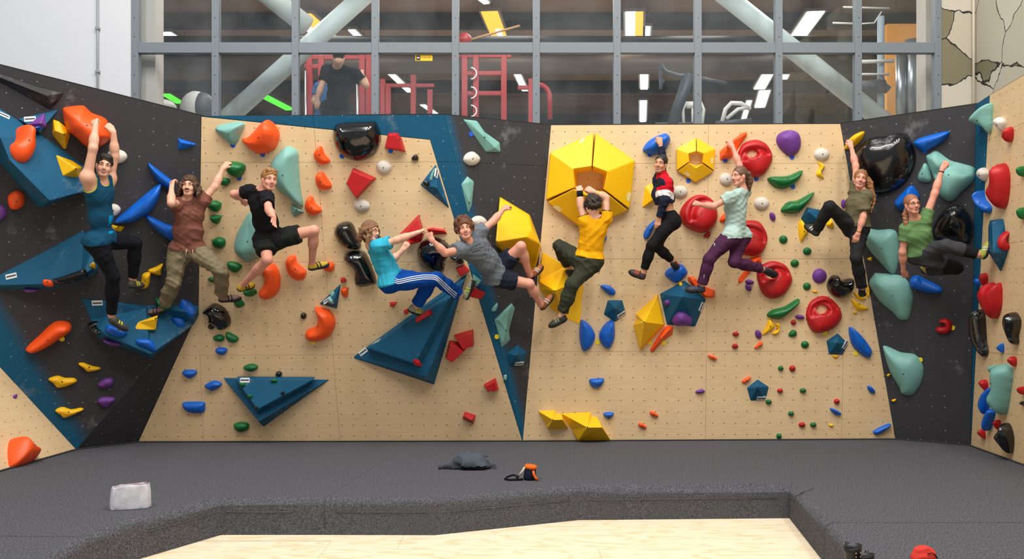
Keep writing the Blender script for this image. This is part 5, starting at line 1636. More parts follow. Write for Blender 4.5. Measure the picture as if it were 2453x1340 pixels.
class Sdf:
    def __init__(s):
        s.p = []

    def cone(s, a, b, ra, rb, k=.03, cut=(), sub=False):
        s.p.append(('c', V3(a), V3(b), ra, rb, k, list(cut), sub))
        return s

    def ell(s, c, axes, r, k=.03, cut=(), sub=False):
        s.p.append(('e', V3(c), [nrm(V3(x)) for x in axes], tuple(r), None, k, list(cut), sub))
        return s

    def mesh(s, vox):
        lo = np.full(3, 1e9)
        hi = -lo
        bb = []
        for q in s.p:
            if q[0] == 'c':
                r = max(q[3], q[4])
                l, h = np.minimum(q[1], q[2]) - r, np.maximum(q[1], q[2]) + r
            else:
                r = max(q[3])
                l, h = q[1] - r, q[1] + r
            bb.append((l, h))
            if not q[7]:
                lo, hi = np.minimum(lo, l), np.maximum(hi, h)
        lo -= vox * 3
        hi += vox * 3
        n = np.ceil((hi - lo) / vox).astype(int) + 1
        G = np.full(n, .5, np.float32)
        for q, (l, h) in zip(s.p, bb):
            m = max(.045, q[5] * 1.3)
            i0 = np.maximum(((l - m - lo) / vox).astype(int), 0)
            i1 = np.minimum(np.ceil((h + m - lo) / vox).astype(int) + 1, n)
            if (i1 <= i0).any():
                continue
            x = (lo[0] + vox * np.arange(i0[0], i1[0])).astype(np.float32)[:, None, None]
            y = (lo[1] + vox * np.arange(i0[1], i1[1])).astype(np.float32)[None, :, None]
            z = (lo[2] + vox * np.arange(i0[2], i1[2])).astype(np.float32)[None, None, :]
            if q[0] == 'c':
                a, b = q[1], q[2]
                d = b - a
                L2 = max(1e-9, d @ d)
                X, Y, Z = x - a[0], y - a[1], z - a[2]
                t = np.clip((X * d[0] + Y * d[1] + Z * d[2]) / L2, 0, 1)
                D = np.sqrt((X - t * d[0]) ** 2 + (Y - t * d[1]) ** 2 + (Z - t * d[2]) ** 2) - (q[3] + (q[4] - q[3]) * t)
            else:
                c = q[1]
                X, Y, Z = x - c[0], y - c[1], z - c[2]
                k0 = 0
                k1 = 0
                for ax, r in zip(q[2], q[3]):
                    u = (X * ax[0] + Y * ax[1] + Z * ax[2]) / r
                    k0 = k0 + u * u
                    k1 = k1 + (u / r) ** 2
                k0 = np.sqrt(k0)
                k1 = np.sqrt(k1) + 1e-9
                D = k0 * (k0 - 1) / k1
            for (pt, nn) in q[6]:
                pt, nn = V3(pt), nrm(V3(nn))
                D = np.maximum(D, (x - pt[0]) * nn[0] + (y - pt[1]) * nn[1] + (z - pt[2]) * nn[2])
            sl = tuple(slice(a_, b_) for a_, b_ in zip(i0, i1))
            g = G[sl]
            k = q[5]
            if q[7]:
                D = -D
                hh = np.clip(.5 - .5 * (g - D) / k, 0, 1)
                G[sl] = g * (1 - hh) + D * hh + k * hh * (1 - hh)
            else:
                hh = np.clip(.5 + .5 * (g - D) / k, 0, 1)
                G[sl] = g * (1 - hh) + D * hh - k * hh * (1 - hh)
        return nets(G, lo, vox)


def nets(G, lo, vox):
    S = (G < 0)
    c = np.zeros(tuple(k - 1 for k in G.shape), np.uint8)
    OFF = [(i, j, k) for i in (0, 1) for j in (0, 1) for k in (0, 1)]
    nx, ny, nz = c.shape
    for i, j, k in OFF:
        c += S[i:i + nx, j:j + ny, k:k + nz]
    act = (c > 0) & (c < 8)
    I = np.argwhere(act)
    if len(I) == 0:
        return np.zeros((0, 3)), np.zeros((0, 4), int)
    vid = np.full(c.shape, -1, np.int32)
    vid[act] = np.arange(len(I))
    val = {o: G[I[:, 0] + o[0], I[:, 1] + o[1], I[:, 2] + o[2]] for o in OFF}
    acc = np.zeros((len(I), 3))
    cnt = np.zeros(len(I))
    for a in OFF:
        for ax in range(3):
            if a[ax] == 0:
                b = list(a)
                b[ax] = 1
                b = tuple(b)
                va, vb = val[a], val[b]
                m = (va < 0) != (vb < 0)
                t = np.where(m, va / np.where(m, va - vb, 1), 0)
                p = np.zeros((len(I), 3)) + np.array(a)
                p[:, ax] = t
                acc[m] += p[m]
                cnt[m] += 1
    v = lo + vox * (I + acc / cnt[:, None])
    Q = []
    for ax in range(3):
        o1, o2 = (ax + 1) % 3, (ax + 2) % 3
        sa = [slice(None)] * 3
        sb = [slice(None)] * 3
        sa[ax] = slice(0, -1)
        sb[ax] = slice(1, None)
        A_, B_ = S[tuple(sa)], S[tuple(sb)]
        E_ = np.argwhere(A_ != B_)
        E_ = E_[(E_[:, o1] > 0) & (E_[:, o2] > 0) & (E_[:, o1] < G.shape[o1] - 1) & (E_[:, o2] < G.shape[o2] - 1)]
        ins = A_[E_[:, 0], E_[:, 1], E_[:, 2]]
        def cell(d1, d2):
            e = E_.copy()
            e[:, o1] -= d1
            e[:, o2] -= d2
            return vid[e[:, 0], e[:, 1], e[:, 2]]
        q = np.stack([cell(1, 1), cell(0, 1), cell(0, 0), cell(1, 0)], 1)
        q[~ins] = q[~ins][:, ::-1]
        Q.append(q)
    return v, np.vstack(Q)


def join(parts):
    vs, qs, n = [], [], 0
    for v, q in parts:
        vs.append(v)
        qs.append(q + n)
        n += len(v)
    return np.vstack(vs), np.vstack(qs)


def np_mesh(name, v, q, mats, parent=None, wrinkle=0.0, wdir=None, wfreq=55.0, seed=0, paint=None):
    me = bpy.data.meshes.new(name)
    me.vertices.add(len(v))
    me.loops.add(len(q) * 4)
    me.polygons.add(len(q))
    me.vertices.foreach_set('co', v.astype(np.float32).ravel())
    me.loops.foreach_set('vertex_index', q.astype(np.int32).ravel())
    me.polygons.foreach_set('loop_start', np.arange(0, len(q) * 4, 4, dtype=np.int32))
    me.polygons.foreach_set('loop_total', np.full(len(q), 4, np.int32))
    me.update(calc_edges=True)
    if wrinkle > 0:
        nn = np.zeros(len(v) * 3, np.float32)
        me.vertices.foreach_get('normal', nn)
        nn = nn.reshape(-1, 3)
        rs = np.random.RandomState(seed)
        w_ = np.zeros(len(v))
        for k in range(6):
            d = nrm(rs.normal(size=3) * np.array((1, 1, 1.7)))
            d2 = nrm(rs.normal(size=3))
            ph = v @ d * wfreq * (0.8 + .35 * k) + 2.4 * np.sin(v @ d2 * 11 + k) + rs.rand() * 6
            gate = .5 + .5 * np.sin(v @ nrm(rs.normal(size=3)) * 14 + rs.rand() * 6)
            w_ += (1 - 2 * np.abs(np.sin(ph * .5)) ** .8) * gate * (1, .9, .8, .7, .55, .45)[k]
        v = v + nn * (w_ * wrinkle * .5)[:, None]
        me.vertices.foreach_set('co', v.astype(np.float32).ravel())
        me.update()
    me.polygons.foreach_set('use_smooth', np.ones(len(q), bool))
    o = link(name, me, mats, parent)
    if paint:
        cen = v[q].mean(1)
        idx = np.zeros(len(q), np.int32)
        for fn, mi in paint:
            idx[fn(cen)] = mi
        me.polygons.foreach_set('material_index', idx)
    return o


SKIN = {'fair': mat('skin_fair', (226, 172, 146), 0.5, var=0.06, vscale=25, spec=0.35), 'pink': mat('skin_pink', (224, 158, 136), 0.5, var=0.08, vscale=25, spec=0.35),
        'tan': mat('skin_tan', (206, 150, 118), 0.5, var=0.06, vscale=25, spec=0.35)}
EYEW, EYED = mat('eye_white', (232, 228, 224), 0.3), mat('eye_iris', (48, 36, 28), 0.3)
LIP, TEETH, MOUTHD = mat('lip', (178, 92, 84), 0.5), mat('teeth', (238, 234, 226), 0.35), mat('mouth_inside', (88, 38, 36), 0.6)


def cloth(name, rgb, rough=0.85, var=0.1):
    return mat('cloth_' + name, rgb, rough, var=var, vscale=60, bump=0.3, bscale=500, spec=0.15)


def hand_prims(S, wr, ha, N, side, pose, sc=1.0, el=None):
    D = nrm(V3(ha) - V3(wr))
    N = V3(N)
    N = nrm(N - D * (N @ D))
    Sx = np.cross(D, N)
    wr = V3(wr)
    ang = {'grip': (38, 95, 140), 'fist': (75, 165, 235), 'relax': (18, 42, 62), 'open': (4, 8, 12)}[pose]
    spread = {'open': .30, 'relax': .08}.get(pose, .05)
    ln = (.072, .080, .074, .058)
    off = np.array((1.5, .5, -.5, -1.5)) * .0195 * side
    for i in range(4):
        base = wr + Sx * off[i] * .55 * sc
        kn = wr + (D * (.088 - .004 * abs(i - 1)) + Sx * off[i]) * sc
        S.cone(base, kn, .0145 * sc, .0118 * sc, .012)
        p = kn
        Di = nrm(D + Sx * off[i] / .03 * spread)
        for a, f, r0, r1 in zip(ang, (.44, .31, .25), (.0098, .0090, .0082), (.0090, .0082, .0068)):
            a = math.radians(a)
            q = p + (Di * math.cos(a) + N * math.sin(a)) * ln[i] * f * sc
            S.cone(p, q, r0 * sc, r1 * sc, .004)
            p = q
    t0 = wr + (D * .025 + Sx * side * .022 + N * .006) * sc
    if pose == 'open':
        t1, t2 = t0 + (D * .03 + Sx * side * .035) * sc, t0 + (D * .05 + Sx * side * .068) * sc
    elif pose == 'fist':
        t1, t2 = t0 + (D * .038 + Sx * side * .012 + N * .022) * sc, t0 + (D * .058 - Sx * side * .018 + N * .034) * sc
    else:
        t1, t2 = t0 + (D * .036 + Sx * side * .02 + N * .014) * sc, t0 + (D * .062 + Sx * side * .02 + N * .03) * sc
    S.cone(t0, t1, .0135 * sc, .0108 * sc, .012)
    S.cone(t1, t2, .0105 * sc, .0080 * sc, .004)
    fo = nrm(V3(el) - wr)
    S.cone(wr + fo * .06 * sc, wr + D * .012, .0245 * sc, .0240 * sc, .02)


def person(label, fc, J, face, sk='fair', w=1.0, fem=False, hs=1.0, hands=('grip', 'grip'), palm=((0, 1, 0), (0, 1, 0)), shirt=None, pants=None, shoes=None, hair=None,
           smile=1, glasses=False, moustache=False, face_on=True, extra=None, brow=(60, 44, 32), seed=1, arm=1.0, head_z=True, group='climbers posing on the wall'):
    P = {k: V3(at(px, py, fc.depth(px, py) - off)) for k, (px, py, off) in J.items()}
    if 'pR' in P:
        pass
    sh, pv = (P['shR'] + P['shL']) / 2, (P['hipR'] + P['hipL']) / 2
    T = sh - pv
    U = nrm(T)
    R = P['shR'] - P['shL']
    R = nrm(R - U * (R @ U))
    Fw = np.cross(U, R)
    Rh = P['hipR'] - P['hipL']
    Rh = nrm(Rh - U * (Rh @ U))
    Fh = np.cross(U, Rh)
    nb = P['nb']
    L = lambda t: pv + T * t
    org = pv.copy()
    wt = w * (.92 if fem else 1.0)
    cw = .15 * wt
    # head frame
    hf, hu = nrm(V3(face[0])), V3(face[1])
    hu = nrm(hu - hf * (hu @ hf))
    hr = np.cross(hf, hu)
    hc = P['head']
    HL = lambda x, y, z: hc + (hr * x + hf * y + hu * z) * hs
    HA = (hr, hf, hu)

    def torso(S, inf, wst=0.0, cutc=(), arms_in=True, bottom=True):
        S.ell(L(.74), (R, Fw, U), (cw + inf, (.105 if not fem else .10) * w + inf, .17 + inf), .05, cutc)
        if fem:
            for sgn in (-1, 1):
                S.ell(L(.70) + R * .062 * sgn + Fw * .07, (R, Fw, U), (.058 + inf, .055 + inf, .06 + inf), .05, cutc)
        S.ell(L(.40), (nrm(R + Rh), nrm(Fw + Fh), U), ((.125 if not fem else .115) * w + inf + wst, .09 * w + inf + wst, .16 + inf), .06, cutc)
        S.ell(L(.06), (Rh, Fh, U), ((.155 if not fem else .16) * w + inf + wst * .6, .105 * w + inf + wst * .6, .12 + inf), .06, cutc)
        for q in ('shR', 'shL'):
            S.cone(P[q], nb * .75 + L(.9) * .25, .054 * wt + inf, .052 + inf, .04, cutc)
            S.cone(P[q], L(.72) + (P[q] - sh) * .45, .056 * wt + inf, .075 * wt + inf, .05, cutc)

    def glutes(S, inf):
        for q in ('hipR', 'hipL'):
            S.ell(P[q] - Fh * .045 + U * .0, (Rh, Fh, U), (.088 * w + inf, .095 * w + inf, .10 + inf), .05)

    body = Sdf()
    torso(body, 0)
    glutes(body, 0)
    body.cone(nb - U * .02, HL(0, -.018, -.05), .056 * wt, .052 * wt, .04)
    aw = wt * arm
    for q in 'RL':
        a, b, c = P['sh' + q], P['el' + q], P['wr' + q]
        body.ell(a, (R, Fw, U), (.055 * aw,) * 3, .06)
        body.cone(a, b, .050 * aw, .039 * aw, .03)
        body.cone(b, b + (c - b) * .4, .041 * aw, .041 * aw, .03)
        body.cone(b + (c - b) * .3, c, .040 * aw, .0265 * aw, .03)
        h_, k_, n_ = P['hip' + q], P['kn' + q], P['an' + q]
        body.cone(h_, k_, .086 * w, .056 * w, .05)
        body.cone(k_, k_ + (n_ - k_) * .4, .053 * w, .055 * w, .03)
        body.cone(k_ + (n_ - k_) * .3, n_, .055 * w, .034, .03)
        body.cone(n_, P['he' + q] + (P['to' + q] - P['he' + q]) * .15 + (n_ - P['he' + q]) * .45, .034, .026, .03)
    parts = [body.mesh(.0095)]
    # head
    H = Sdf()
    H.ell(HL(0, -.012, .034), HA, (.074 * hs, .094 * hs, .086 * hs), .03)
    H.ell(HL(0, .022, -.036), HA, ((.052 if fem else .056) * hs, .068 * hs, .076 * hs), .03)
    H.cone(HL(-.009, .062, -.092), HL(.009, .062, -.092), .020 * hs, .020 * hs, .025)
    for s_ in (-1, 1):
        H.cone(HL(.046 * s_, -.005, -.052), HL((.014 if fem else .019) * s_, .05, -.088), .018 * hs, .018 * hs, .025)
        H.ell(HL(.036 * s_, .058, -.028), HA, (.024 * hs, .02 * hs, .022 * hs), .02)
        H.ell(HL(.074 * s_, -.006, -.008), HA, (.010 * hs, .019 * hs, .032 * hs), .008)
        H.ell(HL(.031 * s_, .098, .008), HA, (.017 * hs, .018 * hs, .011 * hs), .012, (), True)
        H.cone(HL(.012 * s_, .086, .024), HL(.046 * s_, .072, .026), .011 * hs, .009 * hs, .015)
        H.ell(HL(.011 * s_, .098, -.031), HA, (.009 * hs, .010 * hs, .008 * hs), .008)
    H.cone(HL(0, .086, .012), HL(0, .106, -.026), .009 * hs, .0125 * hs, .012)
    H.cone(HL(0, -.018, -.04), nb * .8 + HL(0, -.018, -.04) * .2, .050 * wt, .050 * wt, .03)
    if face_on:
        H.ell(HL(0, .098, -.063), HA, (.029 * hs, .016 * hs, (.010 if smile else .004) * hs), .006, (), True)
    parts.append(H.mesh(.0048))
    for q, po, pn in zip('RL', hands, palm):
        S = Sdf()
        hand_prims(S, P['wr' + q], P['ha' + q], pn, 1 if q == 'R' else -1, po, .93 if fem else 1.0, P['el' + q])
        parts.append(S.mesh(.0042))
    v, q = join(parts)
    root = np_mesh('person', v - org, q, SKIN[sk])
    root.location = org
    tag(root, label, 'person', group)

    def piece(name, S, vox, mats, wr=0.0, freq=55.0, paint=None, par=None):
        v, q = S.mesh(vox)
        if len(q) == 0:
            return None
        pt = [(lambda c, f=f: f(c + org), m) for f, m in (paint or [])]
        return np_mesh(name, v - org, q, mats, par or root, wr, None, freq, seed, pt)

    ctx = dict(P=P, L=L, U=U, R=R, Fw=Fw, T=T, pv=pv, sh=sh, nb=nb, HL=HL, HA=HA, hs=hs, root=root, piece=piece, org=org, torso=torso, hr=hr, hf=hf, hu=hu, aw=aw)
    # shirt
    if shirt:
        S = Sdf()
        inf = shirt.get('inf', .012)
        hem = (L(shirt.get('hem', .02)), -T)
        torso(S, inf, shirt.get('loose', .012), (hem,))
        pin = (pants or {}).get('inf', .012) + .010
        for q in ('hipR', 'hipL'):
            S.ell(P[q] - Fh * .045, (Rh, Fh, U), (.088 * w + pin, .095 * w + pin, .10 + pin), .04, (hem,))
            S.ell(P[q], (Rh, Fh, U), (.09 * w + pin,) * 3, .04, (hem,))
        for q in 'RL':
            sl = shirt.get('sleeve', .55)
            sl = sl[0 if q == 'R' else 1] if isinstance(sl, tuple) else sl
            a, b, c = P['sh' + q], P['el' + q], P['wr' + q]
            sr = shirt.get('sr', .064) * aw
            if sl <= 0:
                continue
            S.ell(a, (R, Fw, U), (.062 * aw + inf,) * 3, .04)
            if sl <= 1:
                e = a + (b - a) * sl
                S.cone(a, a + (b - a) * min(1, sl + .2), .062 * aw + inf, sr + .004, .03, ((e, b - a),))
            else:
                S.cone(a, b, .060 * aw + inf, .048 * aw + inf, .03)
                e = b + (c - b) * (sl - 1)
                S.cone(b, c, .048 * aw + inf, .034 * aw + inf, .03, ((e, c - b),))
        nr = shirt.get('neck', .068)
        if nr > 0:
            S.ell(nb + U * .03 + Fw * .012, (R, Fw, U), (nr, nr, nr * .9), .01, (), True)
        for ex in shirt.get('subs', ()):
            ex(S, ctx)
        if shirt.get('collar'):
            S.cone(nb - U * .015, nb + (HL(0, -.018, -.06) - nb) * .62, .066, .062, .02)
        piece(shirt.get('name', 'tshirt'), S, shirt.get('vox', .008), [cloth(*shirt['col'])] + [cloth(*c) for c in shirt.get('cols2', ())], shirt.get('wr', .007), shirt.get('freq', 48), [(lambda c, f=f: f(c, ctx), m) for f, m in shirt.get('paint', ())])
    if pants:
        S = Sdf()
        inf = pants.get('inf', .014)
        top = (L(pants.get('top', .2)), T)
        S.ell(L(.06), (Rh, Fh, U), ((.155 if not fem else .16) * w + inf, .105 * w + inf, .125 + inf), .05, (top,))
        S.ell(L(.25), (Rh, Fh, U), (.13 * w + inf, .092 * w + inf, .12), .05, (top,))
        for q in ('hipR', 'hipL'):
            S.ell(P[q] - Fh * .045, (Rh, Fh, U), (.088 * w + inf, .095 * w + inf, .10 + inf), .05, (top,))
        for q in 'RL':
            h_, k_, n_ = P['hip' + q], P['kn' + q], P['an' + q]
            th, shk = pants.get('leg', (1, .95))
            fl = pants.get('flare', 0.0)
            if th < 1:
                e = h_ + (k_ - h_) * th
                S.cone(h_, h_ + (k_ - h_) * .4, .088 * w + inf, .080 * w + inf + fl * .4, .05, (top,))
                S.cone(h_ + (k_ - h_) * .3, k_, .082 * w + inf + fl * .3, .068 * w + inf + fl, .05, ((e, k_ - h_),))
            else:
                S.cone(h_, h_ + (k_ - h_) * .4, .087 * w + inf, .075 * w + inf, .05, (top,))
                S.cone(h_ + (k_ - h_) * .3, k_, .079 * w + inf, .058 * w + inf, .05)
                e = k_ + (n_ - k_) * shk
                S.cone(k_, k_ + (n_ - k_) * .45, .056 * w + inf, .056 * w + inf * 1.05, .03)
                S.cone(k_ + (n_ - k_) * .35, n_ + (n_ - k_) * .15, .056 * w + inf, .038 + inf + fl, .03, ((e, n_ - k_),))
        for ex in pants.get('subs', ()):
            ex(S, ctx)
        piece(pants.get('name', 'trousers'), S, .0085, [cloth(*pants['col'])] + [cloth(*c) for c in pants.get('cols2', ())], pants.get('wr', .008), pants.get('freq', 44), [(lambda c, f=f: f(c, ctx), m) for f, m in pants.get('paint', ())])
    if shoes:
        for q in 'RL':
            n_, he, to, kn = P['an' + q], P['he' + q], P['to' + q], P['kn' + q]
            dn = nrm(he - n_) if np.linalg.norm(he - n_) > 1e-4 else nrm(n_ - kn)
            fd = nrm(to - he)
            # keep the foot a plausible length
            Lf = np.clip(np.linalg.norm(to - he), .19 if fem else .21, .27)
            to = he + fd * Lf
            dn = nrm(dn - fd * (dn @ fd)) if abs(dn @ fd) < .98 else nrm(np.cross(fd, (1, 0, 0)))
            wd = np.cross(fd, dn)
            A3 = (fd, wd, dn)
            S = Sdf()
            S.ell(he + fd * .02 - dn * .022, A3, (.046, .037, .046), .02)
            S.ell(he + fd * Lf * .52 - dn * .008, A3, (Lf * .46, .040, .040), .03)
            S.ell(to - fd * .055 + dn * .002, A3, (.062, .043, .030), .03)
            S.cone(he + fd * .02 - dn * .03, he + fd * .03 - dn * .065, .038, .038, .02, ((he - dn * .072, -dn),))
            so = piece('shoe', S, .006, [mat('shoe_' + shoes['n'], shoes['up'], 0.6, var=0.15, vscale=50)])
            S = Sdf()
            S.ell(he + fd * .015 - dn * .01, A3, (.048, .039, .036), .02, ((he - dn * .012, -dn),))
            S.ell(he + fd * Lf * .52 + dn * .004, A3, (Lf * .48, .042, .034), .03, ((he - dn * .004, -dn),))
            S.ell(to - fd * .053 + dn * .004, A3, (.066, .046, .033), .03)
            piece('rubber_sole', S, .006, [mat('rubber_' + shoes['n'], shoes['sole'], 0.7)], par=so)
            for k, tt in enumerate((.36, .52)):
                pc = he + fd * Lf * tt
                MBs = MB()
                ring = [pc + wd * math.cos(a_) * .0435 - dn * (.008 + math.sin(a_) * .040) - org for a_ in np.linspace(-.1, math.pi + .1, 9)]
                MBs.tube(ring, .0085, 6).build('strap', mat('strap_' + shoes['n'], shoes['strap'], 0.6), so, True)
    # face
    if face_on:
        M3 = Matrix((hr, hf, hu)).transposed()
        o_ = lambda *a: Vector(HL(*a) - org)
        for s_ in (-1, 1):
            e = MB().ball(o_(.031 * s_, .0735, .007), (.0125 * hs, .010 * hs, .0064 * hs), M3).build('eye', EYEW, root, True)
            MB().ball(o_(.0305 * s_, .0815, .007), (.0052 * hs, .0036 * hs, .0052 * hs), M3, 8, 6).build('iris', EYED, e, True)
            MB().tube([o_(.014 * s_, .0975, .026), o_(.032 * s_, .0905, .032), o_(.050 * s_, .0735, .027)], [(.0030 if fem else .0038) * hs, (.0032 if fem else .0040) * hs, .0020 * hs], 6).build('eyebrow', mat('brow_%d_%d_%d' % brow, brow, 0.8), root, True)
            MB().tube([o_(.017 * s_, .0865, .0135), o_(.031 * s_, .0865, .0165), o_(.046 * s_, .074, .012)], .0016 * hs, 5).build('eyelid', SKIN[sk], root, True)
        zc = -.0615
        cu = .011 if smile else .002
        up = [o_(x, .0915 - 13 * x * x, zc + .0075 + cu * (abs(x) / .033) ** 2) for x in np.linspace(-.034, .034, 9)]
        lo = [o_(x, .0905 - 13 * x * x, zc - (.0125 if smile else .004) + (cu + .014) * (abs(x) / .033) ** 2) for x in np.linspace(-.032, .032, 9)]
        MB().tube(up, [.0015, .0024, .0028, .003, .0026, .003, .0028, .0024, .0015], 6).build('upper_lip', LIP, root, True)
        MB().tube(lo, [.0015, .0026, .0034, .0038, .004, .0038, .0034, .0026, .0015], 6).build('lower_lip', LIP, root, True)
        if smile:
            vs_, fs_ = [], []
            for x in np.linspace(-.028, .028, 9):
                for dz, dy in ((.0065, .0015), (-.004, .0015), (-.004, -.008), (.0065, -.008)):
                    vs_.append(o_(x, .0885 - 13 * x * x + dy, zc + dz * (1 - (abs(x) / .04) ** 2) + cu * (abs(x) / .033) ** 2))
            for k in range(8):
                for m_ in range(4):
                    fs_.append((k * 4 + m_, k * 4 + (m_ + 1) % 4, k * 4 + 4 + (m_ + 1) % 4, k * 4 + 4 + m_))
            MB().add(vs_, fs_).build('teeth', TEETH, root, True)
            MB().ball(o_(0, .082, zc - .004), (.026 * hs, .008 * hs, .010 * hs), M3).build('mouth', MOUTHD, root, True)
        if moustache:
            MB().tube([o_(-.03, .074, -.047), o_(-.015, .0935, -.0425), o_(0, .097, -.0405), o_(.015, .0935, -.0425), o_(.03, .074, -.047)], [.003, .0055, .0045, .0055, .003], 6).build('moustache', mat('brow_%d_%d_%d' % brow, brow, .8), root, True)
        if glasses:
            G_ = MB()
            for s_ in (-1, 1):
                G_.tube([o_(.033 * s_ + .022 * math.cos(a_), .100 - .012 * abs(.5 + .5 * s_ * math.cos(a_)), .004 + .018 * math.sin(a_)) for a_ in np.linspace(0, 2 * math.pi, 15)], .0019, 5, False)
                G_.tube([o_(.055 * s_, .088, .008), o_(.078 * s_, .0, .004)], .0018, 5)
            G_.tube([o_(-.011, .101, .008), o_(.011, .101, .008)], .002, 5)
            G_.build('glasses', mat('glasses_wire', (120, 96, 84), 0.3, metal=0.7), root, True)
    if hair:
        hair(ctx)
    if extra:
        extra(ctx)
    return ctx


# ---- hair styles
def hair_base(ctx, S, inf=.012, front=.052, low=-.06, k=.012):
    """cap of hair open at the face"""
    HL, HA, hs = ctx['HL'], ctx['HA'], ctx['hs']
    S.ell(HL(0, -.016, .038), HA, ((.074 + inf) * hs, (.094 + inf) * hs, (.086 + inf) * hs), .02, ((HL(0, 0, low), -ctx['hu']),))
    S.ell(HL(0, .10, -.03), HA, (.066 * hs, .085 * hs, (.03 + front) * hs), k, (), True)


def hair_short(col, inf=.010, quiff=False, wr=.006, front=.062, low=-.035):
    def f(ctx):
        S = Sdf()
        hair_base(ctx, S, inf, front, low)
        HL, HA, hs = ctx['HL'], ctx['HA'], ctx['hs']
        if quiff:
            S.cone(HL(-.045, .062, .098), HL(.045, .062, .098), .022, .020, .02)
            S.cone(HL(-.03, .02, .115), HL(.03, .02, .115), .022, .022, .02)
        for s_ in (-1, 1):
            S.ell(HL(.078 * s_, .002, -.012), HA, (.025, .03, .038), .008, (), True)
        ctx['piece']('hair', S, .0055, [mat('hair_%d_%d_%d' % col, col, 0.6, var=0.35, vscale=90)], wr, 150)
    return f


def curls(name, ctx, S, col, n, rmin, rmax, fn, seed, wr=.006):
    rs = np.random.RandomState(seed)
    for i in range(n):
        p = fn(rs)
        if p is None:
            continue
        r = rmin + rs.rand() * (rmax - rmin)
        S.ell(p, ctx['HA'], (r, r, r * (1 + .5 * rs.rand())), .008)
    ctx['piece'](name, S, .0055, [mat('hair_%d_%d_%d' % col, col, 0.65, var=0.4, vscale=90)], wr, 170)


def hair_curly(col, n=110, r=(.016, .026), drop=-.03, back=False, rad=.012, seed=3):
    def f(ctx):
        S = Sdf()
        HL, HA, hs = ctx['HL'], ctx['HA'], ctx['hs']
        hair_base(ctx, S, rad, .06 if not back else .0, drop)
        def fn(rs):
            d = nrm(rs.normal(size=3))
            if d[2] < -.45:
                return None
            if not back and d[1] > .35 and d[2] < .62:
                return None
            return HL(d[0] * (.078 + rad), -.016 + d[1] * (.098 + rad), .038 + d[2] * (.09 + rad))
        curls('hair', ctx, S, col, n, r[0], r[1], fn, seed)
    return f


def hair_long(col, length=.20, width=.05, wave=.012, curl=True, seed=5, parts=14, vol=.014):
    """shoulder length hair on both sides and behind"""
    def f(ctx):
        S = Sdf()
        HL, HA, hs, nb = ctx['HL'], ctx['HA'], ctx['hs'], ctx['nb']
        hair_base(ctx, S, vol, .06, -.05)
        rs = np.random.RandomState(seed)
        for i in range(parts):
            a = math.radians(58 + 244 * i / (parts - 1)) + math.pi / 2   # leaves the face open
            x, y = math.cos(a) * (.078 + vol), math.sin(a) * (.094 + vol) - .012
            p = HL(x, y, .03)
            ln = length * (.8 + .4 * rs.rand())
            nseg = 5
            for k in range(nseg):
                t = (k + 1) / nseg
                o = 1 + width * 4 * t * (1 - .5 * t)
                q = HL(x * o + wave * math.sin(6 * t + i), y * o + wave * math.cos(5 * t + i * 2), .03 - ln * t)
                S.cone(p, q, .021 - .004 * k / nseg, .020 - .007 * t, .012)
                p = q
        ctx['piece']('hair', S, .006, [mat('hair_%d_%d_%d' % col, col, 0.6, var=0.4, vscale=80)], .008, 150)
    return f


def hair_tied(col, tail, r=(.03, .022, .012), part=True):
    """hair combed back; tail: list of world offsets from the back of the head in the head frame"""
    def f(ctx):
        S = Sdf()
        HL, HA, hs = ctx['HL'], ctx['HA'], ctx['hs']
        hair_base(ctx, S, .007, .068, -.05)
        for s_ in (-1, 1):
            S.ell(HL(.080 * s_, .006, -.014), HA, (.022, .026, .034), .008, (), True)
        ctx['piece']('hair', S, .0055, [mat('hair_%d_%d_%d' % col, col, 0.5, var=0.35, vscale=90)], .003, 160)
        if tail:
            S = Sdf()
            rs = np.random.RandomState(4)
            for j in range(5):
                jx = rs.normal(size=3) * .012
                pts = [HL(*(np.array(p) + (jx if k else 0))) for k, p in enumerate(tail)]
                for k in range(len(pts) - 1):
                    S.cone(pts[k], pts[k + 1], r[min(k, len(r) - 1)] * .75, r[min(k + 1, len(r) - 1)] * .75, .012)
            ctx['piece']('ponytail', S, .006, [mat('hair_%d_%d_%d' % col, col, 0.5, var=0.35, vscale=90)], .007, 150)
    return f


def near_seg(c, a, b, t0, t1, r):
    d = b - a
    t = ((c - a) @ d) / (d @ d)
    dist = np.linalg.norm(c - a - np.clip(t, 0, 1)[:, None] * d, axis=1)
    return (t >= t0) & (t <= t1) & (dist < r)


def band(ctx, a, b, t, r, wdt, name, m):
    """cuff, wrist band or bracelet round a limb"""
    P = ctx['P']
    d = nrm(b - a)
    c = a + (b - a) * t - ctx['org']
    MB().tube([c - d * wdt / 2, c - d * wdt / 2, c + d * wdt / 2, c + d * wdt / 2], [r * .8, r, r, r * .8], 14).build(name, m, ctx['root'], True)


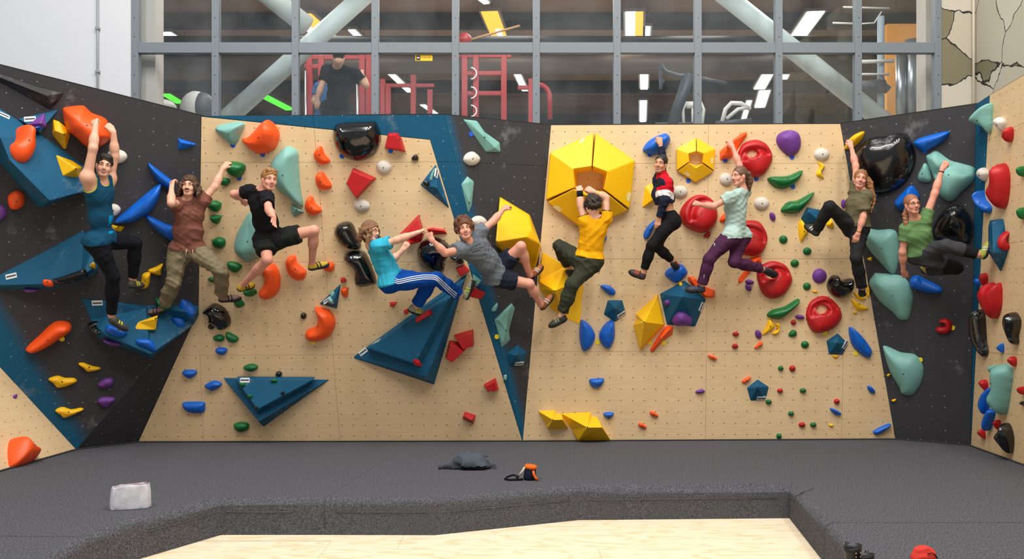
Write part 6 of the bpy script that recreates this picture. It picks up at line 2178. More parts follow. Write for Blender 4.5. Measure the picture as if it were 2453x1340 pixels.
def decal_strip(ctx, obj_name, pts, m, name, wd=.006, th=.004):
    """thin ribbon laid on a garment along a path seen in the photograph"""
    from mathutils.bvhtree import BVHTree
    ob = [o for o in ctx['root'].children if o.name.split('.')[0] == obj_name][0]
    me = ob.data
    n = len(me.vertices)
    co = np.zeros(n * 3, np.float32)
    me.vertices.foreach_get('co', co)
    co = co.reshape(-1, 3) + ctx['org']
    fl = np.zeros(len(me.loops), np.int32)
    me.loops.foreach_get('vertex_index', fl)
    bv = BVHTree.FromPolygons([tuple(c) for c in co], [tuple(x) for x in fl.reshape(-1, 4)])
    hits = []
    for i in range(len(pts) - 1):
        for k in range(8):
            t = k / 8
            p = (pts[i][0] * (1 - t) + pts[i + 1][0] * t, pts[i][1] * (1 - t) + pts[i + 1][1] * t)
            r = bv.ray_cast(EYE, ray(*p).normalized())
            if r[0] is not None:
                hits.append(r[0] + r[1] * .001 - Vector(ctx['org']))
    if len(hits) > 2:
        MB().tube(hits, wd / 2, 6).build(name, m, ob, True)
# ---- 1: blue tank top
def tank_cut(S, c):
    for q, s_ in (('shR', 1), ('shL', -1)):
        S.ell(c['P'][q] + c['R'] * .025 * s_ - c['U'] * .035, (c['R'], c['Fw'], c['U']), (.085, .12, .115), .01, (), True)
def tank_trim(c, x):
    m = np.zeros(len(c), bool)
    for q, s_ in (('shR', 1), ('shL', -1)):
        ce = x['P'][q] + x['R'] * .025 * s_ - x['U'] * .035
        d = c - ce
        k = np.sqrt((d @ x['R'] / .085) ** 2 + (d @ x['Fw'] / .12) ** 2 + (d @ x['U'] / .115) ** 2)
        m |= k < 1.14
    d = np.linalg.norm(c - (x['nb'] + x['U'] * .03 + x['Fw'] * .012), axis=1)
    return m | (d < .083)
def p1_extra(c):
    pass
person('dark-haired climber in a blue tank top hanging by both hands from the orange sloper', FG, dict(
    head=(250, 399, .62), nb=(241, 441, .60), shR=(209, 425, .72), shL=(262, 428, .46), elR=(223, 355, .72), elL=(275, 375, .46), wrR=(229, 300, .62), wrL=(272, 317, .46), haR=(224, 279, .50), haL=(255, 296, .42),
    hipR=(232, 582, .62), hipL=(256, 574, .48), knR=(271, 662, .60), knL=(324, 582, .34), anR=(267, 755, .44), anL=(318, 668, .22), heR=(266, 770, .46), heL=(311, 686, .24), toR=(303, 789, .42), toL=(338, 683, .12)),
    ((.42, -.9, -.05), (.2, 0, .98)), sk='fair', w=1.05, hs=1.02, arm=1.03, palm=((.1, 1, -.2), (-.4, .9, -.3)), brow=(44, 32, 26),
    shirt=dict(name='tank_top', col=('tank_blue', (22, 74, 104)), cols2=[('tank_trim', (186, 190, 84)), ('tank_cyan', (0, 150, 215))], sleeve=0, vox=.006, hem=-.01, inf=.013, loose=.014, neck=.075, subs=[tank_cut],
               paint=[(lambda c, x: ((c - x['pv']) @ x['Fw'] > .10) & ((c - x['pv']) @ x['U'] < .30) & ((c - x['pv']) @ x['U'] > .1) & ((c - x['pv']) @ x['R'] < .02), 2), (tank_trim, 1)]),
    pants=dict(col=('jeans_black', (22, 25, 33)), inf=.013, top=.12, wr=.006), shoes=dict(n='p1', up=(70, 70, 66), sole=(48, 48, 50), strap=(205, 196, 60)), hair=hair_short((36, 28, 24), .010, True), seed=1)

# ---- 2: brown T-shirt, long curls
person('long-haired moustached climber in a brown T-shirt and khaki trousers', FA, dict(
    head=(453, 447, .42), nb=(447, 478, .40), shR=(425, 488, .44), shL=(484, 482, .34), elR=(410, 487, .70), elL=(515, 447, .26), wrR=(411, 450, .56), wrL=(534, 404, .16), haR=(413, 433, .50), haL=(545, 391, .12),
    hipR=(428, 604, .34), hipL=(468, 600, .32), knR=(416, 676, .42), knL=(530, 648, .44), anR=(393, 733, .26), anL=(531, 706, .24), heR=(396, 744, .26), heL=(529, 720, .24), toR=(350, 753, .24), toL=(576, 714, .12)),
    ((.12, -1, .02), (.05, 0, 1)), sk='fair', hs=1.0, palm=((.5, .8, 0), (.3, .9, -.2)), moustache=True, smile=1, brow=(64, 44, 32),
    shirt=dict(col=('brown_tee', (128, 82, 70)), sleeve=(.35, .45), hem=.05, inf=.017, loose=.036, sr=.078, wr=.011, neck=.066),
    pants=dict(col=('khaki', (128, 118, 94)), inf=.030, flare=.008, leg=(1, .93), top=.15, wr=.013), shoes=dict(n='p2', up=(134, 104, 100), sole=(36, 32, 34), strap=(48, 36, 38)),
    hair=hair_long((78, 52, 36), .15, .10, .014, True, 5, 16, .020), seed=2,
    extra=lambda c: [MB().tube([Vector(p - c['org']) for p in (c['L'](.12) + c['Fw'] * .145 + c['R'] * s_, c['L'](-.02) + c['Fw'] * .15 + c['R'] * s_ * 1.3)], .005, 6).build('drawstring', cloth('cord', (206, 198, 170)), c['root'], True) for s_ in (.02, -.045)])

# ---- 3: black T-shirt reaching to the camera
person('blond laughing climber in a black T-shirt and dark shorts reaching back to the camera', FA, dict(
    head=(645, 432, .72), nb=(627, 452, .62), shR=(639, 474, .78), shL=(600, 459, .48), elR=(644, 503, 1.02), elL=(560, 465, .42), wrR=(656, 520, 1.22), wrL=(580, 478, .20), haR=(655, 536, 1.32), haL=(592, 490, .14),
    hipR=(663, 572, .42), hipL=(632, 576, .44), knR=(752, 552, .44), knL=(641, 622, .66), anR=(747, 632, .22), anL=(581, 684, .28), heR=(744, 644, .22), heL=(573, 694, .28), toR=(786, 632, .10), toL=(602, 684, .14)),
    ((.55, -.82, -.06), (.06, 0, 1)), sk='pink', hs=1.03, w=1.02, hands=('open', 'grip'), palm=((.75, -.15, .35), (0, 1, 0)), brow=(140, 98, 60),
    shirt=dict(col=('black_tee', (26, 26, 30)), sleeve=(.6, .5), hem=-.06, inf=.014, loose=.020, sr=.072, wr=.009),
    pants=dict(name='shorts', col=('dark_shorts', (34, 38, 36)), inf=.020, leg=(.62, 0), flare=.018, top=.1), shoes=dict(n='p3', up=(196, 160, 34), sole=(44, 44, 46), strap=(40, 36, 38)), hair=hair_short((158, 112, 64), .012, True, .008, .06), seed=3)

# ---- 4: cyan T-shirt, track pants
def p4_extra(c):
    W_ = mat('stripe_white', (225, 228, 232), .7)
    for dy in (0, 4.6, 9.2):
        decal_strip(c, 'trousers', [(946, 668 + dy), (955, 671 + dy), (985, 664 + dy), (1015, 659.5 + dy), (1038, 660 + dy), (1048, 663 + dy)], W_, 'stripe', .012)
        decal_strip(c, 'trousers', [(1046 - dy * .1, 662 + dy), (1058 - dy * .3, 672 + dy), (1078 - dy * .35, 691 + dy), (1097 - dy * .4, 706.5 + dy)], W_, 'stripe', .012)
person('curly-haired climber with glasses in a cyan T-shirt and blue striped track pants, bumping fists', FA, dict(
    head=(888, 556, .52), nb=(886, 584, .50), shR=(906, 591, .60), shL=(903, 606, .30), elR=(951, 575, .62), elL=(936, 627, .30), wrR=(999, 558, .60), wrL=(964, 600, .28), haR=(1014, 551, .58), haL=(974, 586, .26),
    hipR=(938, 676, .50), hipL=(943, 668, .32), knR=(1046, 668, .54), knL=(1034, 672, .34), anR=(1102, 707, .34), anL=(996, 733, .26), heR=(1119, 714, .32), heL=(982, 744, .26), toR=(1130, 680, .28), toL=(1018, 752, .20)),
    ((.86, -.5, .02), (.05, 0, 1)), sk='fair', hs=1.0, hands=('fist', 'grip'), palm=((0, .3, -1), (.4, .5, .8)), glasses=True, brow=(104, 74, 50),
    shirt=dict(col=('cyan_tee', (56, 176, 208)), sleeve=.66, hem=.03, inf=.018, loose=.028, sr=.082, wr=.011, cols2=[('cyan_print', (222, 226, 228))]),
    pants=dict(col=('track_blue', (10, 70, 158)), inf=.024, flare=.016, leg=(1, .93), top=.14, wr=.007), shoes=dict(n='p4', up=(150, 152, 128), sole=(38, 40, 38), strap=(206, 214, 70)),
    hair=hair_long((122, 86, 56), .13, .06, .016, True, 7, 16, .018), extra=p4_extra, seed=4)

# ---- 5: grey T-shirt
def p5_extra(c):
    K = mat('print_black', (38, 40, 44), .8)
    rs = np.random.RandomState(2)
    for row, (x0, y0, x1, y1) in enumerate(((1126, 595, 1151, 583), (1126, 599, 1157, 592), (1130, 605, 1150, 598))):
        k = 0
        for t in np.arange(0, 1, .13):
            x, y = x0 + (x1 - x0) * t, y0 + (y1 - y0) * t
            decal_strip(c, 'tshirt', [(x, y - 1.2), (x + 1.2, y + 1.2), (x + 2.6, y - 1.4 * rs.rand())], K, 'print_mark', .0055)
person('laughing curly-haired climber in a grey T-shirt and navy shorts lying back from the yellow prism', FB, dict(
    head=(1113, 550, .66), nb=(1121, 582, .60), shR=(1100, 600, .66), shL=(1146, 558, .50), elR=(1066, 606, .80), elL=(1181, 531, .46), wrR=(1036, 577, .80), wrL=(1206, 502, .46), haR=(1027, 561, .76), haL=(1219, 491, .42),
    hipR=(1187, 665, .42), hipL=(1197, 641, .34), knR=(1268, 680, .58), knL=(1248, 590, .62), anR=(1295, 730, .44), anL=(1268, 660, .42), heR=(1300, 739, .42), heL=(1276, 664, .40), toR=(1321, 709, .40), toL=(1296, 640, .34)),
    ((.12, -1, .06), (-.16, 0, 1)), sk='pink', hs=1.02, hands=('fist', 'grip'), palm=((.6, .6, -.4), (.4, .8, -.4)), brow=(112, 72, 46),
    shirt=dict(col=('grey_tee', (104, 112, 120)), sleeve=(.42, .40), hem=.0, inf=.022, loose=.026, sr=.082, wr=.009),
    pants=dict(name='shorts', col=('navy_shorts', (32, 38, 52)), inf=.022, leg=(.60, 0), flare=.014, top=.14), shoes=dict(n='p5', up=(150, 84, 44), sole=(34, 32, 32), strap=(196, 192, 184)),
    hair=hair_curly((98, 58, 36), 190, (.014, .026), -.04, False, .022, 9), extra=p5_extra, seed=5)

# ---- 6: yellow football shirt, from behind
def p6_trim(c, x):
    P = x['P']
    m = np.zeros(len(c), bool)
    for q in 'RL':
        m |= near_seg(c, P['sh' + q], P['el' + q], .30, .60, .12) & (near_seg(c, P['sh' + q], P['el' + q], .315, .60, .12))
    d = np.linalg.norm(c - (x['nb'] + x['U'] * .03 + x['Fw'] * .012), axis=1)
    return (d < .079) | m
def p6_extra(c):
    P = c['P']
    band(c, P['elL'], P['wrL'], .86, .038, .075, 'wristband', cloth('wristband', (26, 26, 30)))
    band(c, P['elR'], P['wrR'], .72, .038, .014, 'bracelet', mat('bracelet_yellow', (236, 200, 40), .5))
person('curly dark-haired climber in a yellow shirt and olive trousers, seen from behind', FC, dict(
    head=(1420, 497, .58), nb=(1427, 525, .56), shR=(1451, 524, .54), shL=(1402, 532, .56), elR=(1452, 474, .50), elL=(1391, 492, .52), wrR=(1422, 460, .52), wrL=(1389, 461, .50), haR=(1405, 451, .48), haL=(1386, 446, .44),
    hipR=(1422, 628, .46), hipL=(1394, 626, .46), knR=(1371, 682, .60), knL=(1340, 590, .30), anR=(1344, 757, .50), anL=(1364, 640, .10), heR=(1354, 766, .50), heL=(1372, 652, .08), toR=(1316, 781, .46), toL=(1350, 672, .05)),
    ((-.05, 1, -.1), (-.02, .1, 1)), sk='fair', hs=1.0, palm=((.1, 1, -.2), (.1, 1, -.2)), face_on=False,
    shirt=dict(col=('yellow_shirt', (232, 166, 12)), cols2=[('shirt_trim', (44, 42, 32))], sleeve=.36, hem=.14, inf=.014, loose=.022, sr=.074, wr=.009, paint=[(p6_trim, 1)]),
    pants=dict(col=('olive_pants', (54, 58, 46)), inf=.028, leg=(1, .88), top=.12, wr=.011), shoes=dict(n='p6', up=(52, 52, 46), sole=(38, 36, 34), strap=(140, 136, 110)),
    hair=hair_curly((46, 34, 28), 190, (.014, .024), -.08, True, .014, 11), extra=p6_extra, seed=6)

# ---- 7: navy jacket
def p7_red(c, x):
    P = x['P']
    a = near_seg(c, P['shL'], P['elL'], -.5, .42, .13)
    d = c - P['shL']
    strip = (np.abs(d @ x['Fw'] - .0) < .05) & (d @ x['U'] > -.13) & (np.linalg.norm(d, axis=1) < .15)
    col = (np.linalg.norm(c - x['nb'], axis=1) < .085)
    return (a & strip) | col | (near_seg(c, P['shL'], P['elL'], .22, .45, .13))
def p7_white(c, x):
    return near_seg(c, x['P']['shL'], x['P']['elL'], .45, .78, .13)
person('smiling dark-haired climber in a cropped navy, red and white jacket and black leggings', FC, dict(
    head=(1582, 394, .42), nb=(1588, 423, .40), shR=(1578, 433, .30), shL=(1597, 440, .50), elR=(1588, 386, .28), elL=(1592, 481, .56), wrR=(1582, 345, .24), wrL=(1579, 524, .50), haR=(1578, 328, .20), haL=(1574, 543, .50),
    hipR=(1594, 533, .30), hipL=(1606, 532, .46), knR=(1574, 592, .42), knL=(1561, 588, .50), anR=(1612, 626, .24), anL=(1541, 653, .40), heR=(1613, 634, .26), heL=(1540, 666, .40), toR=(1621, 640, .06), toL=(1512, 652, .32)),
    ((-.42, -.9, 0), (.2, 0, 1)), sk='tan', w=.95, fem=True, hs=.95, hands=('grip', 'relax'), palm=((0, 1, -.2), (.3, .9, 0)), brow=(36, 28, 26),
    shirt=dict(name='jacket', col=('navy_jacket', (30, 36, 56)), cols2=[('jacket_red', (196, 22, 40)), ('jacket_white', (226, 226, 226))], sleeve=(1.85, 1.92), hem=.48, inf=.016, loose=.02, wr=.009, vox=.0065, neck=0, collar=True, paint=[(p7_red, 1), (p7_white, 2)]),
    pants=dict(name='leggings', col=('black_leggings', (24, 24, 26)), inf=.007, top=.26, leg=(1, .86), wr=.002), shoes=dict(n='p7', up=(66, 46, 46), sole=(40, 38, 38), strap=(206, 74, 44)),
    hair=hair_tied((30, 24, 24), [(.0, -.09, -.03), (-.03, -.11, -.07), (-.03, -.10, -.10)], (.026, .024, .016)), seed=7)

# ---- 8: mint T-shirt, purple trousers
def p8_extra(c):
    decal_strip(c, 'trousers', [(1709, 582), (1713, 586), (1710, 590)], mat('stripe_white', (225, 228, 232), .7), 'logo', .008)
    decal_strip(c, 'trousers', [(1687, 658), (1686, 668)], MATS['stripe_white'], 'logo', .006)
person('ponytailed climber in a pale mint T-shirt and purple trousers stretching between red discs', FC, dict(
    head=(1771, 423, .50), nb=(1780, 452, .46), shR=(1784, 459, .32), shL=(1748, 474, .62), elR=(1771, 396, .26), elL=(1710, 494, .60), wrR=(1755, 352, .20), wrL=(1674, 490, .46), haR=(1749, 340, .18), haL=(1660, 485, .38),
    hipR=(1772, 566, .34), hipL=(1747, 568, .50), knR=(1759, 628, .50), knL=(1700, 620, .54), anR=(1824, 644, .30), anL=(1681, 684, .46), heR=(1834, 649, .30), heL=(1684, 697, .46), toR=(1858, 660, .14), toL=(1644, 694, .40)),
    ((-.86, -.48, -.04), (.1, 0, 1)), sk='pink', w=1.0, fem=True, hs=1.0, palm=((-.2, 1, -.2), (.2, .9, -.3)), brow=(96, 70, 54),
    shirt=dict(col=('mint_tee', (172, 198, 192)), sleeve=(.4, .46), hem=-.02, inf=.014, loose=.020, sr=.074, wr=.009, neck=.064),
    pants=dict(col=('purple_pants', (74, 38, 68)), inf=.014, leg=(1, .95), flare=.012, top=.12, wr=.006), shoes=dict(n='p8', up=(44, 48, 62), sole=(32, 32, 38), strap=(60, 76, 110)),
    hair=hair_tied((104, 76, 58), [(0, -.085, .045), (-.0, -.14, .03), (.0, -.17, -.05), (-.0, -.17, -.14)], (.03, .046, .05, .022)), extra=p8_extra, seed=8)

# ---- 9: olive T-shirt
def p9_hair(c):
    S = Sdf()
    hair_base(c, S, .010, .066, -.05)
    HL = c['HL']
    rs = np.random.RandomState(3)
    for j in range(9):
        x = -.095 + .014 * rs.normal()
        y = -.02 + .02 * rs.normal()
        p = HL(x * .8, y, .03)
        for k in range(8):
            t = (k + 1) / 8
            q = HL(x - .085 * min(1, 2 * t) + .010 * math.sin(9 * t + j), y + .01 * t + .010 * math.cos(8 * t + j), .03 - .42 * t)
            S.cone(p, q, .022 - .008 * k / 8, .021 - .012 * t, .012)
            p = q
    c['piece']('hair', S, .006, [mat('hair_142_98_60', (142, 98, 60), .6, var=.4, vscale=80)], .007, 150)
def p9_extra(c):
    band(c, c['P']['elL'], c['P']['wrL'], .9, .031, .012, 'bracelet', mat('bracelet_gold', (190, 140, 60), .4, metal=.6))
person('long-haired smiling climber in an olive T-shirt and black trousers with one knee raised', FC, dict(
    head=(2061, 430, .52), nb=(2065, 458, .50), shR=(2050, 460, .42), shL=(2074, 470, .56), elR=(2050, 398, .34), elL=(2068, 520, .60), wrR=(2039, 352, .26), wrL=(2056, 559, .60), haR=(2035, 336, .22), haL=(2050, 576, .58),
    hipR=(2040, 546, .42), hipL=(2058, 552, .46), knR=(1987, 494, .62), knL=(2051, 618, .54), anR=(1957, 550, .36), anL=(2065, 690, .36), heR=(1956, 562, .36), heL=(2064, 698, .36), toR=(1930, 540, .24), toL=(2066, 706, .16)),
    ((-.28, -.95, .02), (.18, 0, 1)), sk='pink', w=.98, fem=True, hs=.98, hands=('grip', 'relax'), palm=((0, 1, -.2), (.2, .9, 0)), brow=(130, 92, 60),
    shirt=dict(col=('olive_tee', (104, 98, 74)), sleeve=(.4, .72), hem=.10, inf=.016, loose=.024, sr=.080, wr=.010, neck=.062),
    pants=dict(col=('charcoal_pants', (40, 41, 43)), inf=.014, leg=(1, .96), flare=.016, top=.2, wr=.007), shoes=dict(n='p9', up=(40, 40, 42), sole=(30, 30, 32), strap=(208, 212, 208)),
    hair=p9_hair, extra=p9_extra, seed=9)

# ---- 10: green T-shirt
def p10_pants(c, x):
    P = x['P']
    return near_seg(c, P['knL'], P['anL'], .55, 1.2, .12) | near_seg(c, P['hipR'], P['knR'], .75, 1.2, .12) | near_seg(c, P['knR'], P['anR'], -.2, .2, .14)
def p10_extra(c):
    band(c, c['P']['elL'], c['P']['wrL'], .88, .031, .014, 'bracelet', mat('bracelet_dark', (70, 50, 44), .5))
person('smiling climber with glasses in a green T-shirt crouching in the right corner', FE, dict(
    head=(2185, 491, .66), nb=(2191, 524, .60), shR=(2171, 548, .62), shL=(2215, 528, .54), elR=(2162, 604, .62), elL=(2239, 464, .46), wrR=(2164, 649, .52), wrL=(2257, 405, .38), haR=(2170, 666, .46), haL=(2270, 386, .34),
    hipR=(2196, 612, .50), hipL=(2220, 604, .46), knR=(2290, 642, .44), knL=(2266, 588, .66), anR=(2222, 648, .26), anL=(2344, 610, .56), heR=(2212, 652, .24), heL=(2358, 616, .54), toR=(2205, 630, .10), toL=(2368, 584, .46)),
    ((.04, -1, .02), (-.14, 0, 1)), sk='pink', w=1.05, fem=True, hs=.98, hands=('relax', 'grip'), palm=((.4, .8, 0), (0, 1, -.3)), glasses=True, brow=(120, 84, 60),
    shirt=dict(col=('green_tee', (104, 142, 92)), sleeve=(.52, .42), hem=.08, inf=.012, loose=.014, sr=.070, wr=.008, neck=.064),
    pants=dict(col=('grey_climb_pants', (62, 63, 67)), cols2=[('pants_black', (26, 26, 28))], inf=.016, leg=(1, .95), flare=.010, top=.2, wr=.007, paint=[(p10_pants, 1)]), shoes=dict(n='p10', up=(168, 172, 60), sole=(44, 46, 50), strap=(220, 222, 214)),
    hair=hair_tied((150, 100, 70), [(.03, -.08, -.02), (.06, -.09, -.08), (.07, -.08, -.18), (.06, -.07, -.26)], (.024, .028, .024, .014)), extra=p10_extra, seed=10)

# ---- two gym visitors behind the glass
g = 'gym visitors behind the glass'
person('gym visitor in a black T-shirt seen from behind through the third pane', Flat(13.3), dict(
    head=(812, 140, .20), nb=(808, 155, .1), shR=(850, 178, 0), shL=(784, 168, 0), elR=(877, 204, .0), elL=(768, 212, .05), wrR=(866, 176, -.12), wrL=(760, 236, .1), haR=(864, 168, -.2), haL=(760, 250, .12),
    hipR=(824, 262, 0), hipL=(788, 262, 0), knR=(826, 330, 0), knL=(786, 330, 0), anR=(828, 398, 0), anL=(784, 398, 0), heR=(828, 402, .04), heL=(784, 402, .04), toR=(834, 402, -.2), toL=(778, 402, -.2)),
    ((0, 1, -.3), (0, .3, 1)), sk='fair', w=1.1, hands=('grip', 'relax'), palm=((0, 1, 0), (0, 1, 0)), face_on=False,
    shirt=dict(col=('gym_black_tee', (30, 34, 42)), sleeve=.6, hem=-.05, inf=.016, loose=.02, sr=.076), pants=dict(col=('gym_shorts', (48, 54, 60)), inf=.02, top=.1), shoes=dict(n='gym', up=(60, 60, 64), sole=(30, 30, 30), strap=(90, 90, 90)),
    hair=hair_short((40, 34, 30), .012, low=-.085, front=.05), seed=11, group=g)
person('gym visitor in a light blue T-shirt beside the man in black behind the glass', Flat(14.1), dict(
    head=(790, 182, 0), nb=(783, 204, 0), shR=(764, 210, .1), shL=(792, 212, -.1), elR=(752, 242, .15), elL=(798, 244, 0), wrR=(772, 256, .25), wrL=(800, 262, .2), haR=(782, 262, .25), haL=(796, 268, .25),
    hipR=(768, 292, .05), hipL=(788, 292, -.05), knR=(766, 348, .05), knL=(788, 348, -.05), anR=(766, 400, .05), anL=(788, 400, -.05), heR=(764, 404, .05), heL=(786, 404, -.05), toR=(786, 406, .15), toL=(806, 406, .05)),
    ((.8, -.5, 0), (0, 0, 1)), sk='fair', hands=('relax', 'relax'), palm=((0, 1, 0), (0, 1, 0)), face_on=False,
    shirt=dict(col=('gym_blue_tee', (62, 118, 176)), sleeve=.6, hem=-.02, inf=.014, loose=.02, sr=.074), pants=dict(col=('gym_blue_shorts', (96, 136, 176)), inf=.02, top=.1), shoes=MATS and dict(n='gym', up=(60, 60, 64), sole=(30, 30, 30), strap=(90, 90, 90)),
    hair=hair_short((60, 46, 36), .012, low=-.08), seed=12, group=g)
# ================================================================== things lying on the mats
def base_at(px, py):
    return floor_pt(px, py, 0.0)


# pale fabric band standing on edge
c = base_at(307, 1222)
d = c.y
wd = (352 - 262) * d / F
rs = random.Random(4)
N = 40
vs, fs = [], []
rows = [(0.0, 1.0), (.03, 1.01), (.08, 1.0), (.13, .97), (.18, .93), (.21, .92)]
for j, (z, k) in enumerate(rows):
    for i in range(N):
        a = 2 * math.pi * i / N
        x = math.copysign(abs(math.cos(a)) ** .45, math.cos(a)) * wd / 2 * k
        y = math.copysign(abs(math.sin(a)) ** .6, math.sin(a)) * .07 * k
        tilt = 1 - .10 * (x < 0) * abs(x) / (wd / 2)
        n_ = .004 * math.sin(9 * a + 5 * z * 20) + .003 * math.sin(23 * a + j)
        vs.append((x + n_, y + n_ + .02 * math.sin(x * 9), max(0, z * tilt + (.004 * math.sin(7 * a) if j else 0))))
for j in range(len(rows) - 1):
    for i in range(N):
        fs.append((j * N + i, j * N + (i + 1) % N, (j + 1) * N + (i + 1) % N, (j + 1) * N + i))
o = link('fabric_band', mesh('fabric_band', vs, fs, True), mat('grey_white_fabric', (206, 207, 216), .9, var=.3, vscale=16, bump=.4, bscale=60))
o.location = (c.x, c.y + .05, .001)
o.rotation_euler = (0, 0, math.radians(6))
md = o.modifiers.new('thickness', 'SOLIDIFY')
md.thickness = .006
md = o.modifiers.new('soft', 'SUBSURF')
md.levels = md.render_levels = 1
tag(o, 'pale grey-white fabric band standing open on the left mat', 'headband')
# pink lining inside
vs2 = [(v[0] * .975, v[1] * .93, v[2]) for v in vs[2 * N:]]
fs2 = [tuple(i - 2 * N for i in f) for f in fs if min(f) >= 2 * N]
link('lining', mesh('lining', vs2, fs2, True), mat('pink_lining', (226, 190, 196), .9), o)

# grey shirt in a heap
c = base_at(1122, 1124)
GSH = cloth('heap_grey', (66, 72, 80))
S = Sdf()
X = np.array((1., 0, 0)); Y = np.array((0, 1., 0)); Z = np.array((0, 0, 1.))
S.ell((.02, .05, .06), (X, Y, Z), (.20, .12, .085), .05, (((0, 0, .004), (0, 0, -1)),))
S.ell((-.04, .02, .07), (nrm(X + .3 * Z), Y, Z), (.12, .10, .075), .03, (((0, 0, .004), (0, 0, -1)),))
S.cone((-.12, 0, .04), (-.30, -.02, .022), .055, .022, .03, (((0, 0, .004), (0, 0, -1)),))
S.cone((.12, -.02, .03), (.30, .0, .022), .05, .022, .03, (((0, 0, .004), (0, 0, -1)),))
S.cone((.10, .05, .03), (.28, .06, .03), .035, .018, .02, (((0, 0, .004), (0, 0, -1)),))
v, q = S.mesh(.007)
o = np_mesh('crumpled_shirt', v, q, GSH, None, .016, None, 42, 6)
o.location = (c.x, c.y, 0)
tag(o, 'crumpled dark grey shirt lying in the middle of the mats', 'shirt')

fv, ff = [], []
nu_, nv_ = 16, 10
for j in range(nv_ + 1):
    for i in range(nu_ + 1):
        x = -.09 + .27 * i / nu_ + .02 * math.sin(j * .9)
        y = .12 - .21 * j / nv_
        e1 = 1 - ((x - .02) / .21) ** 2 - ((y - .05) / .13) ** 2
        z = .06 + .088 * math.sqrt(max(0, e1)) if e1 > 0 else max(.03, .06 + .25 * e1)
        fv.append((x, y - (.02 if j == nv_ else 0), z + .012 + .007 * math.sin(i * 1.3 + j * .6) + .005 * math.sin(j * 2.1 + i * .4)))
for j in range(nv_):
    for i in range(nu_):
        k = j * (nu_ + 1) + i
        ff.append((k, k + 1, k + nu_ + 2, k + nu_ + 1))
fo = link('shirt_flap', mesh('shirt_flap', fv, ff, True), cloth('flap_grey', (78, 85, 94)), o)
md = fo.modifiers.new('thickness', 'SOLIDIFY')
md.thickness = .006

# chalk bag with belt
c = base_at(1268, 1150)
root = empty('chalk_bag', c)
tag(root, 'navy and orange chalk bag with a belt on the middle mat', 'chalk bag')
NV, ORF = cloth('bag_navy', (28, 34, 52)), cloth('bag_orange', (240, 110, 40))
prof = [(.0, .052), (.012, .060), (.06, .060), (.10, .056), (.125, .054)]
def lathe(prof, name, m, par, n=18, sq=1.0):
    vs, fs = [], []
    for z, r in prof:
        for i in range(n):
            a = 2 * math.pi * i / n
            vs.append((r * math.cos(a), r * math.sin(a) * sq, z))
    for j in range(len(prof) - 1):
        for i in range(n):
            fs.append((j * n + i, j * n + (i + 1) % n, (j + 1) * n + (i + 1) % n, (j + 1) * n + i))
    fs.append(tuple(reversed(range(n))))
    return link(name, mesh(name, vs, fs, True), m, par)
b = lathe(prof, 'bag_body', NV, root)
b.rotation_euler = (0, math.radians(6), 0)
r_ = lathe([(.112, .058), (.13, .064), (.145, .060), (.15, .050), (.13, .044), (.06, .04)], 'rim', ORF, root)
r_.rotation_euler = (0, math.radians(6), 0)
MB().tube([(.038, -.056, .10), (.045, -.064, .06), (.06, -.066, .03), (.085, -.06, .008)], [.012, .013, .014, .013], 8).build('orange_trim', ORF, root, True)
MB().tube([(-.045, -.02, .13), (-.075, -.03, .085), (-.11, -.03, .04)], .011, 8).build('strap', cloth('strap_pale', (196, 190, 172)), root, True)
MB().tube([(-.11, -.03, .04), (-.16, -.01, .05), (-.22, -.0, .03), (-.245, -.03, .015), (-.20, -.06, .012), (-.12, -.05, .012), (-.06, -.045, .015)], .010, 8).build('belt', cloth('belt_black', (26, 26, 30)), root, True)
MB().box((-.135, -.048, .02), (-.105, -.018, .05)).build('buckle', mat('buckle_black', (20, 20, 22), .4), root, bevel=.004)

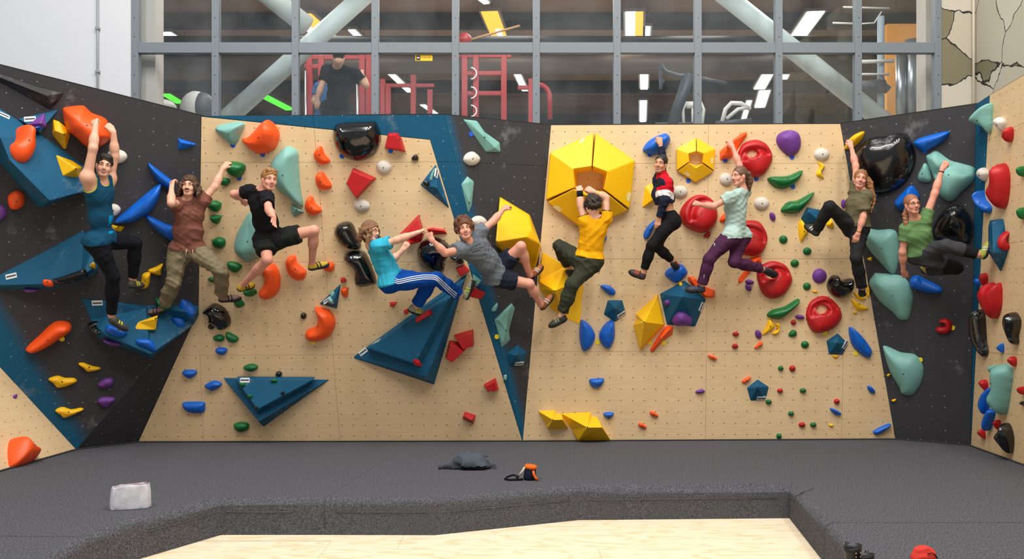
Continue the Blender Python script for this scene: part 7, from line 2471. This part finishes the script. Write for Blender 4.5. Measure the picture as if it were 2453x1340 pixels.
# black boots, close to the camera at the lower right
BOOT = mat('boot_leather', (20, 20, 22), .45, var=.2)
def boot(px, py, d, tilt, label, rz):
    p = at(px, py, d)
    root = empty('boot', (p.x, p.y, 0))
    root.rotation_euler = (0, 0, rz)
    tag(root, label, 'boot', 'pair of black boots')
    n = 22
    h = p.z
    vs, fs = [], []
    rows = [(.012, .052, .046), (.05, .05, .045), (.10, .047, .044), (h * .8, .052, .050), (h, .058, .055)]
    for z, rx, ry in rows:
        for i in range(n):
            a = 2 * math.pi * i / n
            vs.append((rx * math.cos(a), ry * math.sin(a), z + (.012 * math.cos(a) if z == h else 0)))
    for j in range(len(rows) - 1):
        for i in range(n):
            fs.append((j * n + i, j * n + (i + 1) % n, (j + 1) * n + (i + 1) % n, (j + 1) * n + i))
    sh = link('shaft', mesh('shaft', vs, fs, True), BOOT, root)
    md = sh.modifiers.new('thickness', 'SOLIDIFY')
    md.thickness = .006
    S = Sdf()
    S.ell((0, 0, .055), (X, Y, Z), (.056, .052, .055), .02)
    S.ell((.0, -.10, .042), (X, Y, Z), (.050, .12, .045), .03, (((0, 0, .012), (0, 0, -1)),))
    v, q = S.mesh(.007)
    np_mesh('foot', v, q, BOOT, root)
    S = Sdf()
    S.ell((0, -.07, .012), (X, Y, Z), (.056, .17, .02), .01, (((0, 0, .001), (0, 0, -1)), ((0, 0, .024), (0, 0, 1))))
    v, q = S.mesh(.006)
    np_mesh('sole', v, q, mat('boot_sole', (30, 30, 32), .7), root)
    for z in (h * .72, h * .84):
        for sx in (-.018, .016):
            MB().ball((sx, -.056, z), .0055, None, 8, 6).build('eyelet', mat('brass', (200, 170, 100), .3, metal=.8), root, True)
    lp = MB().tube([(-.006, .058, h - .03), (-.008, .062, h + .012), (.008, .062, h + .012), (.006, .058, h - .03)], .004, 6)
    lp.build('pull_loop', BOOT, root, True)
boot(2043, 1309, 5.88, 0, 'taller black leather boot at the lower right edge of the mats', .3)
boot(2073, 1330, 5.86, 0, 'shorter black leather boot tipped beside the taller one', -.5)

# red cloth bag at the bottom edge
p = at(2213, 1310, 6.16)
root = empty('red_bag', (p.x, 6.16, 0))
tag(root, 'small red drawstring bag at the bottom right edge', 'bag')
S = Sdf()
hz = p.z
S.cone((-.045, 0, .045), (.045, 0, .045), .046, .044, .02, (((0, 0, .002), (0, 0, -1)),))
S.cone((-.044, 0, hz - .03), (.046, 0, hz - .033), .030, .028, .02)
S.cone((0, 0, hz * .5), (0, 0, hz - .03), .05, .035, .04)
v, q = S.mesh(.006)
np_mesh('bag_body', v, q, cloth('bag_red', (222, 66, 56)), root, .006, None, 60, 3)
MB().tube([(.0, -.055, hz - .035), (.035, -.05, hz - .03), (.065, -.035, hz - .05), (.09, -.03, hz - .09)], .0035, 6).build('cord', MATS['cloth_belt_black'], root, True)
